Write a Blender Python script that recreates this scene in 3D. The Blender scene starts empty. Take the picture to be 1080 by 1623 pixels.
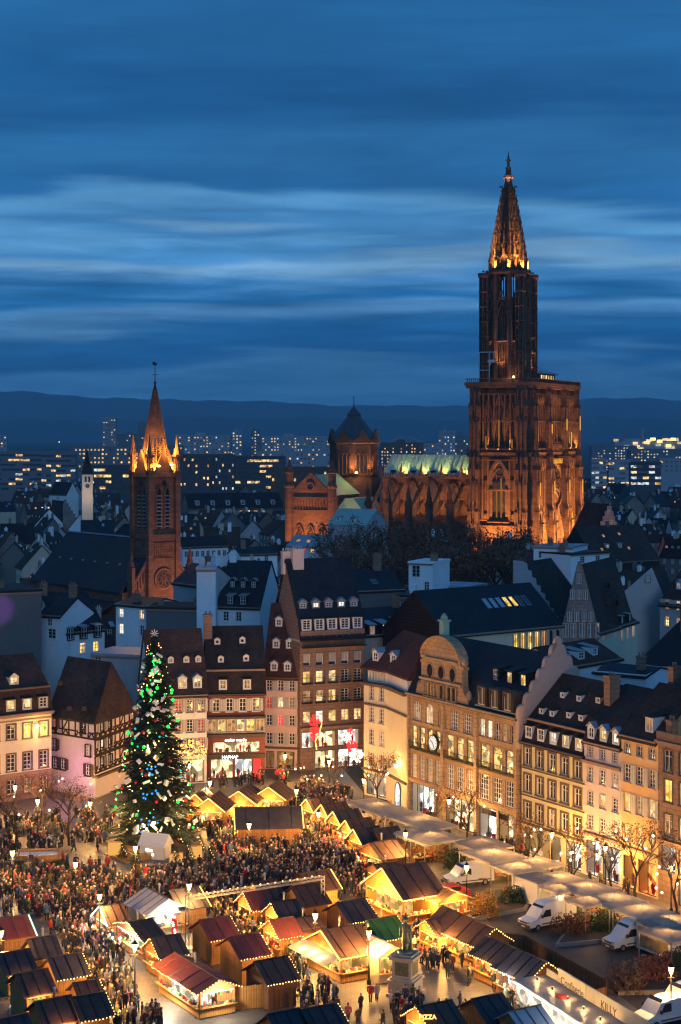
import bpy, math, random
import numpy as np
from mathutils import Vector, Matrix
random.seed(7); rng = np.random.default_rng(7)
R = math.radians
SC = bpy.context.scene
COL = SC.collection
# ---------------------------------------------------------------- camera
FPX, CAMH, HOR = 2700.0, 48.7, 688.0           # focal length in photo pixels, eye height, horizon row
cam_d = bpy.data.cameras.new('camera')
cam = bpy.data.objects.new('camera', cam_d); COL.objects.link(cam)
cam.location = (0, 0, CAMH); cam.rotation_euler = (R(90), 0, 0)
cam_d.sensor_fit = 'VERTICAL'; cam_d.sensor_height = 36.0
cam_d.lens = FPX / 1623.0 * 36.0
cam_d.shift_y = (HOR - 811.5) / 1623.0
cam_d.clip_start = 1.0; cam_d.clip_end = 60000
SC.camera = cam
# ---------------------------------------------------------------- sky
W = bpy.data.worlds.new('World'); SC.world = W; W.use_nodes = True
nt = W.node_tree; nt.nodes.clear()
N = nt.nodes.new; L = nt.links.new
def srgb(r, g, b):
    f = lambda c: (c / 255 / 12.92) if c <= 10 else ((c / 255 + 0.055) / 1.055) ** 2.4
    return (f(r), f(g), f(b), 1)
def build_sky():
    out = N('ShaderNodeOutputWorld'); bg = N('ShaderNodeBackground')
    tc = N('ShaderNodeTexCoord'); sep = N('ShaderNodeSeparateXYZ'); L(tc.outputs['Generated'], sep.inputs[0])
    def noise(sx, sz, scale, detail, rough, dist=0.0, off=0):
        mp = N('ShaderNodeMapping'); mp.inputs['Scale'].default_value = (sx, sx, sz); mp.inputs['Location'].default_value = (off, off * .7, off * 1.3)
        mp.inputs['Rotation'].default_value = (0, R(-1.2), 0)
        L(tc.outputs['Generated'], mp.inputs['Vector'])
        n = N('ShaderNodeTexNoise'); n.inputs['Scale'].default_value = scale; n.inputs['Detail'].default_value = detail
        n.inputs['Roughness'].default_value = rough; n.inputs['Distortion'].default_value = dist
        L(mp.outputs[0], n.inputs['Vector']); return n.outputs['Fac']
    def math_(op, a, b=None, c=None):
        n = N('ShaderNodeMath'); n.operation = op
        for i, x in enumerate((a, b, c)):
            if x is None: continue
            if isinstance(x, (int, float)): n.inputs[i].default_value = x
            else: L(x, n.inputs[i])
        return n.outputs[0]
    big = noise(1.0, 7.0, 2.6, 3, .5, .3, 3.1)
    mid = noise(1.0, 12.0, 3.4, 5, .52, .5, 8.4)
    fine = noise(1.0, 12.0, 9.0, 8, .62, .5, 1.7)
    w = math_('MULTIPLY_ADD', math_('SUBTRACT', big, .5), .10, sep.outputs['Z'])
    w = math_('MULTIPLY_ADD', math_('SUBTRACT', mid, .5), .050, w)
    w = math_('MULTIPLY_ADD', math_('SUBTRACT', fine, .5), .010, w)
    ramp = N('ShaderNodeValToRGB'); ramp.color_ramp.interpolation = 'EASE'
    cr = ramp.color_ramp
    stops = [(-.05, (46, 116, 182)), (.012, (54, 126, 190)), (.026, (72, 140, 202)), (.036, (22, 98, 164)), (.052, (34, 112, 178)), (.066, (92, 156, 214)),
             (.076, (36, 114, 180)), (.090, (78, 148, 210)), (.102, (128, 184, 230)), (.114, (76, 148, 210)), (.126, (98, 168, 224)), (.138, (44, 116, 180)), (.165, (52, 126, 190)),
             (.195, (34, 102, 164)), (.235, (42, 112, 174)), (.40, (48, 118, 180))]
    mp0 = N('ShaderNodeMapRange'); mp0.inputs['From Min'].default_value = -.05; mp0.inputs['From Max'].default_value = .40
    L(w, mp0.inputs['Value']); L(mp0.outputs[0], ramp.inputs[0])
    while len(cr.elements) < len(stops): cr.elements.new(.5)
    for e, (z, c) in zip(cr.elements, stops): e.position = (z + .05) / .45; e.color = srgb(*c)
    # streaks of brightness inside the cloud sheet
    calm = N('ShaderNodeMapRange'); calm.inputs['From Min'].default_value = .10; calm.inputs['From Max'].default_value = .15; calm.inputs['To Min'].default_value = 1.3; calm.inputs['To Max'].default_value = .42; L(sep.outputs['Z'], calm.inputs['Value'])
    soft = noise(1.0, 4.5, 3.0, 5, .55, .6, 5.2)
    st = math_('MULTIPLY_ADD', math_('MULTIPLY', math_('SUBTRACT', fine, .5), calm.outputs[0]), 1.1, 1.0)
    st = math_('MULTIPLY', st, math_('MULTIPLY_ADD', math_('SUBTRACT', soft, .5), 1.1, 1.0))
    mul = N('ShaderNodeVectorMath'); mul.operation = 'SCALE'; L(ramp.outputs[0], mul.inputs[0]); L(st, mul.inputs['Scale'])
    sky = N('ShaderNodeTexSky'); sky.sky_type = 'NISHITA'; sky.sun_disc = False
    sky.sun_elevation = R(1.5); sky.sun_rotation = R(195); sky.air_density = 1.6; sky.ozone_density = 4.0
    sk = N('ShaderNodeVectorMath'); sk.operation = 'SCALE'; L(sky.outputs[0], sk.inputs[0]); sk.inputs['Scale'].default_value = .05
    mx = N('ShaderNodeMix'); mx.data_type = 'RGBA'; mx.inputs['Factor'].default_value = .95
    L(sk.outputs[0], mx.inputs['A']); L(mul.outputs[0], mx.inputs['B'])
    L(mx.outputs['Result'], bg.inputs['Color']); bg.inputs['Strength'].default_value = .86
    L(bg.outputs[0], out.inputs[0])
build_sky()
# afterglow of the sun that has set behind the camera: weak, wide and cold
sun_d = bpy.data.lights.new('sun', 'SUN'); sun_d.energy = .55; sun_d.angle = R(16); sun_d.color = (.36, .62, 1.0)
sun = bpy.data.objects.new('sun', sun_d); COL.objects.link(sun); sun.rotation_euler = (R(78), 0, R(8))
# ---------------------------------------------------------------- exposure, sampling
vs = SC.view_settings; vs.view_transform = 'Standard'; vs.look = 'None'; vs.exposure = 0.0; vs.gamma = 1.0
cy = SC.cycles
cy.max_bounces = 5; cy.diffuse_bounces = 2; cy.glossy_bounces = 2; cy.transmission_bounces = 3; cy.transparent_max_bounces = 6
cy.volume_bounces = 0; cy.sample_clamp_indirect = 3.0; cy.sample_clamp_direct = 0; cy.use_light_tree = True
cy.caustics_reflective = False; cy.caustics_refractive = False; cy.use_denoising = True; cy.use_adaptive_sampling = True; cy.adaptive_threshold = .02
cy.pixel_filter_type = 'BLACKMAN_HARRIS'; cy.filter_width = 1.3

# ---------------------------------------------------------------- pixels to places
def G(u, v, z=0.0):
    """ground position (x, y) of a point at height z seen at photo pixel u, v"""
    Y = FPX * (CAMH - z) / (v - HOR); return ((u - 540.0) * Y / FPX, Y)
def ZV(v, Y): return CAMH - (v - HOR) * Y / FPX
def XU(u, Y): return (u - 540.0) * Y / FPX

# ---------------------------------------------------------------- materials
MATS = {}
def _new(name):
    m = bpy.data.materials.new(name); m.use_nodes = True; t = m.node_tree; t.nodes.clear()
    o = t.nodes.new('ShaderNodeOutputMaterial'); return m, t, o
def pbr(name, col, rough=.75, var=.25, scale=1.5, bump=.15, metal=0.0, spec=.4, kind='noise', col2=None, stretch=(1, 1, 1), objcol=False, attr=None):
    """plain procedural surface: base colour broken up by noise, bricks, courses or tiles"""
    if name in MATS: return MATS[name]
    m, t, o = _new(name); n = t.nodes.new; l = t.links.new
    b = n('ShaderNodeBsdfPrincipled'); l(b.outputs[0], o.inputs[0])
    b.inputs['Roughness'].default_value = rough; b.inputs['Metallic'].default_value = metal; b.inputs['Specular IOR Level'].default_value = spec
    tc = n('ShaderNodeTexCoord'); mp = n('ShaderNodeMapping'); mp.inputs['Scale'].default_value = stretch
    l(tc.outputs['Object'], mp.inputs[0])
    nz = n('ShaderNodeTexNoise'); nz.inputs['Scale'].default_value = scale; nz.inputs['Detail'].default_value = 6; nz.inputs['Roughness'].default_value = .62
    l(mp.outputs[0], nz.inputs['Vector'])
    nb = n('ShaderNodeTexNoise'); nb.inputs['Scale'].default_value = scale * .13; nb.inputs['Detail'].default_value = 3
    l(mp.outputs[0], nb.inputs['Vector'])
    add = n('ShaderNodeMath'); add.operation = 'ADD'; l(nz.outputs['Fac'], add.inputs[0]); l(nb.outputs['Fac'], add.inputs[1])
    mr = n('ShaderNodeMapRange'); mr.inputs['From Min'].default_value = .6; mr.inputs['From Max'].default_value = 1.4
    mr.inputs['To Min'].default_value = 1 - var; mr.inputs['To Max'].default_value = 1 + var; l(add.outputs[0], mr.inputs['Value'])
    if objcol: src = n('ShaderNodeObjectInfo').outputs['Color']
    elif attr: a = n('ShaderNodeAttribute'); a.attribute_name = attr; src = a.outputs['Color']
    else:
        rgb = n('ShaderNodeRGB'); rgb.outputs[0].default_value = (*col, 1); src = rgb.outputs[0]
    hsrc = nz.outputs['Fac']
    if kind in ('brick', 'tile', 'plank', 'course'):
        bt = n('ShaderNodeTexBrick'); bw, bh, ms = {'brick': (.9, .42, .02), 'tile': (.32, .26, .025), 'plank': (3.2, .22, .018), 'course': (1.3, .55, .025)}[kind]
        bt.inputs['Scale'].default_value = 1.0; bt.inputs['Brick Width'].default_value = bw; bt.inputs['Row Height'].default_value = bh
        bt.inputs['Mortar Size'].default_value = ms; bt.inputs['Mortar Smooth'].default_value = .2; bt.inputs['Bias'].default_value = 0
        c2 = col2 or tuple(c * .62 for c in col)
        bt.inputs['Color1'].default_value = (*col, 1); bt.inputs['Color2'].default_value = (*c2, 1); bt.inputs['Mortar'].default_value = (*[c * .38 for c in col], 1)
        # use whichever of x or y runs along the face, so that every wall shows its courses
        sp = n('ShaderNodeSeparateXYZ'); l(mp.outputs[0], sp.inputs[0])
        sm = n('ShaderNodeMath'); sm.operation = 'ADD'; l(sp.outputs[0], sm.inputs[0]); l(sp.outputs[1], sm.inputs[1])
        cb = n('ShaderNodeCombineXYZ'); 
        if kind == 'tile':
            l(sp.outputs[0], cb.inputs[0]); l(sp.outputs[2], cb.inputs[1])
        elif kind == 'plank':
            l(sp.outputs[2], cb.inputs[0]); l(sm.outputs[0], cb.inputs[1])
        else:
            l(sm.outputs[0], cb.inputs[0]); l(sp.outputs[2], cb.inputs[1])
        l(cb.outputs[0], bt.inputs['Vector']); src = bt.outputs['Color']; hsrc = bt.outputs['Fac']
    vm = n('ShaderNodeVectorMath'); vm.operation = 'SCALE'; l(src, vm.inputs[0]); l(mr.outputs[0], vm.inputs['Scale'])
    l(vm.outputs[0], b.inputs['Base Color'])
    if bump:
        bp = n('ShaderNodeBump'); bp.inputs['Strength'].default_value = bump; bp.inputs['Distance'].default_value = .06; bp.invert = kind != 'noise'
        l(hsrc, bp.inputs['Height']); l(bp.outputs[0], b.inputs['Normal'])
    MATS[name] = m; return m
def glow(name, col, strength, var=0.0, scale=1.0, sample=False, col2=None, stretch=(1, 1, 1)):
    """a thing that gives off light; var breaks it up with what stands inside the lit room"""
    if name in MATS: return MATS[name]
    m, t, o = _new(name); n = t.nodes.new; l = t.links.new
    e = n('ShaderNodeEmission'); e.inputs['Strength'].default_value = strength; e.inputs['Color'].default_value = (*col, 1); l(e.outputs[0], o.inputs[0])
    if var:
        tc = n('ShaderNodeTexCoord'); oi = n('ShaderNodeObjectInfo'); ad = n('ShaderNodeVectorMath'); ad.operation = 'ADD'
        sc_ = n('ShaderNodeVectorMath'); sc_.operation = 'SCALE'; sc_.inputs['Scale'].default_value = 7.0; l(oi.outputs['Location'], sc_.inputs[0])
        mp = n('ShaderNodeMapping'); mp.inputs['Scale'].default_value = stretch; l(tc.outputs['Object'], mp.inputs[0])
        l(mp.outputs[0], ad.inputs[0]); l(sc_.outputs[0], ad.inputs[1])
        v = n('ShaderNodeTexVoronoi'); v.inputs['Scale'].default_value = scale; l(ad.outputs[0], v.inputs['Vector'])
        nz = n('ShaderNodeTexNoise'); nz.inputs['Scale'].default_value = scale * .6; nz.inputs['Detail'].default_value = 3; l(ad.outputs[0], nz.inputs['Vector'])
        sp = n('ShaderNodeSeparateColor'); l(v.outputs['Color'], sp.inputs[0])
        mu = n('ShaderNodeMath'); mu.operation = 'MULTIPLY'; l(sp.outputs[0], mu.inputs[0]); l(nz.outputs['Fac'], mu.inputs[1])
        mr = n('ShaderNodeMapRange'); mr.inputs['From Min'].default_value = .05; mr.inputs['From Max'].default_value = .45
        mr.inputs['To Min'].default_value = strength * (1 - var); mr.inputs['To Max'].default_value = strength * (1 + .35 * var); l(mu.outputs[0], mr.inputs['Value'])
        l(mr.outputs[0], e.inputs['Strength'])
        if col2:
            mx = n('ShaderNodeMix'); mx.data_type = 'RGBA'; mx.inputs['A'].default_value = (*col, 1); mx.inputs['B'].default_value = (*col2, 1)
            gt = n('ShaderNodeMath'); gt.operation = 'GREATER_THAN'; gt.inputs[1].default_value = .62; l(sp.outputs[1], gt.inputs[0]); l(gt.outputs[0], mx.inputs['Factor'])
            l(mx.outputs['Result'], e.inputs['Color'])
    m.cycles.emission_sampling = 'AUTO' if sample else 'NONE'
    MATS[name] = m; return m
def glass_mat(name, tint=(.02, .025, .035), rough=.06):
    if name in MATS: return MATS[name]
    m, t, o = _new(name); b = t.nodes.new('ShaderNodeBsdfPrincipled'); t.links.new(b.outputs[0], o.inputs[0])
    b.inputs['Base Color'].default_value = (*tint, 1); b.inputs['Roughness'].default_value = rough; b.inputs['Specular IOR Level'].default_value = .8
    MATS[name] = m; return m
def clear_pane(name):
    if name in MATS: return MATS[name]
    m, t, o = _new(name); n = t.nodes.new
    tr = n('ShaderNodeBsdfTransparent'); gl = n('ShaderNodeBsdfGlossy'); gl.inputs['Roughness'].default_value = .03
    fr = n('ShaderNodeFresnel'); fr.inputs[0].default_value = 1.45; mx = n('ShaderNodeMixShader')
    t.links.new(fr.outputs[0], mx.inputs[0]); t.links.new(tr.outputs[0], mx.inputs[1]); t.links.new(gl.outputs[0], mx.inputs[2]); t.links.new(mx.outputs[0], o.inputs[0])
    MATS[name] = m; return m
def canvas_mat(name, col):
    m, t, o = _new(name); n = t.nodes.new; l = t.links.new
    d = n('ShaderNodeBsdfDiffuse'); tr = n('ShaderNodeBsdfTranslucent'); mx = n('ShaderNodeMixShader'); mx.inputs[0].default_value = .42
    nz = n('ShaderNodeTexNoise'); nz.inputs['Scale'].default_value = .9; nz.inputs['Detail'].default_value = 5; tc = n('ShaderNodeTexCoord'); l(tc.outputs['Object'], nz.inputs['Vector'])
    cr = n('ShaderNodeValToRGB'); cr.color_ramp.elements[0].position = .3; cr.color_ramp.elements[0].color = (*[c * .72 for c in col], 1); cr.color_ramp.elements[1].position = .7; cr.color_ramp.elements[1].color = (*col, 1)
    l(nz.outputs['Fac'], cr.inputs[0]); l(cr.outputs[0], d.inputs[0]); l(cr.outputs[0], tr.inputs[0]); l(d.outputs[0], mx.inputs[1]); l(tr.outputs[0], mx.inputs[2]); l(mx.outputs[0], o.inputs[0]); MATS[name] = m; return m
def plaster(name, col, **k): return pbr(name, col, rough=.85, var=.12, scale=1.2, bump=.06, **k)
M_white = plaster('white plaster', (.72, .71, .68)); M_cream = plaster('cream plaster', (.66, .57, .42)); M_pink = plaster('pink plaster', (.64, .46, .40))
M_rose = plaster('rose plaster', (.62, .50, .46)); M_yellow = plaster('yellow plaster', (.62, .54, .30)); M_orange = plaster('orange plaster', (.62, .40, .20))
M_grey = plaster('grey plaster', (.36, .36, .37)); M_dgrey = plaster('dark grey plaster', (.14, .135, .13)); M_beige = plaster('beige plaster', (.50, .41, .32))
M_bluewhite = plaster('cool white render', (.74, .77, .80))
M_sand = pbr('tan sandstone ashlar', (.44, .29, .165), rough=.8, var=.3, scale=2, bump=.25, kind='course', col2=(.35, .23, .13))
M_redsand = pbr('red sandstone', (.21, .088, .052), rough=.85, var=.4, scale=1.2, bump=.3, kind='course', col2=(.13, .056, .036))
M_darksand = pbr('weathered red sandstone', (.150, .070, .040), rough=.9, var=.5, scale=.9, bump=.3, kind='course', col2=(.085, .040, .026))
M_brown = pbr('brown stone facing', (.27, .165, .11), rough=.8, var=.2, scale=1.6, bump=.15, kind='course', col2=(.23, .14, .095))
M_trim = pbr('dressed sandstone trim', (.30, .19, .13), rough=.8, var=.2, scale=3, bump=.1)
M_trimd = pbr('dark stone trim', (.12, .08, .065), rough=.8, var=.2, scale=3, bump=.1)
M_slate = pbr('blue slate roof', (.016, .023, .035), rough=.6, var=.6, scale=1.2, bump=.3, kind='tile', col2=(.011, .017, .027), spec=.25)
M_slate2 = pbr('dark slate roof', (.013, .016, .022), rough=.7, var=.35, scale=.8, bump=.3, kind='tile', col2=(.010, .012, .017), spec=.25)
M_tile = pbr('brown clay tile roof', (.066, .036, .028), rough=.85, var=.75, scale=1.1, bump=.35, kind='tile', col2=(.042, .025, .02))
M_tiler = pbr('red clay tile roof', (.088, .027, .021), rough=.85, var=.7, scale=1.1, bump=.35, kind='tile', col2=(.06, .02, .017))
M_tiled = pbr('old dark tile roof', (.036, .026, .024), rough=.9, var=.8, scale=1.1, bump=.35, kind='tile', col2=(.024, .018, .017))
M_zinc = pbr('zinc sheet', (.30, .34, .40), rough=.4, var=.2, scale=1, bump=.05, metal=.3)
M_copper = pbr('verdigris copper', (.16, .34, .29), rough=.6, var=.25, scale=.6, bump=.05)
M_palecopper = pbr('pale copper roof', (.30, .40, .36), rough=.55, var=.18, scale=.5, bump=.06)
M_timber = pbr('dark oak timber', (.030, .017, .012), rough=.8, var=.3, scale=4, bump=.1)
M_wood = pbr('stained pine boards', (.44, .21, .068), rough=.7, var=.25, scale=2, bump=.3, kind='plank', col2=(.30, .14, .045))
M_wood2 = pbr('dark pine boards', (.28, .12, .048), rough=.7, var=.25, scale=2, bump=.3, kind='plank', col2=(.16, .065, .03))
M_frame = pbr('white window paint', (.70, .69, .66), rough=.5, var=.05, scale=3, bump=0)
M_dframe = pbr('dark window frame', (.05, .04, .035), rough=.5, var=.1, scale=3, bump=0)
M_shut = pbr('grey white shutter', (.52, .50, .46), rough=.6, var=.1, scale=3, bump=.2, kind='plank', stretch=(1, 1, 1))
M_shutb = pbr('brown shutter', (.11, .055, .035), rough=.6, var=.1, scale=3, bump=.1)
M_iron = pbr('black iron', (.02, .02, .022), rough=.45, var=.1, scale=3, bump=0, metal=.5)
M_steel = pbr('aluminium truss', (.55, .55, .55), rough=.35, var=.1, scale=3, bump=0, metal=.8)
M_glass = glass_mat('dark window glass')
M_clear = clear_pane('clear shop glass')
M_lit = glow('lit room', (1.0, .58, .18), 1.35, .8, 1.6, col2=(1.0, .74, .36))
M_lity = glow('bright yellow room', (1.0, .56, .08), 1.5, .65, 1.4, col2=(1.0, .72, .25))
M_dim = glow('dimly lit room', (1.0, .48, .16), .55, .7, 1.5)
M_litw = glow('white lit room', (1.0, .88, .66), 1.6, .55, 1.8)
M_red = glow('red lit room', (1.0, .10, .04), .7, .5, 1.5)
M_redb = glow('bright red window', (1.0, .03, .04), 2.0)
M_far = glow('far lit window', (1.0, .62, .26), 1.3, .85, .9)
M_farw = glow('far cool window', (.85, .93, 1.0), .9, .85, .9)
M_shop = glow('lit shop interior', (1.0, .74, .40), 1.9, .85, 1.3, sample=True, col2=(1.0, .66, .30))
M_shopw = glow('white lit shop interior', (1.0, .90, .72), 2.1, .8, 1.3, sample=True, col2=(.95, .98, 1.0))
M_shopo = glow('amber lit shop interior', (1.0, .46, .08), 2.3, .8, 1.6, sample=True, col2=(1.0, .16, .05))
M_bulb = glow('warm bulb', (1.0, .55, .14), 8.0)
M_strip = glow('warm light strip', (1.0, .50, .10), 4.0)
M_stripg = glow('green white strip', (.45, 1.0, .62), 4.0)
M_bulbw = glow('white globe', (1.0, .82, .55), 5.0)
M_sign = glow('white sign letters', (.95, 1.0, .98), 4.5)
# ---------------------------------------------------------------- mesh helpers
class MB:
    """collects faces; build() links them as one mesh object"""
    def __init__(s): s.v = []; s.f = []; s.m = []
    def add(s, vs, fs, mi=0):
        o = len(s.v); s.v.extend([tuple(p) for p in vs]); s.f.extend([tuple(i + o for i in f) for f in fs]); s.m.extend([mi] * len(fs)); return s
    def box(s, x0, x1, y0, y1, z0, z1, mi=0):
        return s.add([(x0, y0, z0), (x1, y0, z0), (x1, y1, z0), (x0, y1, z0), (x0, y0, z1), (x1, y0, z1), (x1, y1, z1), (x0, y1, z1)],
                     [(0, 3, 2, 1), (4, 5, 6, 7), (0, 1, 5, 4), (1, 2, 6, 5), (2, 3, 7, 6), (3, 0, 4, 7)], mi)
    def cbox(s, c, d, mi=0): return s.box(c[0] - d[0] / 2, c[0] + d[0] / 2, c[1] - d[1] / 2, c[1] + d[1] / 2, c[2] - d[2] / 2, c[2] + d[2] / 2, mi)
    def pyr(s, cx, cy, z0, z1, hx, hy=None, mi=0):
        hy = hy or hx
        return s.add([(cx - hx, cy - hy, z0), (cx + hx, cy - hy, z0), (cx + hx, cy + hy, z0), (cx - hx, cy + hy, z0), (cx, cy, z1)], [(0, 3, 2, 1), (0, 1, 4), (1, 2, 4), (2, 3, 4), (3, 0, 4)], mi)
    def bar(s, p, q, w, h=None, mi=0):
        """square beam from p to q"""
        h = h or w; p, q = Vector(p), Vector(q); d = q - p
        if d.length < 1e-6: return s
        d.normalize(); up = Vector((0, 0, 1)) if abs(d.z) < .95 else Vector((0, 1, 0))
        a = d.cross(up).normalized() * (w / 2); b = a.cross(d).normalized() * (h / 2)
        vs = [p - a - b, p + a - b, p + a + b, p - a + b, q - a - b, q + a - b, q + a + b, q - a + b]
        return s.add(vs, [(3, 2, 1, 0), (4, 5, 6, 7), (0, 1, 5, 4), (1, 2, 6, 5), (2, 3, 7, 6), (3, 0, 4, 7)], mi)
    def tube(s, pts, rs, n=6, mi=0, cap=True):
        o = len(s.v); k = len(pts); pts = [Vector(p) for p in pts]
        for i, p in enumerate(pts):
            d = (pts[min(i + 1, k - 1)] - pts[max(i - 1, 0)]).normalized(); up = Vector((0, 0, 1)) if abs(d.z) < .9 else Vector((0, 1, 0))
            a = d.cross(up).normalized(); b = d.cross(a)
            r = rs[i] if hasattr(rs, '__len__') else rs
            for j in range(n):
                t = 2 * math.pi * j / n; s.v.append(tuple(p + (a * math.cos(t) + b * math.sin(t)) * r))
        for i in range(k - 1):
            for j in range(n):
                s.f.append((o + i * n + j, o + i * n + (j + 1) % n, o + (i + 1) * n + (j + 1) % n, o + (i + 1) * n + j)); s.m.append(mi)
        if cap: s.f.append(tuple(o + j for j in range(n))[::-1]); s.m.append(mi); s.f.append(tuple(o + (k - 1) * n + j for j in range(n))); s.m.append(mi)
        return s
    def lathe(s, prof, n=12, c=(0, 0), mi=0, rot=0.0, sx=1.0, sy=1.0):
        o = len(s.v)
        for r, z in prof:
            for j in range(n):
                t = 2 * math.pi * j / n + rot; s.v.append((c[0] + sx * r * math.cos(t), c[1] + sy * r * math.sin(t), z))
        for i in range(len(prof) - 1):
            for j in range(n):
                s.f.append((o + i * n + j, o + i * n + (j + 1) % n, o + (i + 1) * n + (j + 1) % n, o + (i + 1) * n + j)); s.m.append(mi)
        s.f.append(tuple(o + j for j in range(n))[::-1]); s.m.append(mi); k = len(prof) - 1
        s.f.append(tuple(o + k * n + j for j in range(n))); s.m.append(mi); return s
    def prism(s, poly, y0, y1, mi=0, axis='y'):
        """poly in (x, z) extruded along y; axis 'x': poly in (y, z) along x; 'z': poly in (x, y) along z"""
        n = len(poly)
        mk = {'y': lambda a, b, t: (a, t, b), 'x': lambda a, b, t: (t, a, b), 'z': lambda a, b, t: (a, b, t)}[axis]
        vs = [mk(a, b, y0) for a, b in poly] + [mk(a, b, y1) for a, b in poly]
        return s.add(vs, [tuple(range(n)), tuple(range(2 * n - 1, n - 1, -1))] + [((i + 1) % n, i, n + i, n + (i + 1) % n) for i in range(n)], mi)
    def mesh(s, name, mats, smooth=False):
        me = bpy.data.meshes.new(name); me.from_pydata(s.v, [], s.f)
        for m in mats: me.materials.append(m)
        if len(mats) > 1: me.polygons.foreach_set('material_index', s.m)
        if smooth: me.polygons.foreach_set('use_smooth', [True] * len(s.f))
        me.update(); return me
    def build(s, name, mats, parent=None, loc=(0, 0, 0), rz=0.0, smooth=False, kind=None):
        return ob(name, s.mesh(name, mats if isinstance(mats, (list, tuple)) else [mats], smooth), parent, loc, rz, kind)
def ob(name, me, parent=None, loc=(0, 0, 0), rz=0.0, kind=None):
    o = bpy.data.objects.new(name, me); COL.objects.link(o); o.location = loc; o.rotation_euler = (0, 0, rz)
    if parent is not None: o.parent = parent
    if kind: o['kind'] = kind
    return o
def tag(o, label, cat, group=None):
    o['label'] = label; o['category'] = cat
    if group: o['group'] = group
    return o
def root(name, label, cat, loc=(0, 0, 0), rz=0.0, group=None): return tag(ob(name, None, None, loc, rz), label, cat, group)
def struct(o): o['kind'] = 'structure'; return o
MESHES = {}
def cached(key, fn):
    if key not in MESHES: MESHES[key] = fn()
    return MESHES[key]
def lamp(parent_name, loc, watts, col=(1, .60, .22), r=.25, parent=None):
    d = bpy.data.lights.new('lamp_light', 'POINT'); d.energy = watts; d.color = col; d.shadow_soft_size = r
    o = bpy.data.objects.new('lamp_light', d); COL.objects.link(o); o.location = loc
    if parent is not None: o.parent = parent
    return o
def spot(loc, target, watts, col, ang=60, blend=.6, r=.3, parent=None):
    d = bpy.data.lights.new('floodlight_beam', 'SPOT'); d.energy = watts; d.color = col; d.spot_size = R(ang); d.spot_blend = blend; d.shadow_soft_size = r
    o = bpy.data.objects.new('floodlight_beam', d); COL.objects.link(o); o.location = loc
    o.rotation_euler = (Vector(target) - Vector(loc)).to_track_quat('-Z', 'Y').to_euler()
    if parent is not None: o.parent = parent
    return o

# ---------------------------------------------------------------- walls with real openings
def holed(mb, W, z0, z1, holes, y=0.0, d=.3, mi=0, x0=0.0, base=None):
    """front wall sheet at y (facing -y) with rectangular openings and reveals d deep"""
    xs = sorted({x0, x0 + W, *[h[0] for h in holes], *[h[1] for h in holes]}); zs = sorted({z0, z1, *[h[2] for h in holes], *[h[3] for h in holes]} | ({base} if base else set()))
    for i in range(len(xs) - 1):
        a, b = xs[i], xs[i + 1]; run = None
        for j in range(len(zs) - 1):
            c, e = zs[j], zs[j + 1]
            inside = any(h[0] - 1e-6 <= a and b <= h[1] + 1e-6 and h[2] - 1e-6 <= c and e <= h[3] + 1e-6 for h in holes)
            if not inside: run = (run[0], e) if run else (c, e)
            if (inside or j == len(zs) - 2 or e == base) and run:
                mb.add([(a, y, run[0]), (b, y, run[0]), (b, y, run[1]), (a, y, run[1])], [(0, 1, 2, 3)], 1 if base and run[1] <= base else mi); run = None
    for a, b, c, e in holes:
        mb.add([(a, y, c), (b, y, c), (b, y, e), (a, y, e), (a, y + d, c), (b, y + d, c), (b, y + d, e), (a, y + d, e)],
               [(0, 4, 5, 1), (1, 5, 6, 2), (2, 6, 7, 3), (3, 7, 4, 0)], mi)
def arch_pts(x0, x1, z0, z1, pointed=False, n=8):
    """points of an arch from left spring to right spring"""
    cx, r = (x0 + x1) / 2, (x1 - x0) / 2; out = []
    for i in range(n + 1):
        t = math.pi * (1 - i / n)
        if pointed:
            f = i / n; s = 1 - abs(2 * f - 1); out.append((x0 + (x1 - x0) * f, z0 + (z1 - z0) * math.sin(s * math.pi / 2) ** .8))
        else: out.append((cx + r * math.cos(t), z0 + (z1 - z0) * math.sin(t)))
    return out
def window_mesh(w, h, style='cross', fm=None, sm=None, sur=.14, sill=True):
    """frame with glazing bars and a stone surround, origin at bottom centre of the opening, facing -y"""
    fm = fm or M_frame; key = ('win', round(w, 2), round(h, 2), style, fm.name, sm.name if sm else '', sur, sill)
    def mk():
        b = MB(); t = .085; y0, y1 = .13, .20
        x0, x1 = -w / 2, w / 2
        b.box(x0, x0 + t, y0, y1, 0, h); b.box(x1 - t, x1, y0, y1, 0, h); b.box(x0 + t, x1 - t, y0, y1, 0, t); b.box(x0 + t, x1 - t, y0, y1, h - t, h)
        nv, zs = {'cross': (1, (.36, .68)), 'four': (1, (.5,)), 'tall': (1, (.25, .5, .75)), 'tee': (1, (.70,)), 'grid': (3, (.2, .4, .6, .8)), 'two': (1, ()), 'sash': (0, (.72,)), 'none': (0, ())}[style]
        for k in range(nv):
            x = x0 + w * (k + 1) / (nv + 1); b.box(x - .045, x + .045, y0 - .01, y1, t, h - t)
        for zf in zs: b.box(x0 + t, x1 - t, y0 + .012, y1 - .01, h * zf - .03, h * zf + .03)
        if sm and sur:
            e = .06
            b.box(x0 - sur, x0 - .003, -e, .10, -.02, h + sur, 1); b.box(x1 + .003, x1 + sur, -e, .10, -.02, h + sur, 1); b.box(x0 - .003, x1 + .003, -e, .10, h + .003, h + sur, 1)
        if sill: b.box(x0 - sur - .06, x1 + sur + .06, -.15, .12, -.16, -.022, 1)
        return b.mesh('window', [fm, sm or M_trim])
    return cached(key, mk)
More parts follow.
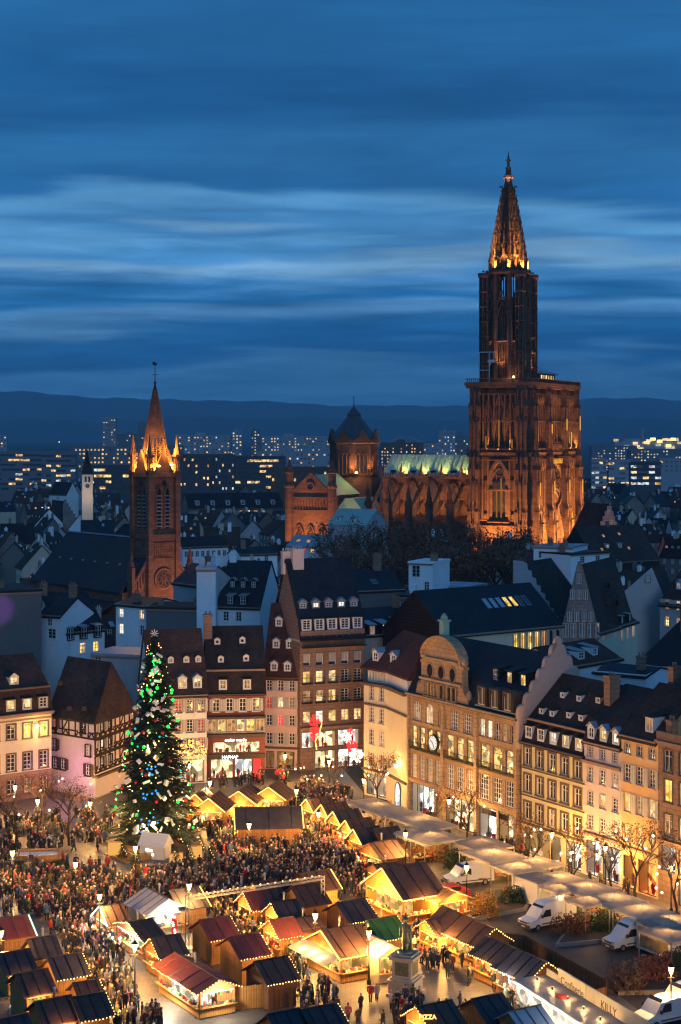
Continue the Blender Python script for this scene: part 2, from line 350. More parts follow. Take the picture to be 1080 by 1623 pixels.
def pane_mesh(w, h, mat, y=.185):
    return cached(('pane', round(w, 2), round(h, 2), mat.name, y), lambda: MB().add([(-w / 2 + .04, y, .04), (w / 2 - .04, y, .04), (w / 2 - .04, y, h - .04), (-w / 2 + .04, y, h - .04)], [(0, 1, 2, 3)]).mesh('pane', [mat]))
def shutter_mesh(w, h, mat):
    def mk():
        b = MB(); b.box(-w / 2, w / 2, -.06, -.004, 0, h)
        b.box(-w / 2 + .05, w / 2 - .05, -.085, -.061, .08, h * .47); b.box(-w / 2 + .05, w / 2 - .05, -.085, -.061, h * .53, h - .08)
        return b.mesh('shutter', [mat])
    return cached(('shut', round(w, 2), round(h, 2), mat.name), mk)
def window(parent, x, z, w, h, pane=None, style='cross', fm=None, sm=None, sur=.14, shutters=None, y=0.0, sill=True, rz=0.0, arch=None):
    o = ob('window', window_mesh(w, h, style, fm, sm, sur, sill), parent, (x, y, z), rz)
    ob('pane', pane_mesh(w, h, pane or M_glass), o)
    if shutters:
        for sx in (-1, 1): ob('shutter', shutter_mesh(w * .5, h, shutters), parent, (x + sx * (w * .75 + sur * .4 + .02), y - .02, z))
    if arch:   # stone spandrels that round off the head of the opening
        def mk():
            b = MB(); r = min(w / 2, .45 * h); pts = arch_pts(-w / 2, w / 2, h - r, h - .02)
            for sgn in (0, 1):
                half = pts[:5] if sgn == 0 else pts[4:][::-1]
                poly = [(half[0][0], h + .002)] + half if sgn == 0 else [(half[0][0], h + .002)] + half
                if sgn == 0: poly = poly[::-1]
                b.prism([(a, c) for a, c in poly], .02, .22)
            return b.mesh('arch_head', [arch])
        ob('arch_head', cached(('arch', round(w, 2), round(h, 2), arch.name), mk), o)
    return o

# ---------------------------------------------------------------- houses
def prof_y(prof, z):
    for (ya, za), (yb, zb) in zip(prof, prof[1:]):
        if za <= z <= zb and zb > za: return ya + (yb - ya) * (z - za) / (zb - za)
    return prof[0][0]
def roof_part(parent, W, prof, mat, ovx=.25, th=.22, x0=0.0, name='roof'):
    """roof sheet following a (y, z) section, extruded along the facade"""
    b = MB(); low = [(y, z - th) for y, z in prof]
    b.prism([*prof, *low[::-1]][::-1], x0 - ovx, x0 + W + ovx, axis='x')
    return b.build(name, mat, parent)
def dormer(parent, x, z, prof, w=1.1, h=1.5, pane=None, wall=None, roof=None, style='four', kind='gable', fm=None):
    wall = wall or M_frame; roof = roof or M_slate
    y = prof_y(prof, z); dy = 2.6
    def mk():
        b = MB(); e = .12
        b.box(-w / 2 - e, -w / 2 + .02, -.05, dy, -.1, h + .05); b.box(w / 2 - .02, w / 2 + e, -.05, dy, -.1, h + .05)
        b.box(-w / 2 + .02, w / 2 - .02, -.05, dy, h - .06, h + .05); b.box(-w / 2 + .02, w / 2 - .02, -.05, .1, -.1, .06)
        if kind == 'gable': b.prism([(-w / 2 - e, h + .06), (w / 2 + e, h + .06), (0, h + .06 + w * .42)], -.05, dy)
        return b.mesh('dormer', [wall])
    d = ob('dormer', cached(('dorm', w, h, wall.name, kind), mk), parent, (x, y, z))
    def mkr():
        b = MB(); e = .26; t = .09
        if kind == 'gable':
            b.prism([(-w / 2 - e, h + .0), (0, h + .10 + w * .5), (w / 2 + e, h + .0), (w / 2 + e, h + t), (0, h + .10 + w * .5 + t), (-w / 2 - e, h + t)], -.22, dy + .3)
        else:
            b.prism([(-.25, h + .06), (-.25, h + .16), (dy, h + .55), (dy, h + .45)][::-1], -w / 2 - e, w / 2 + e, axis='x')
        return b.mesh('dormer_roof', [roof])
    ob('dormer_roof', cached(('dormr', w, h, roof.name, kind), mkr), d)
    wd = ob('window', window_mesh(w - .06, h - .1, style, fm, None, 0, False), d, (0, -.12, .05))
    ob('pane', pane_mesh(w - .06, h - .1, pane or M_glass), d, (0, -.12, .05))
    return d
def skylight(parent, x, z, prof, w=.8, h=1.1, mat=None):
    y = prof_y(prof, z); y2 = prof_y(prof, z + .3); sl = math.atan2(.3, max(1e-3, y2 - y))
    def mk():
        b = MB(); b.box(-w / 2, w / 2, 0, h, -.05, .10); b.box(-w / 2 + .08, w / 2 - .08, .08, h - .08, .10, .115, 1); return b.mesh('skylight', [M_zinc, mat or M_glass])
    o = ob('skylight', cached(('sky', w, h, mat.name if mat else ''), mk), parent, (x, y, z)); o.rotation_euler = (sl, 0, 0); return o
def chimney(parent, x, y, z0, z1, w=.9, d=.7, mat=None):
    b = MB(); b.box(x - w / 2, x + w / 2, y - d / 2, y + d / 2, z0, z1); b.box(x - w / 2 - .1, x + w / 2 + .1, y - d / 2 - .1, y + d / 2 + .1, z1 + .002, z1 + .18)
    n = max(2, int(w / .4))
    for k in range(n): b.lathe([(.13, z1 + .18), (.10, z1 + .65)], 6, (x - w / 2 + (k + .5) * w / n, y))
    return b.build('chimney', mat or M_redsand, parent)
def frame_of(A, B):
    A, B = Vector(A), Vector(B); d = B - A; return math.atan2(d.y, d.x), d.length
def house(name, label, A, B, depth, eave, prof, wall, roof, rows=(), z0=0.0, group=None, cornice=None, ledges=(), gables=True, shop=None, cat='building', ledge_mat=None, ovx=.2, base=None):
    """a town house: facade from A to B, openings cut into the wall, roof along the facade"""
    rz, Wd = frame_of(A, B); rt = root(name, label, cat, (A[0], A[1], 0), rz, group)
    holes = []; todo = []
    for r in rows:
        w, h, z = r['w'], r['h'], r['z']
        xs = r['xs'] if 'xs' in r else [Wd * (i + .5) / r['n'] for i in range(r['n'])] if 'm' not in r else [r['m'] + (Wd - 2 * r['m']) * (i + .5) / r['n'] for i in range(r['n'])]
        for i, x in enumerate(xs):
            holes.append((x - w / 2, x + w / 2, z, z + h)); p = r.get('lit', '') ; c = p[i % len(p)] if p else '.'
            todo.append((x, z, w, h, {'.': M_glass, 'l': M_lit, 'y': M_lity, 'd': M_dim, 'w': M_litw, 'r': M_red, 'R': M_redb}[c], r))
    sh = []
    if shop:
        for x0, x1, za, zb, mt in shop['bays']: holes.append((x0, x1, za, zb)); sh.append((x0, x1, za, zb, mt))
    b = MB(); holed(b, Wd, z0, eave, holes, d=.32, base=base[0] if base else None)
    # sides, back and gables follow the roof section
    sec = [(0, z0), (0, eave)] + [(min(max(y, 0), depth), z - .24) for y, z in prof[1:-1]] + [(depth, eave), (depth, z0)] if gables else [(0, z0), (0, eave), (depth, eave), (depth, z0)]
    n = len(sec)
    b.add([(0, y, z) for y, z in sec], [tuple(range(n))[::1]]); b.add([(Wd, y, z) for y, z in sec], [tuple(range(n))[::-1]])
    b.add([(0, depth, z0), (Wd, depth, z0), (Wd, depth, eave), (0, depth, eave)], [(0, 1, 2, 3)])
    b.build('wall', [wall, base[1]] if base else wall, rt)
    if prof and roof: roof_part(rt, Wd, prof, roof, ovx)
    for x, z, w, h, pm, r in todo:
        window(rt, x, z, w, h, pm, r.get('style', 'cross'), r.get('fm'), r.get('sm', M_trim), r.get('sur', .12), r.get('sh'), sill=r.get('sill', True), arch=r.get('arch'))
        if r.get('balc'):
            def mk():
                q = MB(); q.box(-w / 2 - .2, w / 2 + .2, -.42, -.01, -.20, -.02, 0)
                for k in range(9): q.box(-w / 2 - .18 + k * (w + .36) / 8 - .015, -w / 2 - .18 + k * (w + .36) / 8 + .015, -.40, -.37, -.02, .72)
                q.box(-w / 2 - .2, w / 2 + .2, -.42, -.35, .72, .78); return q.mesh('balcony_rail', [M_iron])
            ob('balcony_rail', cached(('balc', w), mk), rt, (x, 0, z))
    for z, hgt, out in ([(cornice[0], cornice[1], cornice[2])] if cornice else []) + [tuple(l) for l in ledges]:
        q = MB(); q.box(-.05, Wd + .05, -out, -.004, z, z + hgt * .5); q.box(-.08, Wd + .08, -out * 1.5, -.004, z + hgt * .5 + .002, z + hgt); q.build('cornice', ledge_mat or M_trim, rt)
    for x0, x1, za, zb, mt in sh: shop_bay(rt, x0, x1, za, zb, mt)
    rt['w'] = Wd; return rt, Wd
def shop_bay(rt, x0, x1, za, zb, mt, n=None, dep=1.1):
    """a lit show window: room behind the glass with goods standing in it"""
    w, h = x1 - x0, zb - za
    b = MB(); y1 = .32 + dep
    b.add([(x0, .32, za), (x1, .32, za), (x1, .32, zb), (x0, .32, zb), (x0, y1, za), (x1, y1, za), (x1, y1, zb), (x0, y1, zb)], [(4, 5, 6, 7), (0, 1, 5, 4)], 0)
    b.add([(x0, .32, za), (x0, y1, za), (x0, y1, zb), (x0, .32, zb)], [(0, 1, 2, 3)], 1); b.add([(x1, .32, za), (x1, .32, zb), (x1, y1, zb), (x1, y1, za)], [(0, 1, 2, 3)], 1)
    b.add([(x0, .32, zb), (x1, .32, zb), (x1, y1, zb), (x0, y1, zb)], [(0, 1, 2, 3)], 0)
    b.build('shop_interior', [mt, M_beige], rt)
    g = MB(); rr = random.Random(int(x0 * 97 + za * 31 + w * 7))
    for k in range(int(w / .55)):
        x = x0 + .3 + rr.random() * max(.1, w - .6); t = rr.random(); hh = (.7 + rr.random() * .9) * min(1, h / 2.2); y = .55 + rr.random() * .6
        if t < .5: g.lathe([(.09, za + .02), (.12, za + hh * .45), (.20, za + hh * .55), (.16, za + hh * .72), (.22, za + hh * .84), (.06, za + hh * .87), (.10, za + hh * .95), (.03, za + hh)], 6, (x, y), rr.randrange(3))
        else: g.box(x - .22, x + .22, y - .15, y + .15, za + .02, za + hh * .5, rr.randrange(3))
    if g.v: g.build('shop_display', [M_dframe, M_redcloth, M_shut], rt, kind='stuff')
    f = MB(); n = n or max(1, round(w / 1.5)); t = .07
    for k in range(n + 1):
        x = x0 + k * w / n; xa, xb = max(x0 + .005, x - t / 2), min(x1 - .005, x + t / 2); f.box(xa, xb, .10, .20, za + .005, zb - .005)
    f.box(x0 + .006, x1 - .006, .11, .19, za + .006, za + .12); f.box(x0 + .006, x1 - .006, .11, .19, zb - .12, zb - .006)
    fr = f.build('shop_frame', M_dframe, rt)
    MB().add([(x0 + .01, .15, za + .01), (x1 - .01, .15, za + .01), (x1 - .01, .15, zb - .01), (x0 + .01, .15, zb - .01)], [(0, 1, 2, 3)]).build('pane', M_clear, fr)
M_redcloth = pbr('red cloth', (.45, .03, .03), rough=.8, var=.2, scale=3, bump=0)
# ================================================================ the setting
M_plain = pbr('dark winter plain', (.030, .036, .040), rough=.95, var=.5, scale=.01, bump=0)
M_pave = pbr('granite paving', (.155, .135, .115), rough=.55, var=.35, scale=.8, bump=.15, kind='brick', col2=(.125, .11, .095), spec=.5)
M_asph = pbr('asphalt', (.060, .057, .055), rough=.7, var=.35, scale=1.2, bump=.1)
M_kerb = pbr('kerb granite', (.26, .24, .22), rough=.7, var=.2, scale=2, bump=.1)
M_hill = pbr('wooded hills', (.020, .055, .080), rough=1, var=.5, scale=.002, bump=0)
def brick_on_floor(m):   # the paving pattern lies in x, y
    t = m.node_tree
    for nd in t.nodes:
        if nd.type == 'COMBXYZ':
            for i in list(nd.inputs): 
                for lk in list(i.links): t.links.remove(lk)
            sp = [q for q in t.nodes if q.type == 'SEPXYZ'][0]; t.links.new(sp.outputs[0], nd.inputs[0]); t.links.new(sp.outputs[1], nd.inputs[1])
brick_on_floor(M_pave)
struct(MB().add([(-16000, -300, 0), (16000, -300, 0), (16000, 19800, 0), (-16000, 19800, 0)], [(0, 1, 2, 3)]).build('ground', M_plain))
AX = Vector((.511, -.860)); BX = Vector((.860, .511)); F0 = Vector((8.85, 219.2))       # right-hand row of facades: origin and direction
RB = math.atan2(BX.y, BX.x)
def row(t, d=0.0): p = F0 + AX * t + BX * d; return (p.x, p.y)
sq = [(-90, 100), (60, 100), (60, 150), row(80), row(0), G(578, 1258), (-2, 262), (-60, 262), (-90, 235)]
struct(MB().add([(x, y, .004) for x, y in sq], [tuple(range(len(sq)))]).build('square_pavement', M_pave))
# roadway with planted islands where the vans stand
rd = [G(800, 1492), G(742, 1420), G(840, 1400), G(1000, 1450), G(1150, 1500), G(1150, 1700), G(1060, 1640), G(960, 1560)]
struct(MB().add([(x, y, .008) for x, y in rd], [tuple(range(len(rd)))]).build('road', M_asph))
# hills on the horizon, two ridges
def ridge(name, Y, pts, dz):
    us = np.linspace(-900, 1980, 260); vv = np.interp(us, [p[0] for p in pts], [p[1] for p in pts])
    vv = vv + 1.3 * np.sin(us * .031 + Y) + 1.0 * np.sin(us * .083 + 1.3) + .6 * np.sin(us * .21 + Y * .3)
    b = MB(); n = len(us); cols = []
    for i in range(n):
        top = ZV(vv[i], Y); x = XU(us[i], Y)
        cols.append([(x, Y - dz * 1.3, -1), (x, Y - dz * .55, top * (.42 + .1 * math.sin(us[i] * .05))), (x, Y, top), (x, Y + dz, -1)])
    vs = [p for c in cols for p in c]
    fs = [(i * 4 + k, (i + 1) * 4 + k, (i + 1) * 4 + k + 1, i * 4 + k + 1) for i in range(n - 1) for k in range(3)]
    return struct(b.add(vs, fs).build(name, M_hill, smooth=True))
ridge('hills', 17000, [(-900, 640), (-200, 628), (0, 621), (60, 622), (160, 630), (240, 634), (320, 633), (420, 637), (540, 642), (660, 644), (760, 641), (860, 636), (940, 630), (1000, 631), (1080, 635), (1300, 640), (1980, 650)], 2500)
ridge('foothills', 12500, [(-900, 672), (0, 664), (150, 668), (330, 660), (420, 664), (560, 662), (700, 668), (860, 664), (960, 660), (1080, 666), (1980, 672)], 1500)

# ---------------------------------------------------------------- far blocks of flats, each with its own windows
FARM = [plaster('concrete slab white', (.30, .31, .34)), plaster('concrete slab grey', (.17, .175, .19)), plaster('dark cladding', (.07, .075, .085)), plaster('brown cladding', (.13, .08, .06))]
M_farglass = glass_mat('far window glass', (.03, .04, .06), .2)
def block(label, u0, u1, vt, Y, mat, floors, cols, lit=.35, warm=.8, group=None, z0=0.0, name='apartment_block', depth=None, seed=0, band=False, roofbox=True, ry=0.0, winh=.5):
    rr = random.Random(seed + int(u0)); x0, x1 = XU(u0, Y), XU(u1, Y); w = x1 - x0; h = ZV(vt, Y)
    rt = root(name, label, 'building', (x0, Y, 0), ry, group); d = depth or min(w * .4, 30)
    b = MB(); b.box(0, w, 0, d, 0, h); b.box(-.3, w + .3, -.3, -.002, h - .7, h + .5); b.build('wall', mat, rt)
    if roofbox: MB().box(w * .3, w * .45, d * .2, d * .7, h, h + 3.2).build('lift_house', mat, rt)
    fh = 3.3; floors = int((h - .8) / fh); z0 = h - .8 - floors * fh; cols = max(cols, int(w / (6.0 if band else 3.4))); cw = w / cols; ww, wh = (cw * .96 if band else cw * .42), fh * (.42 if band else .40)
    for j in range(floors):
        if HOR + (CAMH - (z0 + (j + .5) * fh)) * FPX / Y > (752 if Y > 1200 else 775): continue
        for i in range(cols):
            lt = rr.random() < lit; m = (M_far if rr.random() < warm else M_farw) if lt else M_farglass
            if not lt and rr.random() < (.6 if w > 60 else .3): continue
            def mk(): return MB().box(-ww / 2, ww / 2, -.12, .1, -wh / 2, wh / 2).mesh('window', [m])
            ob('window', cached(('fw', round(ww, 2), round(wh, 2), m.name), mk), rt, ((i + .5) * cw, -.05, z0 + (j + .5) * fh))
    return rt
block('long pale block of flats behind the church spire with many lit windows', 278, 384, 690, 1900, FARM[0], 9, 22, .38, seed=1)
block('slim pale stair tower at the end of the long pale flats, lantern on top', 368, 384, 683, 1880, FARM[0], 10, 3, .5, seed=2)
block('narrow dark tower between the two long pale blocks of flats', 398, 412, 681, 1850, FARM[1], 11, 3, .45, .5, seed=3)
block('long white block of flats beside the domed crossing tower', 415, 527, 692, 2000, FARM[0], 9, 24, .30, .7, seed=4)
block('tall concrete tower rising beside the church spire', 163, 184, 663, 2300, plaster('tower concrete', (.34, .30, .28)), 12, 3, .12, .4, seed=5, depth=16)
block('grey office slab behind the tall concrete tower', 184, 240, 688, 2450, FARM[1], 7, 14, .15, seed=6)
block('dark narrow tower just left of the church spire tip', 219, 233, 670, 2500, FARM[1], 10, 3, .05, seed=7, depth=15)
block('wide office building with rows of bright yellow windows behind the church', 112, 280, 708, 1350, FARM[1], 4, 28, .55, 1.0, seed=8, roofbox=False)
block('low white hall with a bright band of glass at far left', 66, 120, 717, 1150, FARM[1], 3, 7, .28, .7, seed=9, band=True, roofbox=False)
block('low white warehouse at the left picture edge', -20, 70, 716, 1180, FARM[1], 2, 8, .2, .8, seed=10, band=True, roofbox=False)
block('small pale office block at far left below the hills', -15, 11, 690, 1900, FARM[0], 5, 5, .25, seed=11, roofbox=False)
block('glass office building with yellow lit bays beside the church spire', 284, 333, 721, 900, FARM[2], 4, 8, .4, 1.0, seed=12, roofbox=False)
block('dark glazed office block with white lit ends', 325, 372, 721, 960, FARM[2], 4, 9, .25, .5, seed=13, roofbox=False)
block('flat roofed pavilion with a yellow band of light', 372, 452, 724, 1050, FARM[2], 2, 8, .3, 1.0, seed=14, band=True, roofbox=False)
block('dark red brick institute with a row of lit windows beside the transept', 430, 540, 741, 800, FARM[3], 4, 16, .25, .9, seed=15, roofbox=False)
block('red brick block of flats behind the nave roof', 604, 690, 702, 1700, FARM[3], 5, 20, .35, .6, seed=16)
block('pale low block between the brick flats and the white tower block', 672, 700, 703, 1600, FARM[0], 5, 7, .2, .5, seed=17, roofbox=False)
block('white tower block beside the cathedral tower', 695, 722, 684, 1700, FARM[0], 9, 6, .22, .4, seed=18)
block('grey tower block half hidden by the cathedral tower', 716, 752, 690, 1750, FARM[1], 8, 8, .25, .5, seed=19)
block('white office block with ribbon windows right of the cathedral', 938, 962, 728, 1150, FARM[0], 4, 4, .35, .4, seed=20, band=True, roofbox=False)
block('second white office block with ribbon windows right of the cathedral', 965, 1000, 729, 1150, FARM[0], 4, 4, .35, .4, seed=21, band=True, roofbox=False)
block('dark office building with white bands of light at far right', 1000, 1048, 733, 1000, FARM[2], 4, 5, .55, .5, seed=22, band=True, roofbox=False)
block('pale low building at the far right edge under the harbour lights', 1045, 1100, 727, 1300, FARM[0], 3, 7, .2, .5, seed=23, roofbox=False)
block('long low grey hall below the harbour lights', 938, 1010, 707, 2100, FARM[1], 2, 14, .3, .5, seed=24, roofbox=False)
block('low pale hall right of the long grey hall', 1000, 1100, 712, 1900, FARM[1], 2, 16, .4, .5, seed=25, roofbox=False)
block('grey flats left of the glass office building', 250, 290, 706, 1500, FARM[1], 5, 8, .5, .9, seed=26, roofbox=False)
block('distant white terrace under the long white flats', 408, 530, 716, 1400, FARM[0], 2, 20, .28, .6, seed=27, roofbox=False)
block('low dark workshop in front of the office with yellow windows', 140, 250, 738, 950, FARM[2], 2, 12, .3, .9, seed=28, band=True, roofbox=False)
# harbour works with bright floodlights on the right horizon
def works():
    Y = 4200; rt = root('harbour_works', 'brightly lit harbour works on the horizon at the right edge', 'factory', (XU(975, Y), Y, 0)); w = XU(1110, Y) - XU(975, Y)
    b = MB(); b.box(0, w, 0, 60, 0, 30); b.box(w * .1, w * .3, 0, 60, 30, 38); b.build('wall', FARM[0], rt)
    rr = random.Random(3)
    for k in range(30):
        m = (M_shop, M_bulb2, M_farw, M_far)[k % 4]
        ob('floodlight', cached(('fl', k % 4), lambda: MB().box(-6, 6, -2, 0, -3, 3).mesh('floodlight', [m])), rt, (rr.random() * w, -1, 12 + rr.random() * 26))
    for k in range(2): MB().lathe([(5, 0), (3.5, 62)], 8, (w * (.15 + .2 * k), 40)).build('chimney', FARM[1], rt)
M_bulb2 = glow('amber flood', (1.0, .55, .10), 6.0)
works()
# street and yard lamps scattered over the far plain
def far_lamp(u, v, s, m, i):
    x, y = G(u, v, 8); g = 'far street lamps across the plain'
    rt = root('street_lamp', 'tiny far street lamp glowing on the dark plain', 'lamp', (x, y, 0), 0, g)
    k = y / 2700
    ob('pole', cached(('fp',), lambda: MB().lathe([(.12, 0), (.08, 8)], 5).mesh('pole', [M_iron])), rt)
    h = ob('lamp_head', cached(('fh', m.name), lambda: MB().lathe([(.2, -.4), (.5, 0), (.2, .4)], 6).mesh('lamp_head', [m])), rt, (0, 0, 8)); h.scale = (k * s,) * 3
rr = random.Random(11)
for i in range(90):
    u = rr.random() * 1080; v = 692 + rr.random() ** 1.6 * 50
    if 440 < u < 530 and v > 700 or 748 < u < 942: continue
    far_lamp(u, v, .8 + rr.random() * 1.1, (M_far2, M_far2, M_bulb3, M_far3)[i % 4] if 'M_far2' in globals() else globals().setdefault('M_far2', glow('far lamp warm', (1, .66, .3), 5.0)) and globals().setdefault('M_bulb3', glow('far lamp amber', (1, .5, .12), 5.0)) and globals().setdefault('M_far3', glow('far lamp white', (.9, .95, 1), 4.0)), i)
# thin arch bridge on the horizon behind the nave
def arch_bridge():
    Y = 2600; rt = root('arch_bridge', 'white tied arch bridge on the horizon above the nave roof', 'bridge', (XU(612, Y), Y, 0)); w = XU(674, Y) - XU(612, Y); z1 = ZV(693, Y); z0 = ZV(705, Y)
    ap = [(w * i / 16, 0, z0 + (z1 - z0) * math.sin(math.pi * i / 16)) for i in range(17)]
    MB().tube(ap, 1.3, 5).build('arch', FARM[0], rt); MB().box(-20, w + 20, -4, 4, z0 - 2, z0).build('deck', FARM[0], rt)
    for i in range(2, 15): MB().bar(ap[i], (ap[i][0], 0, z0), .5).build('hanger', FARM[0], rt)
arch_bridge()

# unseen blocks added behind the camera to keep the western glow off the market
for i, (x0, x1, h) in enumerate(((-170, -88, 36), (-86, -34, 41), (-32, 34, 46), (36, 92, 40), (94, 170, 37))):
    bt = root('unseen_shade_block', ('unseen block added to shade the square, ' + ('far left', 'left', 'centre, under the viewpoint', 'right', 'far right')[i]), 'building', (x0, -34, 0), 0, 'added shade blocks behind the viewpoint'); w = x1 - x0
    b = MB(); holes = [(2 + 4 * k, 3.4 + 4 * k, 2 + 3.6 * j, 4.0 + 3.6 * j) for k in range(int(w / 4) - 1) for j in range(int(h / 3.6) - 1)]
    b.box(0, w, 0, 22, 0, h); b.build('wall', FARM[0], bt); MB().box(-.3, w + .3, -.3, 22.3, h + .002, h + .8).build('roof', FARM[1], bt)
# ================================================================ houses round the square
def gprof(depth, eave, ridge, ov=.4, at=.5, drop=.25):
    return [(-ov, eave - drop), (depth * at, ridge), (depth + ov, eave - drop)]
def mprof(depth, eave, brk, ridge, inset=1.1):
    return [(-.35, eave), (-.02, eave + .12), (inset, brk), (depth * .55, ridge), (depth + .3, eave)]
# ---- store with the clock and the curved baroque gable
def clock_store():
    A, B = row(0), row(23.4); dep = 11.0; eave = 15.4
    prof = [(-.5, eave), (-.1, eave + .25), (1.5, 18.6), (5.6, 22.6), (dep + .3, eave)]
    rows = []
    bays = [(.35, 7.55, 4), (8.25, 14.7, 3), (15.4, 23.1, 3)]
    lit2 = ['lll', 'lll', 'lll']; lit2[0] = 'llll'
    for k, (a, b_, n) in enumerate(bays):
        xs = [a + (b_ - a) * (i + .5) / n for i in range(n)]; w = (b_ - a) / n - .62
        rows.append(dict(z=4.75, h=3.0, w=w, xs=xs, style='grid', sm=M_sand, lit=['d.d.', '..d', '...'][k], sur=.12))
        rows.append(dict(z=8.65, h=2.75, w=w, xs=xs, style='sash', sm=M_sand, lit=lit2[k], sur=.12, fm=M_dframe, balc=True))
    rows.append(dict(z=12.1, h=2.5, w=1.75, xs=[1.9, 4.7, 7.5, 10.3, 13.1], style='grid', sm=M_sand, lit='dl...', arch=M_sand))
    rows.append(dict(z=12.3, h=2.1, w=1.05, xs=[15.4 + 7.7 * (i + .5) / 5 for i in range(5)], style='four', sm=M_sand, lit='ww.d.', sur=.1))
    bays_s = [(.4, 5.7, .15, 4.1, M_shopw), (6.1, 7.5, .15, 3.7, M_shop), (8.3, 14.7, .15, 3.9, M_shop), (15.4, 19.0, .15, 3.9, M_shopw), (19.4, 23.0, .15, 3.9, M_shop)]
    rt, Wd = house('department_store', 'tan sandstone department store with wall clock and curved baroque gable', A, B, dep, eave, prof, M_sand, M_slate, rows, cornice=(15.05, .5, .45), ledges=[(4.25, .35, .2)], shop=dict(bays=bays_s), ledge_mat=M_sand)
    for x in (0.0, 7.9, 15.05, 23.1):
        MB().box(x - .28 + (.3 if x == 0 else 0), x + .28, -.34, -.004, .1, 15.0).build('pilaster', M_sand, rt)
    for x in (19.4, 17.3): MB().box(x - 1.6, x + 1.6, .2, .28, 2.95, 3.6).build('shop_sign', M_dframe, rt)
    # the gable: a shaped stone screen with curved shoulders standing on the cornice
    g = MB(); c = 7.5; half = [(5.9, 15.6), (5.6, 16.3), (4.9, 16.9), (4.55, 17.8), (4.5, 19.6), (4.75, 19.75), (4.75, 20.1), (4.2, 20.2)]
    half += [(4.1 * math.cos(t), 20.2 + 3.0 * math.sin(t)) for t in [math.pi / 2 * i / 7 for i in range(1, 8)]]
    poly = [(c + x, z) for x, z in half] + [(c - x, z) for x, z in half[::-1][1:]]
    g.prism(poly, -.1, .8); gb = g.build('gable', M_sand, rt)
    r = MB(); n = 14
    for i in range(n):
        t0, t1 = math.pi * i / n, math.pi * (i + 1) / n
        r.bar((c + 4.3 * math.cos(t0), .25, 20.2 + 3.15 * math.sin(t0)), (c + 4.3 * math.cos(t1), .25, 20.2 + 3.15 * math.sin(t1)), 1.5, .35)
    r.build('gable_moulding', M_sand, gb)
    for x in (c - 2.5, c, c + 2.5):
        q = MB(); q.lathe([(.62, -.08), (.62, .06), (.8, .06), (.8, -.08)], 14); w = q.build('oval_window', [M_trim], gb, (x, -.14, 18.9)); w.rotation_euler = (R(90), 0, 0); w.scale = (1, 1.35, 1)
        q = MB(); q.lathe([(.6, 0), (.6, .03)], 14); w = q.build('pane', [M_glass], gb, (x, -.16, 18.9)); w.rotation_euler = (R(90), 0, 0); w.scale = (1, 1.35, 1)
    for x in (c - 3.2, c - 2.2, c - .9, c + .3, c + 2.0, c + 3.0): window(gb, x, 15.75, .8, 1.6, M_dim if x < c else M_glass, 'two', M_dframe, M_sand, .12, y=-.32)
    b = MB(); b.box(c - 4.6, c + 4.6, -.45, -.102, 17.65, 17.95); b.box(c - 3.6, c + 3.6, -.4, -.102, 20.35, 20.6); b.build('gable_band', M_sand, gb)
    b = MB(); b.lathe([(.55, 23.2), (.6, 23.5), (.35, 23.6)], 8, (c, .35)); b.box(c - .45, c + .45, -.1, .8, 23.6, 25.3); b.box(c - .62, c + .62, -.28, .98, 25.3, 25.5)
    b.lathe([(.5, 25.5), (.45, 25.9), (.12, 26.3)], 8, (c, .35)); b.build('lantern', M_copper, gb)
    for sx in (-1, 1):
        b = MB(); b.lathe([(.28, 20.1), (.42, 20.3), (.5, 20.7), (.3, 21.1), (.1, 21.3)], 8, (c + sx * 4.45, .35)); b.lathe([(.3, 16.2), (.42, 16.5), (.3, 17.0), (.1, 17.3)], 8, (c + sx * 5.5, .3)); b.build('urn', M_sand, gb)
    # clock on its bracket
    b = MB(); b.bar((7.2, -.02, 10.2), (7.2, -.9, 10.2), .2); b.build('clock_bracket', M_iron, rt)
    k = MB(); k.lathe([(1.0, -.18), (1.08, 0), (1.0, .18)], 24); cl = k.build('clock_case', M_iron, rt, (7.2, -1.0, 10.2)); cl.rotation_euler = (R(90), 0, 0)
    k = MB(); k.lathe([(.88, 0), (.88, .02)], 24); cf = k.build('clock_face', glow('clock dial', (1, .9, .74), 1.0), cl, (0, 0, .19))
    for a, ln in ((60, .6), (-150, .75)):
        MB().box(-.05, .05, -.1, ln, .02, .05).build('clock_hand', M_iron, cl, (0, 0, .21), R(a))
    for kx in range(12): MB().box(-.03, .03, .68, .82, .0, .03).build('hour_mark', M_iron, cl, (0, 0, .212), R(30 * kx))
    # dormers over the right bay
    p2 = [(-.1, eave + .25), (1.5, 18.6)]
    for x in (16.6, 19.2, 21.8):
        window_dormer(rt, x, 16.0, 1.5, 2.1, M_glass, arch=True)
    for x, pm in ((16.4, M_glass), (19.2, M_lit), (21.9, M_lity)): dormer(rt, x, 18.9, [(1.5, 18.6), (5.6, 22.6)], 1.0, 1.4, pm, M_slate2, M_slate, 'four', 'shed')
    MB().box(15.0, 23.3, -.3, .5, 15.9, 16.0).build('gutter', M_copper, rt)
    # scalloped gable wall against the yellow neighbour
    pts = [(-.4, 15.4)]; m = 6
    for k in range(m):
        ya, yb = -.4 + k * .95, -.4 + (k + 1) * .95; za, zb = 15.6 + k * 1.35, 15.6 + (k + 1) * 1.35
        for i in range(5):
            t = math.pi * (1 - i / 4 * .62); pts.append((ya + .62 + .62 * math.cos(t), za + .4 + 1.1 * math.sin(t)))
    top = [(5.0, 23.8), (5.1, 24.4), (5.5, 24.8), (5.9, 24.4), (6.0, 23.8)]
    back = [(11.4 - (y + .4), z) for y, z in pts[::-1]]
    poly = pts + top + back + [(11.4, 12.0), (-.4, 12.0)]
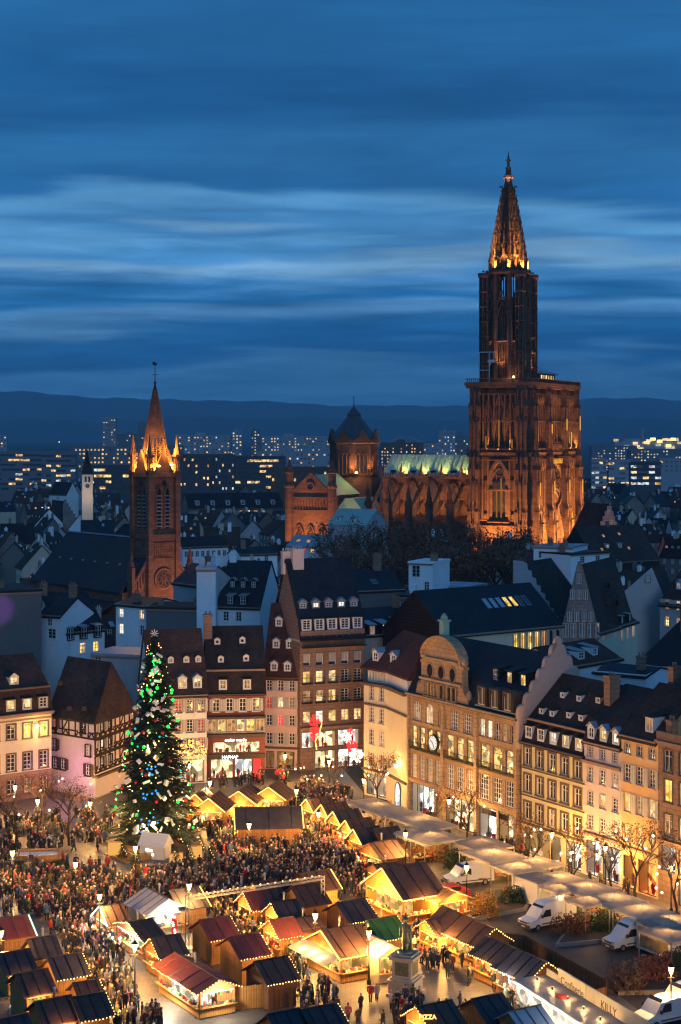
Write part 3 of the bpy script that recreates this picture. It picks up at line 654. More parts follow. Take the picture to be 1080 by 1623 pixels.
    MB().prism(poly[::-1], 23.38, 23.95, axis='x').build('scalloped_gable', plaster('pinkish rendered gable', (.45, .33, .27)), rt)
def window_dormer(rt, x, z, w, h, pm, arch=False):
    b = MB(); b.box(-w / 2 - .16, w / 2 + .16, .02, 1.6, 0, h + .35); d = b.build('dormer', M_dframe, rt, (x, -.35, z))
    window(d, 0, .15, w, h, pm, 'four', M_frame, M_dframe, .1, y=-.12, arch=M_dframe if arch else None, sill=False)
clock_store()
# ---- cream corner house with lit alley wall
def corner_house():
    P0, P1, P2 = G(577, 1259), G(613, 1268), G(645, 1287); eave = 17.2
    rz, Wd = frame_of(P0, P1)
    rows = [dict(z=z, h=2.0, w=.95, xs=[Wd * .34, Wd * .78], style='tall', sm=M_cream, lit=l, sur=.1) for z, l in ((3.9, 'rr'), (7.0, '.d'), (10.0, '..'), (13.0, '..'))]
    rt, _ = house('corner_house', 'cream corner house with hipped brown roof beside the clock store', P0, P1, 7.0, 15.2, None, M_cream, None, rows, ledges=[(3.45, .3, .25), (12.2, .25, .2), (14.9, .4, .5)], gables=False, shop=dict(bays=[(Wd * .12, Wd * .5, .2, 3.0, M_shopw), (Wd * .58, Wd * .96, .2, 3.0, M_shopw)]), ledge_mat=M_trimd)
    inv = lambda p: (Matrix.Rotation(-rz, 2) @ (Vector(p) - Vector(P0)))
    q = inv(P2); ang = math.atan2(q.y, q.x - Wd); ln = (q - Vector((Wd, 0))).length
    b = MB(); b.add([(Wd, 0, 0), (q.x, q.y, 0), (q.x, q.y, 15.2), (Wd, 0, 15.2)], [(0, 1, 2, 3)]); b.add([(q.x, q.y, 0), (q.x + 2, q.y + 7, 0), (q.x + 2, q.y + 7, 15.2), (q.x, q.y, 15.2)], [(0, 1, 2, 3)])
    b.build('side_wall', M_cream, rt)
    dn = lambda s, o, z: (Wd + (q.x - Wd) * s + o * math.sin(ang), q.y * s - o * math.cos(ang), z)
    for z, h, o in ((3.45, .3, .25), (12.2, .25, .2), (14.9, .4, .5)):
        MB().bar(dn(-.02, o / 2, z + h / 2), dn(1.0, o / 2, z + h / 2), o, h).build('cornice', M_trimd, rt)
    # set-back attic storey and hipped roof
    att = [(.25, .5), (Wd - .1, .5), (q.x - .3, q.y + .4), (q.x + 1.5, q.y + 6.5), (.25, 7)]
    MB().prism(att, 15.3, eave, axis='z').build('attic_wall', M_white, rt)
    for x in (.25, .5, .75): window(rt, Wd * x, 15.6, .55, 1.2, M_litw if x == .75 else M_dim, 'two', M_frame, M_cream, .06, y=.34, sill=False)
    b = MB(); ev = [(-.5, -.3), (Wd + .1, -.3), (q.x + .5, q.y - .3), (q.x + 2.6, q.y + 7.2), (-.5, 7.6)]; rg = [(3.0, 4.6), (q.x + .4, q.y + 3.8)]
    vs = [(x, y, eave) for x, y in ev] + [(x, y, 22.2) for x, y in rg] + [(x, y, eave - .25) for x, y in ev]
    b.add(vs, [(0, 1, 5), (1, 2, 6, 5), (2, 3, 6), (3, 4, 5, 6), (4, 0, 5), (7, 8, 1, 0), (8, 9, 2, 1), (9, 10, 3, 2), (10, 11, 4, 3), (11, 7, 0, 4)]); b.build('roof', M_tiler, rt)
    dormer(rt, Wd + .6, 18.2, [(-.3, eave), (4.4, 22.2)], .9, 1.1, M_glass, M_frame, M_zinc, 'four', 'gable')
    dormer(rt, Wd * .35, 18.2, [(-.3, eave), (4.6, 22.2)], .9, 1.1, M_glass, M_frame, M_zinc, 'four', 'gable')
    # arched shop entrance on the side wall and the flood lamp above it
    door = ob('arched_doorway', MB().prism(arch_pts(-.95, .95, 2.2, 3.15) + [(.95, 0), (-.95, 0)], -.08, .0).mesh('arched_doorway', [M_shopw]), rt, dn(.62, .04, .1), ang)
    fr = MB(); pts = [(-.95, 0)] + arch_pts(-.95, .95, 2.2, 3.15) + [(.95, 0)]
    for a, c in zip(pts, pts[1:]): fr.bar((a[0], -.12, a[1]), (c[0], -.12, c[1]), .14)
    fr.build('doorway_frame', M_dframe, door)
    fl = ob('wall_lamp', MB().lathe([(.15, 0), (.28, .25), (.2, .4)], 8).mesh('wall_lamp', [M_bulbw]), rt, dn(.62, .45, 5.2)); lamp('', (0, 0, .5), 420, (1, .55, .14), .2, fl)
corner_house()
# ---- yellow five bay house
def row_house(name, label, t0, t1, dep, eave, prof, wall, roof, rows, **k): return house(name, label, row(t0), row(t1), dep, eave, prof, wall, roof, rows, **k)
pf = mprof(11, 12.9, 15.5, 20.4, .9)
rt, Wd = row_house('yellow_house', 'pale yellow house with five dark framed window bays and brown mansard roof', 24.0, 35.5, 11, 12.9, pf, M_yellow, M_tiled,
    [dict(z=z, h=2.0, w=1.15, n=5, style='tee', sm=M_trimd, lit=l, sur=.26) for z, l in ((4.0, '..d..'), (7.2, '.....'), (10.3, '.....'))],
    cornice=(12.7, .3, .35), ledges=[(3.45, .25, .2), (6.7, .14, .1), (9.85, .14, .1)], shop=dict(bays=[(.6, 2.0, .1, 3.1, M_dimshop if 'M_dimshop' in globals() else M_shop), (2.9, 4.1, .1, 3.1, M_shop), (5.4, 7.4, .1, 3.1, M_shop), (8.2, 11.0, .1, 3.1, M_shopw)]), ledge_mat=M_trimd)
for i in range(5): dormer(rt, Wd * (i + .5) / 5, 13.5, [(-.02, 13.0), (.9, 15.5)], 1.0, 1.3, (M_glass, M_glass, M_litw, M_lit, M_lit)[i], M_frame, M_tiled, 'four', 'shed')
MB().box(-.1, Wd + .1, .55, .8, 15.42, 15.66).build('gutter', M_trim, rt)
for x, z in ((1.6, 16.2), (3.6, 16.2), (6.4, 16.4), (8.6, 16.4), (3.0, 18.1), (6.0, 18.1), (9.2, 18.3)): dormer(rt, x, z, [(.9, 15.5), (6.05, 20.4)], .55, .6, M_glass, M_frame, M_tiled, 'none', 'shed')
chimney(rt, Wd - .3, 4.2, 17, 20.9, 1.0, 1.5, M_brown)
# ---- pink three bay house
pf = mprof(11, 14.7, 17.2, 20.6, .9)
rt, Wd = row_house('pink_house', 'narrow pink plaster house with three window bays and white dormers', 35.5, 41.8, 11, 14.7, pf, M_rose, M_tiled,
    [dict(z=5.2, h=1.5, w=1.0, n=3, style='tall', sm=M_rose, lit='..d', sur=.08), dict(z=7.8, h=1.5, w=1.0, n=3, style='tall', sm=M_rose, lit='.l.', sur=.08), dict(z=10.4, h=1.6, w=1.0, n=3, style='tall', sm=M_rose, lit='..l', sur=.08), dict(z=13.1, h=1.15, w=.95, n=3, style='tall', sm=M_rose, sur=.08)],
    cornice=(14.5, .3, .3), ledges=[(12.4, .35, .3), (4.55, .3, .3)], shop=dict(bays=[(.3, 2.9, .1, 3.9, M_shopw), (3.1, 6.0, .1, 3.9, M_shopw)]))
for i in range(3): dormer(rt, Wd * (i + .5) / 3, 15.2, [(-.02, 14.8), (.9, 17.2)], .9, 1.2, (M_glass, M_lit, M_litw)[i], M_frame, M_zinc, 'four', 'gable')
chimney(rt, .5, 3.5, 17.5, 21.6, 1.0, 1.4, M_brown)
# ---- orange house with shutters
pf = gprof(11, 16.5, 21.6, .5)
rt, Wd = row_house('orange_house', 'orange plaster house with pale shutters above a red lit shop', 41.8, 47.7, 11, 16.5, pf, M_orange, M_tiled,
    [dict(z=5.0, h=1.9, w=1.0, n=3, style='tall', sm=M_orange, lit='yyl', sur=.06), dict(z=8.3, h=2.0, w=1.0, n=3, style='tall', sm=M_orange, lit='ydl', sh=M_shut, sur=.06), dict(z=11.5, h=1.9, w=1.0, n=3, style='tall', sm=M_orange, lit='...', sh=M_shut, sur=.06), dict(z=14.5, h=1.1, w=.95, n=3, style='four', sm=M_orange, sur=.06)],
    cornice=(16.2, .3, .35), ledges=[(4.4, .25, .25)], shop=dict(bays=[(.3, 2.4, .1, 3.6, M_shopo), (2.7, 5.6, .1, 3.6, M_shopo)]))
dormer(rt, 3.9, 17.2, [(-.5, 16.25), (5.5, 21.6)], 1.0, 1.5, M_dim, M_frame, M_tiled, 'two', 'shed'); chimney(rt, 1.2, 6.5, 20, 23.2, .8, 1.2, M_brown)
# ---- brown corner house with a roof terrace
pf = [(3.2, 20.8), (3.9, 21.2), (6.5, 24.6), (12, 20.8)]
rt, Wd = row_house('brown_house', 'brown stone house with tall yellow lit windows and blue mansard attic at right edge', 47.7, 60.0, 11, 16.6, None, M_brown, None,
    [dict(z=z, h=2.3, w=1.25, n=5, m=.4, style='tee', sm=M_trimd, lit=l, sur=.12) for z, l in ((6.9, 'dw.w.'), (10.5, 'yylyy'), (13.6, '..d..'))],
    cornice=(16.3, .5, .35), ledges=[(6.2, .3, .2)], gables=False, shop=dict(bays=[(.4, 2.6, 3.3, 5.9, M_shopw), (3.0, 5.6, 3.3, 5.9, M_shopw), (6.2, 9.4, 3.3, 5.9, M_shopw), (3.0, 5.6, .1, 2.9, M_shopw), (6.2, 9.4, .1, 2.9, M_shopw)]))
b = MB(); holed(b, Wd - 1.8, 16.6, 20.4, [(1.9 + i * 2.4, 3.5 + i * 2.4, 17.0, 19.6) for i in range(4)], y=3.0, x0=1.5); b.box(1.5, Wd, 3.32, 10.8, 16.6, 20.4); b.build('attic_wall', M_cream, rt)
for i in range(4): window(rt, 2.7 + i * 2.4, 17.0, 1.6, 2.6, M_lity, 'two', M_frame, None, 0, y=3.0, sill=False)
b = MB(); b.prism([(2.4, 20.3), (2.4, 20.8), (3.6, 24.2), (7, 26.0), (11, 20.3)][::-1], 1.1, Wd + .2, axis='x'); rf = b.build('roof', M_slate, rt)
for i in range(3): dormer(rt, 3.6 + i * 3.0, 21.2, [(2.4, 20.8), (3.6, 24.2)], 1.3, 1.9, M_glass, M_frame, M_zinc, 'two', 'shed')
b = MB(); b.box(.0, Wd, -.25, .05, 16.85, 17.7); b.build('parapet', M_brown, rt); chimney(rt, .6, 1.4, 16.6, 18.6, .9, .9, M_brown)
# ================================================================ houses on the far side of the square
# ---- tall brown store, five bays
A, B = (XU(476, 246), 246), (XU(577, 250), 250); pf = [(-.6, 19.0), (-.35, 19.2), (.5, 22.0), (5.5, 30.3), (11.3, 20)]
def tall_store():
    rz, Wd = frame_of(A, B); xs = [Wd * (i + .5) / 5 for i in range(5)]
    rows = [dict(z=z, h=1.65, w=1.15, xs=xs, style='tall', sm=M_brown, lit=l, sur=.1, balc=bc) for z, l, bc in ((6.9, 'lwyll', 0), (9.9, 'dly..', 1), (12.7, 'yll..', 1))]
    rows.append(dict(z=15.1, h=1.8, w=1.15, xs=xs, style='none', sm=M_brown, sur=.1))
    rt, Wd = house('tall_store', 'tall brown stone store with five bays, blue slate attic and red light garlands', A, B, 11, 18.6, pf, M_brown, M_slate, rows, cornice=(17.6, .35, .4), ledges=[(5.9, .4, .5)],
        shop=dict(bays=[(.3, 2.1, 3.2, 5.6, M_shopw), (2.4, 5.6, 3.2, 5.6, M_shop), (6.0, 9.3, 3.2, 5.6, M_shopw), (2.4, 5.6, .1, 2.8, M_shop), (6.0, 9.3, .1, 2.8, M_shopw)]))
    for i, x in enumerate(xs):   # drawn blinds of the fourth row
        MB().box(x - .5, x + .5, .10, .14, 15.6, 16.85).build('roller_blind', M_shut, rt)
        window(rt, x, 18.05, 1.05, 1.75, M_glass, 'tall', M_frame, M_brown, .08, y=-.26)
    MB().box(.0, Wd, -.25, .3, 17.95, 20.2).build('attic_front', M_brown, rt)
    for i, x in enumerate(xs):
        dormer(rt, x, 20.35, [(-.35, 19.2), (.5, 22.0)], 1.25, 1.5, M_glass, M_frame, M_slate, 'tall', 'shed')
        dormer(rt, x, 23.4, [(.5, 22.0), (5.5, 30.3)], .95, .75, M_litw if i % 2 else M_glass, M_zinc, M_zinc, 'four', 'gable')
    b = MB()
    for k in range(60): b.box(.05 + k * (Wd - .1) / 59 - .02, .05 + k * (Wd - .1) / 59 + .02, -.95, -.91, 17.95, 18.9)
    b.box(0, Wd, -.98, -.88, 18.9, 18.98); b.box(0, Wd, -1.0, -.62, 17.8, 17.94); b.build('balcony_rail', M_iron, rt)
    MB().box(-.02, .22, 0, 11, 18.6, 18.9).build('party_wall_cap', M_beige, rt)
    chimney(rt, 1.6, 5.0, 27.5, 31.6, 1.7, .9, M_rose); chimney(rt, .4, 6.2, 28, 31.2, 1.6, .9, M_rose)
    return rt
tall = tall_store()
# ---- pink house with steep red roof
A, B = (XU(418, 248), 248), (XU(472, 247), 247); pf = gprof(11, 13.4, 23.6, .35)
rt, Wd = house('pink_gabled_house', 'slim pink house with steep dark red roof and three rows of dormers', A, B, 11, 13.4, pf, M_pink, M_tiler,
    [dict(z=3.6, h=1.7, w=.85, n=3, style='cross', sm=M_pink, sh=M_shut, lit='...', sur=.05), dict(z=6.3, h=1.6, w=.85, n=3, style='cross', sm=M_pink, sh=M_shut, lit='.R.', sur=.05), dict(z=8.9, h=1.6, w=.85, n=3, style='cross', sm=M_pink, sh=M_shut, lit='rld', sur=.05), dict(z=11.4, h=1.5, w=.85, n=3, style='cross', sm=M_pink, sh=M_shut, sur=.05)],
    cornice=(13.1, .25, .25), ledges=[(3.0, .3, .35)], shop=dict(bays=[(.4, 1.6, .1, 2.6, M_dim), (2.0, 4.6, .1, 2.6, M_dim)]), ledge_mat=M_trimd)
for z, xs in ((14.3, (1.5, 3.5)), (17.4, (1.4, 3.4)), (20.4, (1.4, 3.4))):
    for x in xs: dormer(rt, x, z, [(-.35, 13.15), (5.5, 23.6)], .8, 1.0, M_glass, M_frame, M_zinc, 'four', 'gable')
# ---- dark roofed house with two lit shop floors
A, B = (XU(329, 240), 240), (XU(420, 241), 241); pf = mprof(11, 12.0, 15.2, 21.0, .9)
def fashion():
    rt, Wd = house('fashion_house', 'red house with white shutters above two storeys of lit fashion shop', A, B, 11, 12.0, pf, plaster('oxblood plaster', (.20, .055, .04)), M_tiled,
        [dict(z=9.6, h=1.75, w=.95, n=4, m=.3, style='cross', sm=M_frame, sh=M_shut, sur=.06), dict(z=6.7, h=1.7, w=1.15, n=6, style='two', sm=M_shut, lit='dldlyd', sur=.08)],
        cornice=(11.75, .3, .35), ledges=[(8.6, .3, .5), (5.9, .5, .35), (3.0, .6, .4)], shop=dict(bays=[(.8, 7.4, 3.7, 5.3, M_shop), (.5, 3.6, .1, 2.9, M_shop), (3.9, 6.3, .1, 2.9, M_shopw)]), ledge_mat=M_dframe)
    for x in (2.2, 5.6): dormer(rt, x, 12.7, [(-.02, 12.1), (.9, 15.2)], .9, 1.3, M_dim, M_frame, M_tiled, 'four', 'shed')
    for x, z in ((2.0, 16.3), (5.6, 16.4), (1.6, 18.6), (5.2, 18.7)): dormer(rt, x, z, [(.9, 15.2), (6.05, 21)], .6, .65, M_glass, M_frame, M_tiled, 'none', 'gable')
    MB().box(-.1, Wd + .1, .55, .8, 15.15, 15.4).build('gutter', M_trim, rt)
    MB().box(6.5, 7.5, -.1, .0, .3, 2.8).build('red_panel', M_redb2, rt)
    sign(rt, 'HAPHAP', 2.0, -.70, 3.05, .6); sign(rt, 'coder mode', 2.4, -.62, 5.42, .62)
    chimney(rt, .3, 5, 19, 22.6, 1.2, 1.0, M_brown)
M_redb2 = glow('red shop panel', (1, .05, .04), 1.6)
def sign(parent, text, x, y, z, size, mat=None, rz=0.0, ex=.02):
    c = bpy.data.curves.new('lettering', 'FONT'); c.body = text; c.size = size; c.extrude = ex; c.resolution_u = 3
    t = bpy.data.objects.new('lettering', c); COL.objects.link(t); bpy.context.view_layer.update()
    me = bpy.data.meshes.new_from_object(t.evaluated_get(bpy.context.evaluated_depsgraph_get())); bpy.data.objects.remove(t); me.materials.clear(); me.materials.append(mat or M_sign)
    o = ob('lettering', me, parent, (x, y, z)); o.rotation_euler = (R(90), 0, rz); return o
fashion()
# ---- white plaster house half behind the Christmas tree
A, B = (XU(238, 236), 236), (XU(328, 238), 238); pf = gprof(11, 12.4, 21.0, .5)
rt, Wd = house('plaster_house', 'pale plaster house with red lit rooms and golden garland, beside the Christmas tree', A, B, 11, 12.4, pf, M_white, M_tile,
    [dict(z=z, h=1.7, w=.9, n=5, style='tall', sm=M_trimd, sh=M_shut, lit=l, sur=.05) for z, l in ((4.6, '....r'), (7.2, '..r.r'), (10.0, '..r..'))],
    cornice=(12.1, .3, .35), ledges=[(3.9, .3, .3)], shop=dict(bays=[(.5, 3.6, .1, 3.2, M_shop), (4.1, 7.6, .1, 3.4, M_shop)]))
for x in (4.6, 6.7): dormer(rt, x, 13.3, [(-.5, 12.15), (5.5, 21)], 1.0, 1.3, M_lit, M_frame, M_zinc, 'four', 'gable')
for x in (3.3, 5.5, 7.2): dormer(rt, x, 16.6, [(-.5, 12.15), (5.5, 21)], .6, .6, M_glass, M_frame, M_tile, 'four', 'gable')
# ---- half-timbered corner house
def timbered():
    P0, P1, P2 = G(80, 1252), G(151, 1266), (XU(212, 238), 238); eave = 10.4; ridge = 17.6
    rt = root('half_timbered_house', 'half-timbered corner house with big brown hipped roof and pink lit wall', 'building', (P1[0], P1[1], 0), 0)
    P = [Vector(P0) - Vector(P1), Vector((0, 0)), Vector(P2) - Vector(P1)]
    back = P[0] + (P[2] - P[1])
    b = MB()
    for a, c in ((P[0], P[1]), (P[1], P[2]), (P[2], back), (back, P[0])): b.add([(a.x, a.y, 0), (c.x, c.y, 0), (c.x, c.y, eave), (a.x, a.y, eave)], [(0, 1, 2, 3)])
    b.build('wall', plaster('pale pink plaster', (.68, .56, .52)), rt)
    for (a, c, kind) in ((P[0], P[1], 0), (P[1], P[2], 1)):
        d = c - a; ln = d.length; rz = math.atan2(d.y, d.x); fc = ob('facade', None, rt, (a.x, a.y, 0), rz)
        fc.name = 'facade_frame'; fc.empty_display_size = .1
        beams = []
        zs = ((7.9, 10.2),) if kind == 0 else ((3.4, 5.6), (5.8, 7.8), (8.0, 10.2))
        for z0, z1 in zs:
            for z in (z0, z1): beams.append(((0, z), (ln, z), .24))
            mid = z0 + .75; beams.append(((0, mid), (ln, mid), .18))
            n = max(4, int(ln / 1.25))
            for k in range(n + 1): beams.append(((ln * k / n, z0), (ln * k / n, z1), .2))
            for k in range(n):
                xa, xb = ln * k / n, ln * (k + 1) / n; xm = (xa + xb) / 2
                if kind == 1 or k % 2 == 0: beams.append(((xa + .1, z0 + .1), (xm, mid), .14)); beams.append(((xb - .1, z0 + .1), (xm, mid), .14))
                if k % 3 == 2: beams.append(((xa + .1, mid), (xb - .1, z1), .15))
        for (x0, z0), (x1, z1), w in beams:
            MB().bar((x0, -.03, z0), (x1, -.03, z1), .16, w).build('timber_beam', M_timber, rt).matrix_local = Matrix.Translation((a.x, a.y, 0)) @ Matrix.Rotation(rz, 4, 'Z')
        bpy.data.objects.remove(fc)
        def win(x, z, w, h, pm, sh=None):
            o = window(rt, 0, 0, w, h, pm, 'cross', M_frame, M_timber, .1, None, y=0); p = a + d * (x / ln); nrm = Vector((d.y, -d.x)) / ln * .22
            o.location = (p.x + nrm.x, p.y + nrm.y, z); o.rotation_euler = (0, 0, rz)
            if sh:
                for sx in (-1, 1):
                    s = ob('shutter', shutter_mesh(w * .5, h, sh), rt, (0, 0, 0), rz); q = a + d * ((x + sx * w * .8) / ln) + nrm * .5; s.location = (q.x, q.y, z)
        if kind == 0:
            for x, z, pm, sh in ((1.0, 8.6, M_red, M_shutb), (ln - 2.2, 8.6, M_glass, M_shut), (1.0, 5.7, M_glass, M_shutb), (ln - 1.2, 5.6, M_dim, None), (1.2, 3.2, M_glass, M_shutb), (2.8, 3.2, M_glass, M_shutb), (ln - 1.2, 3.0, M_glass, M_shutb)): win(x, z, .95, 1.45, pm, sh)
        else:
            for x, z, pm in ((1.6, 8.65, M_glass), (3.8, 8.65, M_glass), (1.6, 6.3, M_litw), (3.9, 6.3, M_glass), (1.6, 3.9, M_dim), (4.0, 3.9, M_glass)): win(x, z, .95, 1.35, pm, M_shut)
            b = MB(); b.bar((a.x, a.y - .3, 2.9), (c.x, c.y - .3, 2.9), .9, .3); b.build('canopy', M_trimd, rt)
    e = .6; u = [P[0] + Vector((-.4, -e)), P[1] + Vector((.1, -e - .2)), P[2] + Vector((.6, -.2)), back + Vector((.2, .6))]
    r0 = P[0] * .75 + back * .25 + Vector((.5, 3.0)); r1 = P[1] * .55 + P[2] * .45 + Vector((-.6, 3.2))
    b = MB(); vs = [(p.x, p.y, eave - .15) for p in u] + [(r0.x, r0.y, ridge), (r1.x, r1.y, ridge - .4)] + [(p.x, p.y, eave - .4) for p in u]
    b.add(vs, [(0, 1, 5, 4), (1, 2, 5), (2, 3, 4, 5), (3, 0, 4), (6, 7, 1, 0), (7, 8, 2, 1), (8, 9, 3, 2), (9, 6, 0, 3)]); b.build('roof', M_tile, rt)
    for x, y, z in ((-3.6, .9, 11.6), (-1.6, .6, 11.6), (-5.3, 3.4, 14.6)):
        MB().box(-.3, .3, -.1, 1.4, 0, .6).build('dormer', M_tile, rt, (x, y + .3, z))
    fl = ob('wall_lamp', MB().lathe([(.1, -.1), (.2, .1)], 6).mesh('wall_lamp', [glow('magenta lamp', (1, .3, .9), 8)]), rt, (-4.2, -1.2, 2.9)); lamp('', (0, -.6, .6), 420, (1, .26, .80), .2, fl)
    fl = ob('wall_lamp', MB().lathe([(.1, -.1), (.2, .1)], 6).mesh('wall_lamp', [M_bulb]), rt, (-.4, -1.2, 2.2)); lamp('', (0, -.6, .4), 260, (1, .72, .12), .2, fl)
timbered()
# ---- cream stone house at the left edge
A, B = (XU(-75, 221), 221), (XU(82, 229.5), 229.5); pf = mprof(11, 11.5, 14.6, 18.6, .9)
rt, Wd = house('cream_house', 'cream corner house with brown stone base and slate dormers at left edge', A, B, 11, 11.5, pf, M_cream, M_tile,
    [dict(z=.9, h=1.9, w=1.1, n=6, style='cross', sm=M_trimd, lit='....d.', sur=.12), dict(z=4.0, h=2.2, w=1.15, n=6, style='tall', sm=M_trimd, sur=.2), dict(z=8.2, h=1.9, w=1.15, n=6, style='cross', sm=M_trimd, lit='....yy', sur=.2)],
    cornice=(11.1, .45, .5), ledges=[(3.3, .35, .25), (10.5, .15, .1)], base=(3.3, M_brown))
for i in range(6): dormer(rt, Wd * (i + .5) / 6, 12.0, [(-.02, 11.6), (.9, 14.6)], 1.15, 1.4, (M_glass, M_dim, M_lit, M_lit, M_lit, M_glass)[i], M_zinc, M_slate2, 'cross', 'shed')
MB().box(-.1, Wd + .1, .5, .75, 14.55, 14.8).build('gutter', M_trimd, rt); dormer(rt, Wd * .67, 15.2, [(.9, 14.6), (6.05, 18.6)], 1.1, 1.0, M_lit, M_frame, M_tile, 'four', 'gable')
fl = ob('wall_lamp', MB().lathe([(.12, -.1), (.25, .15), (.15, .3)], 8).mesh('wall_lamp', [M_bulb]), rt, (Wd - 2.4, -.6, 9.6)); lamp('', (0, -.5, -.1), 420, (1, .66, .16), .2, fl)
# ================================================================ cathedral
def pointed_window(parent, w, h, mat, glass, loc, rz, lights=2, name='window', dep=.5):
    """gothic window: pointed stone frame, mullions, small rose in the head; faces -y"""
    key = ('gw', w, h, mat.name, glass.name, lights)
    hz = w * .95
    def mkf():
        b = MB(); pts = [(-w / 2, 0)] + arch_pts(-w / 2, w / 2, h - hz, h, True) + [(w / 2, 0)]
        for a, c in zip(pts, pts[1:]): b.bar((a[0], -dep * .3, a[1]), (c[0], -dep * .3, c[1]), dep, w * .11)
        for a, c in zip(pts, pts[1:]): b.bar((a[0] * 1.16, -dep * .55, a[1] * 1.02), (c[0] * 1.16, -dep * .55, c[1] * 1.02), dep * .5, w * .07)
        b.bar((-w * .62, -dep * .3, -.1), (w * .62, -dep * .3, -.1), dep * 1.5, .35)
        for k in range(1, lights): x = -w / 2 + w * k / lights; b.bar((x, -.06, 0), (x, -.06, h - hz * .75), w * .045)
        n = 10; r = w * .22; cz = h - hz * .62
        for i in range(n):
            t0, t1 = 2 * math.pi * i / n, 2 * math.pi * (i + 1) / n; b.bar((r * math.cos(t0), -.06, cz + r * math.sin(t0)), (r * math.cos(t1), -.06, cz + r * math.sin(t1)), w * .045)
        return b.mesh(name, [mat])
    o = ob(name, cached(key, mkf), parent, loc, rz)
    ob('pane', cached(('gwp',) + key[1:3] + (glass.name,), lambda: MB().prism([(-w / 2, 0)] + arch_pts(-w / 2, w / 2, h - hz, h, True) + [(w / 2, 0)], 0, .06).mesh('pane', [glass])), o)
    return o
def pinnacle(b, x, y, z, w, h, mi=0):
    """slender turret with a spirelet and four corner spikes"""
    b.box(x - w / 2, x + w / 2, y - w / 2, y + w / 2, z, z + h * .42, mi); b.box(x - w * .62, x + w * .62, y - w * .62, y + w * .62, z + h * .42, z + h * .46, mi)
    b.pyr(x, y, z + h * .46, z + h, w * .46, None, mi)
    for sx in (-1, 1):
        for sy in (-1, 1): b.pyr(x + sx * w * .5, y + sy * w * .5, z + h * .46, z + h * .64, w * .12, None, mi)
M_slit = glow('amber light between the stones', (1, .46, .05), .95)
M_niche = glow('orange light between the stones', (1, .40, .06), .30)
M_orglass = glass_mat('leaded glass', (.03, .026, .03), .3)
M_cath = M_darksand
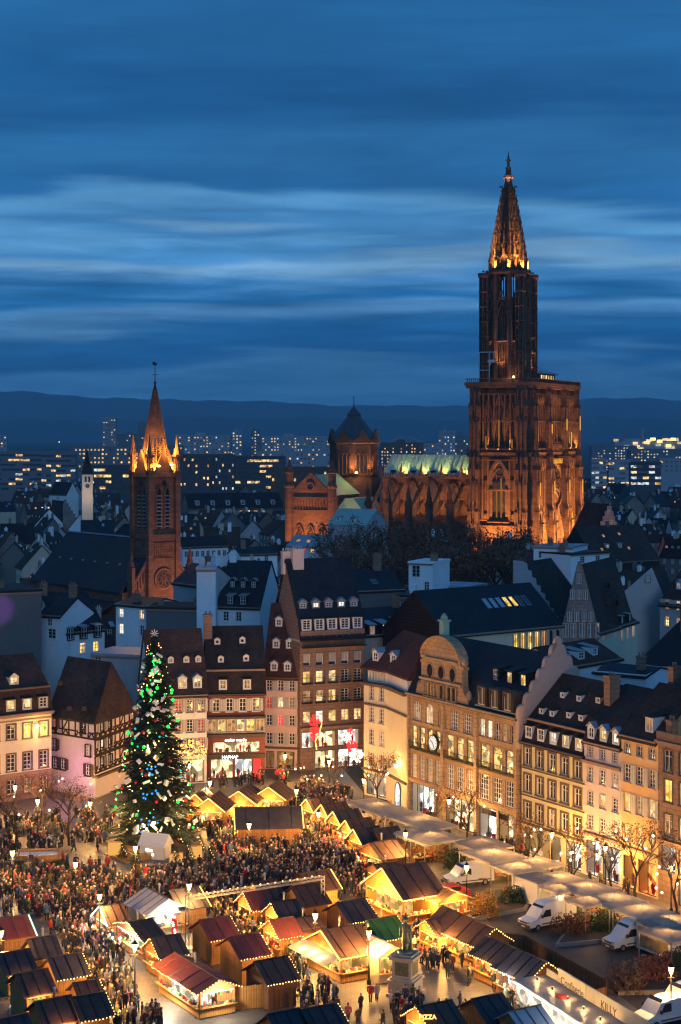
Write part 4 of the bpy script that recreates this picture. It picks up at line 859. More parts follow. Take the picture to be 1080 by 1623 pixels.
def cathedral():
    C = (62.0, 562.0); rz = math.atan2(.906, .423)
    rt = root('cathedral', 'huge gothic cathedral of red sandstone with one openwork spire, floodlit orange', 'cathedral', (C[0], C[1], 0), rz)
    S = M_cath
    # ---- west front block
    b = MB(); b.box(0, 51, 0, 20, 0, 42); b.box(.8, 50.2, .8, 19.2, 42, 64.5); b.build('west_front', S, rt)
    for z0, z1, o in ((41.2, 42.6, 1.2), (64.0, 66.0, 1.5), (17.5, 18.3, .9)):
        q = MB(); q.box(-o, 51 + o, -o, 20 + o, z0, z0 + (z1 - z0) * .45); q.box(-o - .35, 51.35 + o, -o - .35, 20.35 + o, z0 + (z1 - z0) * .45 + .003, z1); q.build('gallery', S, rt)
    bl = MB()
    for z, o, n in ((42.6, 1.3, 1.0), (66.0, 1.6, 1.0)):
        for x in np.arange(-o, 51 + o, .75): bl.box(x - .1, x + .1, -o - .1, -o + .1, z, z + 1.0)
        for y in np.arange(-o, 20 + o, .75): bl.box(-o - .1, -o + .1, y - .1, y + .1, z, z + 1.0)
        bl.box(-o - .16, 51 + o, -o - .16, -o + .16, z + 1.0, z + 1.25); bl.box(-o - .16, -o + .16, -o, 20 + o, z + 1.0, z + 1.25)
    bl.build('balustrade', S, rt, kind='stuff')
    # ---- buttresses
    def buttress(x0, x1, y0, y1, outx, outy):
        q = MB()
        for z0, z1, k in ((0, 19, 3.4), (19, 33, 2.7), (33, 41.2, 2.1), (42.6, 54, 1.7), (54, 64, 1.2)):
            q.box(x0 - (k if outx else 0), x1, y0 - (k if outy else 0), y1, z0, z1)
        nx = (x0 + x1) / 2 - (3 if outx else 0); ny = (y0 + y1) / 2 - (3 if outy else 0)
        bt = q.build('buttress', S, rt)
        q = MB()
        for z, k in ((19, 2.9), (33, 2.3), (54, 1.4)):
            xs = [x0 + .4, x1 - .4]; ys = [y0 + .4, y1 - .4]
            if outy:
                for x in xs: pinnacle(q, x, y0 - k, z, 1.3, 8.5)
            if outx:
                for y in ys: pinnacle(q, x0 - k, y, z, 1.3, 8.5)
        q.build('pinnacle', S, bt, kind='stuff')
        # standing shafts on the faces
        q = MB()
        for z0, z1, k in ((2, 18, 3.6), (20, 32, 2.9), (34, 41, 2.3), (43.5, 53, 1.9), (54.5, 63, 1.4)):
            if outy:
                for x in np.linspace(x0 + .3, x1 - .3, 3): q.box(x - .30, x + .30, y0 - k - .35, y0 - k + .3, z0, z1); q.pyr(x, y0 - k, z1, z1 + 2.2, .42)
            if outx:
                for y in np.linspace(y0 + .3, y1 - .3, 3): q.box(x0 - k - .35, x0 - k + .3, y - .30, y + .30, z0, z1); q.pyr(x0 - k, y, z1, z1 + 2.2, .42)
        q.build('shaft', S, bt, kind='stuff')
    buttress(0, 3.6, 0, 3.6, False, True); buttress(0.002, 3.5, .002, 3.5, True, False)
    buttress(15.2, 18.8, 0, 3, False, True); buttress(32.2, 35.8, 0, 3, False, True); buttress(47.4, 51, 0, 3.6, False, True); buttress(0, 3, 16.6, 20, True, False)
    # ---- north face windows
    gold = glow('lit bell chamber', (1, .45, .08), .5, .5, .4)
    pointed_window(rt, 6.2, 20, S, M_orglass, (-.2, 10, 19.5), R(-90), 3, dep=1.6)
    for k, y in enumerate((6.0, 10.0, 14.0)):
        w = pointed_window(rt, 2.7, 15.5 if k == 1 else 13.5, S, M_orglass, (.55, y, 44), R(-90), 2, dep=.9)
        q = MB(); zt = 60 if k == 1 else 57.6
        for s in (-1, 1): q.bar((-.3, y + s * 1.9, zt - 3.4), (-.3, y, zt + 2.6), .4)
        q.build('window_gable', S, rt)
    # ---- west face: rose between the buttresses, portals, upper windows
    q = MB(); q.lathe([(8.2, 0), (8.2, .9), (7.3, .9), (7.3, 0)], 32); ro = q.build('rose_window', S, rt, (25.5, -.35, 31.0)); ro.rotation_euler = (R(90), 0, 0)
    q = MB(); q.lathe([(7.3, 0), (7.3, .1)], 32); q.build('pane', M_orglass, ro)
    q = MB()
    for k in range(16):
        t = 2 * math.pi * k / 16; q.bar((math.cos(t) * .8, math.sin(t) * .8, .3), (math.cos(t) * 7.2, math.sin(t) * 7.2, .3), .28)
        t2 = t + math.pi / 16; q.lathe([(.62, .15), (.62, .4), (.45, .4), (.45, .15)], 8, (math.cos(t2) * 6.2, math.sin(t2) * 6.2))
    q.lathe([(1.2, .1), (1.2, .5), (.8, .5), (.8, .1)], 12); q.build('rose_tracery', S, ro, kind='stuff')
    for x in (9.4, 41.6): pointed_window(rt, 6.0, 20, S, M_orglass, (x, -.2, 19.5), 0, 3, dep=1.5)
    for x in (7, 11.5, 22.5, 28.5, 39.5, 44): pointed_window(rt, 3.0, 15, S, M_orglass, (x, .55, 44), 0, 2, dep=.9)
    for x, w, h in ((9.4, 7, 13), (25.5, 9, 16), (41.6, 7, 13)):
        p = pointed_window(rt, w, h, S, M_timber, (x, -.6, .2), 0, 2, name='portal', dep=2.2)
        q = MB(); q.prism([(x - w * .75, h - 3), (x + w * .75, h - 3), (x, h + 9)], -2.2, -1.6); q.build('portal_gable', S, rt)
    # apostle gallery above the rose
    q = MB()
    for k in range(12): x = 18.9 + k * 1.2; q.lathe([(.35, 43.0), (.42, 44.4), (.3, 45.3), (.12, 45.5), (.2, 45.9), (.1, 46.2)], 6, (x, -1.3))
    q.build('gallery_statues', S, rt, kind='stuff')
    # ---- harp-string tracery in front of the walls
    q = MB()
    for z0, z1, o in ((20, 40, 1.5), (44, 62, .9)):
        for x in np.arange(4.2, 47, 1.9):
            if 15 < x < 19 or 32 < x < 36: continue
            if z0 == 20 and 17.3 < x < 33.8: continue
            q.box(x - .27, x + .27, -o, -o + .5, z0, z1)
        for y in np.arange(4.2, 16.2, 1.9):
            if z0 == 20 and 6.5 < y < 13.5: continue
            q.box(-o, -o + .5, y - .27, y + .27, z0, z1)
        for zz in (z0, (z0 + z1) / 2, z1):
            q.box(3.7, 47.3, -o - .05, -o + .28, zz - .2, zz + .2) if z0 != 20 or zz != (z0 + z1) / 2 else None
            q.box(-o - .05, -o + .28, 3.7, 16.4, zz - .2, zz + .2)
        for x in np.arange(4.2, 46, 2.3):
            if 14 < x < 19 or 31 < x < 36 or (z0 == 20 and 16.3 < x < 33.8): continue
            q.bar((x, -o + .1, z1 - 3.2), (x + 1.15, -o + .1, z1 - .2), .42); q.bar((x + 2.3, -o + .1, z1 - 3.2), (x + 1.15, -o + .1, z1 - .2), .42)
    q.build('tracery', S, rt, kind='stuff')
    # narrow lit niches up the buttresses and the lit gallery over the rose
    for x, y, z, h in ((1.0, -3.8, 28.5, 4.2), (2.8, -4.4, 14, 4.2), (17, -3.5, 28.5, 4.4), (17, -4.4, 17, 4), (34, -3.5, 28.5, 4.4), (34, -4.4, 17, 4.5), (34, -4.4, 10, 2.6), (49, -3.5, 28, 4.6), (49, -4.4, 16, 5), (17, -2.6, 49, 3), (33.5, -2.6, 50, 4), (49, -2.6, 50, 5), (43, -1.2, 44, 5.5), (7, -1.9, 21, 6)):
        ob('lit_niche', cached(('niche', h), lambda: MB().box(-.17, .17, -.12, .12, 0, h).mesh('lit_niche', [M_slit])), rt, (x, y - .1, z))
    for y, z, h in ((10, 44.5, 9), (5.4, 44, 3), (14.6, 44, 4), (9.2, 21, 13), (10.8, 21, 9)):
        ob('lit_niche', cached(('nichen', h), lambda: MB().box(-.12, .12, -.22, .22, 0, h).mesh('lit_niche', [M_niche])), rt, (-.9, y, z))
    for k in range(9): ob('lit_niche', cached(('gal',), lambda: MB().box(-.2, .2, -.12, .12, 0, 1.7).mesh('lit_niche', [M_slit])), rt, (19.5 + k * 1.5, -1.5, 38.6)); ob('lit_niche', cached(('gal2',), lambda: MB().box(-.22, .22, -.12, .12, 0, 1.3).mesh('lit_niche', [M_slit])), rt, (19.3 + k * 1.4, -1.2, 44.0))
    # ---- octagon tower
    cx, cyy = 8.6, 10.0
    oc = [(cx + 6.6 * math.cos(R(22.5 + 45 * k)), cyy + 6.6 * math.sin(R(22.5 + 45 * k))) for k in range(8)]
    tw = MB()
    for x, y in oc:
        tw.lathe([(1.05, 66), (1.0, 84), (.9, 100), (.9, 103)], 8, (x, y)); 
    tower = tw.build('octagon_tower', S, rt, kind='stuff')
    q = MB()
    for z, r, h in ((66, 7.6, 1.0), (79.5, 7.1, .6), (93.5, 7.2, .9), (102.2, 7.7, 1.2)):
        q.lathe([(r * .78, z), (r, z), (r + .2, z + h * .5), (r, z + h), (r * .78, z + h)], 8, (cx, cyy), rot=R(22.5))
    q.lathe([(6.4, 92.6), (6.4, 93.4)], 8, (cx, cyy), rot=R(22.5)); q.build('string_course', S, tower, kind='stuff')
    for k in range(8):
        a = R(45 * k); ln = 6.1
        m = ((cx + ln * math.cos(a)), (cyy + ln * math.sin(a)))
        q = MB(); tx, ty = -math.sin(a), math.cos(a)
        for s in (-1.7, -.85, 0, .85, 1.7): q.bar((m[0] + tx * s, m[1] + ty * s, 67), (m[0] + tx * s, m[1] + ty * s, 91 - abs(s) * 1.7), .24 if s else .34)
        for s in (-1, 1):
            q.bar((m[0] + tx * s * 2.3, m[1] + ty * s * 2.3, 86), (m[0] + tx * s * 1.3, m[1] + ty * s * 1.3, 90), .5); q.bar((m[0] + tx * s * 1.3, m[1] + ty * s * 1.3, 90), (m[0], m[1], 92.6), .5)
            q.bar((m[0] * 1.0 + math.cos(a) * .7 + tx * s * 2.2, m[1] + math.sin(a) * .7 + ty * s * 2.2, 90), (m[0] + math.cos(a) * .7, m[1] + math.sin(a) * .7, 97), .35)
            q.bar((m[0] + tx * s * 1.1, m[1] + ty * s * 1.1, 94.5), (m[0] + tx * s * 1.1, m[1] + ty * s * 1.1, 102), .3)
            q.bar((m[0] + tx * s * 2.2, m[1] + ty * s * 2.2, 78), (m[0], m[1], 81), .3)
        q.bar((m[0] - tx * 2.4, m[1] - ty * 2.4, 72.5), (m[0] + tx * 2.4, m[1] + ty * 2.4, 72.5), .35)
        q.build('tracery_window', S, tower, kind='stuff')
    core = MB(); core.lathe([(4.6, 66), (4.4, 78), (4.2, 90), (5.2, 93)], 8, (cx, cyy), rot=R(22.5)); core.build('inner_shell', S, tower)
    # ---- four openwork stair turrets
    for k in range(4):
        a = R(45 + 90 * k); x, y = cx + 9.0 * math.cos(a), cyy + 9.0 * math.sin(a); q = MB()
        for j in range(6): t = R(60 * j); q.box(x + 1.45 * math.cos(t) - .2, x + 1.45 * math.cos(t) + .2, y + 1.45 * math.sin(t) - .2, y + 1.45 * math.sin(t) + .2, 66, 101)
        for z in np.arange(66, 103, 5.0): q.lathe([(1.4, z), (1.85, z + .1), (1.85, z + .5), (1.4, z + .6)], 6, (x, y))
        for j in range(110):
            t = j * .5; z = 66.5 + j * .32; q.add([(x, y, z), (x + 1.4 * math.cos(t), y + 1.4 * math.sin(t), z), (x + 1.4 * math.cos(t + .6), y + 1.4 * math.sin(t + .6), z), (x, y, z + .25), (x + 1.4 * math.cos(t), y + 1.4 * math.sin(t), z + .25), (x + 1.4 * math.cos(t + .6), y + 1.4 * math.sin(t + .6), z + .25)], [(0, 2, 1), (3, 4, 5), (1, 2, 5, 4), (0, 1, 4, 3), (2, 0, 3, 5)])
        q.lathe([(.35, 66), (.35, 101)], 6, (x, y)); q.lathe([(1.9, 101), (2.1, 101.6), (2.1, 102.6), (1.7, 102.6)], 6, (x, y))
        q.bar((x, y, 101.5), (cx + 6 * math.cos(a), cyy + 6 * math.sin(a), 102.5), .8); q.bar((x, y, 80), (cx + 6 * math.cos(a), cyy + 6 * math.sin(a), 80), .6)
        q.build('stair_turret', S, rt, kind='stuff')
    # ---- spire: stepped tiers of small turrets on eight ribs
    q = MB(); tiers = [(103.2, 6.1), (108.2, 5.35), (112.8, 4.65), (117.0, 3.95), (120.9, 3.3), (124.6, 2.65), (128.0, 2.0)]
    for i, (z, r) in enumerate(tiers):
        zn, rn = tiers[i + 1] if i + 1 < len(tiers) else (131.2, 1.55)
        q.lathe([(r * .7, z), (r + .15, z), (r + .15, z + .5), (r * .7, z + .5)], 8, (cx, cyy), rot=R(22.5))
        for k in range(8):
            for da, w, hh in ((0, .95, 1.45), (22.5, .6, 1.1)):
                a = R(22.5 + 45 * k + da); rr_ = r * (1 if da == 0 else .93); x, y = cx + rr_ * math.cos(a), cyy + rr_ * math.sin(a); s = w * (.45 + .55 * r / 6.1)
                pinnacle(q, x, y, z + .3, s, (zn - z) * hh)
            a = R(22.5 + 45 * k); q.bar((cx + r * .86 * math.cos(a), cyy + r * .86 * math.sin(a), z), (cx + rn * .86 * math.cos(a), cyy + rn * .86 * math.sin(a), zn), .5)
    sp = q.build('spire', S, rt, kind='stuff')
    q = MB(); q.lathe([(4.2, 103.5), (1.1, 131.2), (1.0, 134)], 8, (cx, cyy), rot=R(22.5)); q.build('spire_core', S, sp)
    q = MB(); q.lathe([(1.3, 131.2), (1.5, 131.6), (1.3, 134.6), (1.9, 135.0), (1.9, 135.7), (1.1, 135.8), (.9, 138.0), (1.1, 138.4), (.5, 138.8), (.45, 140.4), (.9, 140.9), (.35, 141.6), (.2, 142.6), (.08, 144)], 8, (cx, cyy)); q.box(cx - .7, cx + .7, cyy - .12, cyy + .12, 141.9, 142.3); q.build('spire_crown', M_redsand, sp)
    # ---- platform house
    q = MB(); holed(q, 17, 66, 69.8, [(1.2 + 2.4 * i, 2.4 + 2.4 * i, 66.8, 69) for i in range(7)], y=4.5, x0=27) if False else q.box(27, 44, 5, 16, 66, 69.8); ph = q.build('platform_house', S, rt)
    for i in range(6): MB().box(28.2 + 2.6 * i, 29.3 + 2.6 * i, 4.9, 5.1, 67, 69.2).build('window', M_far, ph)
    for i in range(4): MB().box(26.9, 27.1, 6 + 2.5 * i, 7 + 2.5 * i, 67, 69.2).build('window', M_far, ph)
    q = MB(); q.add([(26, 4, 69.9), (45, 4, 69.9), (45, 17, 69.9), (26, 17, 69.9), (31, 10.5, 72.3), (40, 10.5, 72.3), (26, 4, 69.6), (45, 4, 69.6), (45, 17, 69.6), (26, 17, 69.6)], [(0, 1, 5, 4), (1, 2, 5), (2, 3, 4, 5), (3, 0, 4), (6, 7, 1, 0), (7, 8, 2, 1), (8, 9, 3, 2), (9, 6, 0, 3)]); q.build('platform_roof', M_zinc, ph)
    q = MB(); q.lathe([(.12, 72), (.1, 73.4)], 6, (33, 9)); q.lathe([(.3, 73.4), (.75, 73.9), (.3, 74.4)], 8, (33, 9), 1); q.lathe([(.06, 74.4), (.04, 77)], 4, (33, 9)); q.build('beacon', [M_iron, M_bulb], ph)
    ob('wall_lamp', MB().lathe([(.2, -.4), (.45, 0), (.2, .4)], 6).mesh('wall_lamp', [M_bulb]), rt, (-.5, 5.0, 67.6)); lamp('', (-2, 6, 68), 500, (1, .55, .2), .3, rt)
    # scaffold hoist at the foot of the octagon
    q = MB()
    for x, y in ((-.5, 13.5), (-.5, 17)): q.bar((x, y, 66), (x, y, 76), .3)
    q.bar((-.5, 11.5, 76), (-.5, 17.5, 76), .3); q.box(-1.2, .6, 11.2, 13.8, 72.5, 73.4); q.bar((-.5, 12, 76), (-.5, 12, 73), .2); q.bar((-.5, 13.5, 70), (-.5, 17, 70), .25); q.build('scaffold', M_steel, rt, kind='stuff')
    # ---- nave with flying buttresses
    q = MB(); q.box(17, 34, 20.01, 60, 0, 33.6); q.build('nave_wall', S, rt)
    q = MB(); q.prism([(16.2, 33.3), (34.8, 33.3), (34.8, 33.9), (25.5, 41.4), (16.2, 33.9)], 20.02, 60, axis='y'); nr = q.build('nave_roof', M_palecopper, rt)
    q = MB()
    for k in range(23): y = 21 + k * 1.7; q.bar((16.4, y, 34.2), (25.4, y, 41.55), .07)
    q.build('roof_seam', M_palecopper, nr, kind='stuff')
    q = MB(); q.box(6, 17, 20.01, 60, 0, 16.5); q.add([(5.4, 20.01, 16.4), (5.4, 60, 16.4), (17, 60, 20.5), (17, 20.01, 20.5)], [(0, 3, 2, 1)]); q.build('aisle', S, rt)
    q = MB(); q.box(15.9, 16.6, 20.05, 60, 33.2, 33.95)
    for y in np.arange(20.5, 60, .9): q.box(15.95, 16.15, y - .15, y + .15, 33.96, 34.9)
    q.box(15.9, 16.2, 20.05, 60, 34.9, 35.1); q.build('nave_balustrade', S, rt, kind='stuff')
    ys = [22 + 7.6 * k for k in range(6)]
    for k, y in enumerate(ys):
        q = MB(); q.box(3.2, 6.4, y - .8, y + .8, 0, 25); q.pyr(4.8, y, 25, 29.5, 1.5, .7); pinnacle(q, 4.4, y, 25, 1.0, 7)
        q.bar((5.2, y, 21.5), (17.1, y, 31.2), .8, 1.0); q.bar((5.2, y, 17), (17.1, y, 25.6), .7, .6)
        fb = q.build('flying_buttress', S, rt)
        q = MB(); pinnacle(q, 16.2, y, 33.9, .7, 5.2); q.build('pinnacle', S, fb)
        if k < 5:
            yc = y + 3.8; pointed_window(rt, 4.6, 11.5, S, M_orglass, (16.95, yc, 20.8), R(-90), 4, dep=.8)
            pointed_window(rt, 4.4, 9.5, S, M_orglass, (5.95, yc, 4.5), R(-90), 4, dep=.8)
            d = MB().box(17.6, 19.6, yc - .9, yc + .9, 34.4, 36.0); d.build('roof_dormer', M_slate, nr)
    # ---- crossing tower
    ct = (25.5, 75.0); q = MB(); q.lathe([(9.3, 0), (9.3, 33), (8.7, 33.2), (8.7, 45.2), (9.5, 45.6), (9.5, 46.6)], 8, ct, rot=R(22.5)); cr = q.build('crossing_tower', S, rt)
    q = MB()
    for k in range(8):
        a = R(45 * k); tx, ty = -math.sin(a), math.cos(a); px, py = ct[0] + 8.25 * math.cos(a), ct[1] + 8.25 * math.sin(a)
        for s in (-2.2, -.75, .75, 2.2): q.lathe([(.28, 34.5), (.28, 41)], 6, (px + tx * s, py + ty * s))
        for s in (-1.5, 0, 1.5): q.bar((px + tx * (s - .75), py + ty * (s - .75), 41), (px + tx * s, py + ty * s, 42.3), .35); q.bar((px + tx * (s + .75), py + ty * (s + .75), 41), (px + tx * s, py + ty * s, 42.3), .35)
        q.bar((px + tx * 3, py + ty * 3, 34.2), (px - tx * 3, py - ty * 3, 34.2), .6)
    q.build('arcade', S, cr, kind='stuff')
    for k in range(8):
        a = R(45 * k); px, py = ct[0] + 8.0 * math.cos(a), ct[1] + 8.0 * math.sin(a); 
        ob('arcade_opening', cached(('ao',), lambda: MB().box(-1.9, 1.9, -.16, .1, 34.8, 41.5).mesh('arcade_opening', [M_orglass])), cr, (px, py, 0), a + R(90))
        gq = MB(); gq.prism([(-2.6, 46.6), (2.6, 46.6), (0, 50.6)], -.4, .4); gq.build('gablet', S, cr, (ct[0] + 8.6 * math.cos(a), ct[1] + 8.6 * math.sin(a), 0), a + R(90))
    q = MB(); q.lathe([(9.2, 46.6), (6.6, 49.8), (3.4, 53.8), (2.4, 55.2), (2.6, 55.8), (1.6, 57.0), (.3, 58.6), (.12, 60)], 8, ct, rot=R(22.5)); q.box(ct[0] - .1, ct[0] + .1, ct[1] - .1, ct[1] + .1, 60, 62.5); q.build('crossing_roof', pbr('lead sheet', (.055, .06, .07), rough=.5, var=.3, scale=.5, bump=.1), cr)
    fl = ob('floodlight', MB().box(-.5, .5, -.3, .3, -.3, .3).mesh('floodlight', [M_bulb]), rt, (15.6, 69.5, 35)); lamp('', (-1.5, -1.0, .6), 2600, (1, .55, .12), .4, fl)
    # ---- north transept
    q = MB(); q.box(-5, 17, 69, 86, 0, 27.6); q.prism([(69, 27.6), (86, 27.6), (77.5, 35.5)][::-1], -5, -3.8, axis='x'); tr = q.build('transept', M_redsand, rt)
    q = MB(); q.prism([(68.6, 27.5), (86.4, 27.5), (77.5, 34.6)][::-1], -3.79, 17, axis='x'); q.build('transept_roof', M_copper, tr)
    for y in (69.3, 85.7):
        q = MB(); q.lathe([(1.7, 0), (1.6, 30), (1.9, 30.3), (1.9, 31), (1.5, 31.2), (1.4, 35), (1.7, 35.3), (.15, 40)], 8, (-5, y)); q.build('transept_turret', M_redsand, tr)
    q = MB()
    for k in range(12): y = 71.3 + k * 1.13; q.lathe([(.2, 22.5), (.2, 26.2)], 5, (-5.25, y))
    q.box(-5.6, -5.001, 70.5, 84.6, 26.2, 26.9); q.box(-5.6, -5.001, 70.5, 84.6, 21.9, 22.4); q.build('transept_arcade', M_redsand, tr, kind='stuff')
    for y in (73.2, 77.5, 81.8): pointed_window(tr, 2.9, 9, M_redsand, M_orglass, (-5.1, y, 8), R(-90), 2, dep=.6)
    q = MB(); q.lathe([(1.5, 0), (1.5, .4), (1.1, .4), (1.1, 0)], 14); w = q.build('round_window', M_redsand, tr, (-5.05, 77.5, 30.6)); w.rotation_euler = (0, R(-90), 0); MB().lathe([(1.1, .05), (1.1, .15)], 14).build('pane', M_orglass, w)
    q = MB(); q.lathe([(9, 0), (9, 24), (9.6, 24.4), (9.6, 25)], 10, (1.0, 62)); q.lathe([(9.4, 25), (.3, 31)], 10, (1.0, 62), 1) if False else None
    q = MB(); q.box(-1, 16, 60.2, 68.8, 0, 23); q.build('side_chapel', M_redsand, rt); q = MB(); q.prism([(59.8, 23), (69.0, 23), (66, 26.5), (63, 26.5)][::-1], -1.4, 16, axis='x'); q.build('chapel_roof', M_copper, rt)
    # ---- floodlights, fixed round the building
    def flood(loc, tgt, watts, col=(1, .43, .10), ang=70, bl=.7):
        watts *= 6.2
        f = ob('floodlight', cached(('fld',), lambda: MB().box(-.4, .4, -.25, .25, -.25, .25).mesh('floodlight', [M_iron])), rt, loc); s = spot((0, 0, 0), (0, 0, -1), watts, col, ang, bl, .5, rt); s.location = Vector(loc) + Vector((0, 0, .6)); s.rotation_euler = (Vector(tgt) - Vector(loc)).to_track_quat('-Z', 'Y').to_euler()
    OR = (1, .45, .11)
    for x in (2, 10, 18, 27, 36, 44, 50): flood((x, -11, 1), (x, -1, 24), 26000, OR, 58)
    for y in (2, 9, 17): flood((-11, y, 1), (-1, y, 22), 17000, OR, 58)
    for x in (1.8, 17, 34, 49.2): flood((x, -4.6, 19.3), (x, -2.6, 42), 8000, OR, 46)
    for x in (20, 24, 28, 31): flood((x, -1.5, 43.4), (x, -1.0, 60), 900, (1, .55, .06), 50)
    for y in (6, 10, 14): flood((-1.5, y, 43), (-.2, y, 58), 2200, OR, 50)
    for x in (7, 42, 47): flood((x, -1.6, 43), (x, -.4, 60), 3000, (1, .46, .1), 50)
    flood((cx - 3, cyy - 3, 67), (cx - 5.5, cyy - 5.5, 85), 900, OR, 60)
    for a in range(0, 360, 60):
        lx, ly = cx + 7.6 * math.cos(R(a)), cyy + 7.6 * math.sin(R(a)); flood((lx, ly, 68), (cx + 5.0 * math.cos(R(a)), cyy + 5.0 * math.sin(R(a)), 98), 3600, (1, .46, .14), 50)
    for a in range(20, 380, 45):
        lx, ly = cx + 7.2 * math.cos(R(a)), cyy + 7.2 * math.sin(R(a)); flood((lx, ly, 103.6), (cx, cyy, 116), 5200, (1, .54, .08), 60)
    for a in (45, 135, 225, 315):
        lx, ly = cx + 9.2 * math.cos(R(a)), cyy + 9.2 * math.sin(R(a))
        for tz, w_, an in ((110, 2600, 50), (119, 4200, 34), (128, 5200, 24)): flood((lx, ly, 103.2), (cx + 1.5 * math.cos(R(a)), cyy + 1.5 * math.sin(R(a)), tz), w_, (1, .52, .10), an, .9)
    lamp('', (cx, cyy, 137.4), 30, (1, .8, .5), .2, rt)
    for a in (200, 290, 20, 110): lx, ly = cx + 2.6 * math.cos(R(a)), cyy + 2.6 * math.sin(R(a)); flood((lx, ly, 132.0), (cx, cyy, 139), 260, (1, .8, .5), 60)
    for y in (19.5, 27, 35, 42.5, 50): flood((15.2, y, 34.4), (21, y + 4.2, 38.0), 2600, (.95, .80, .16), 62)
    for y in (25.5, 33, 41, 48.5, 56): flood((3.5, y, 17.4), (16, y, 27), 1700, OR, 80)
    for y in (72, 77.5, 83): flood((-16, y, 1), (-5, y, 24), 4200, OR, 60)
    flood((-8, 64, 2), (-1, 64, 14), 6000, OR, 80)
    for a in (200, 245, 290): lx, ly = ct[0] + 10.2 * math.cos(R(a)), ct[1] + 10.2 * math.sin(R(a)); flood((lx, ly, 34.5), (ct[0] + 8 * math.cos(R(a)), ct[1] + 8 * math.sin(R(a)), 44), 700, (1, .45, .12), 90)
cathedral()
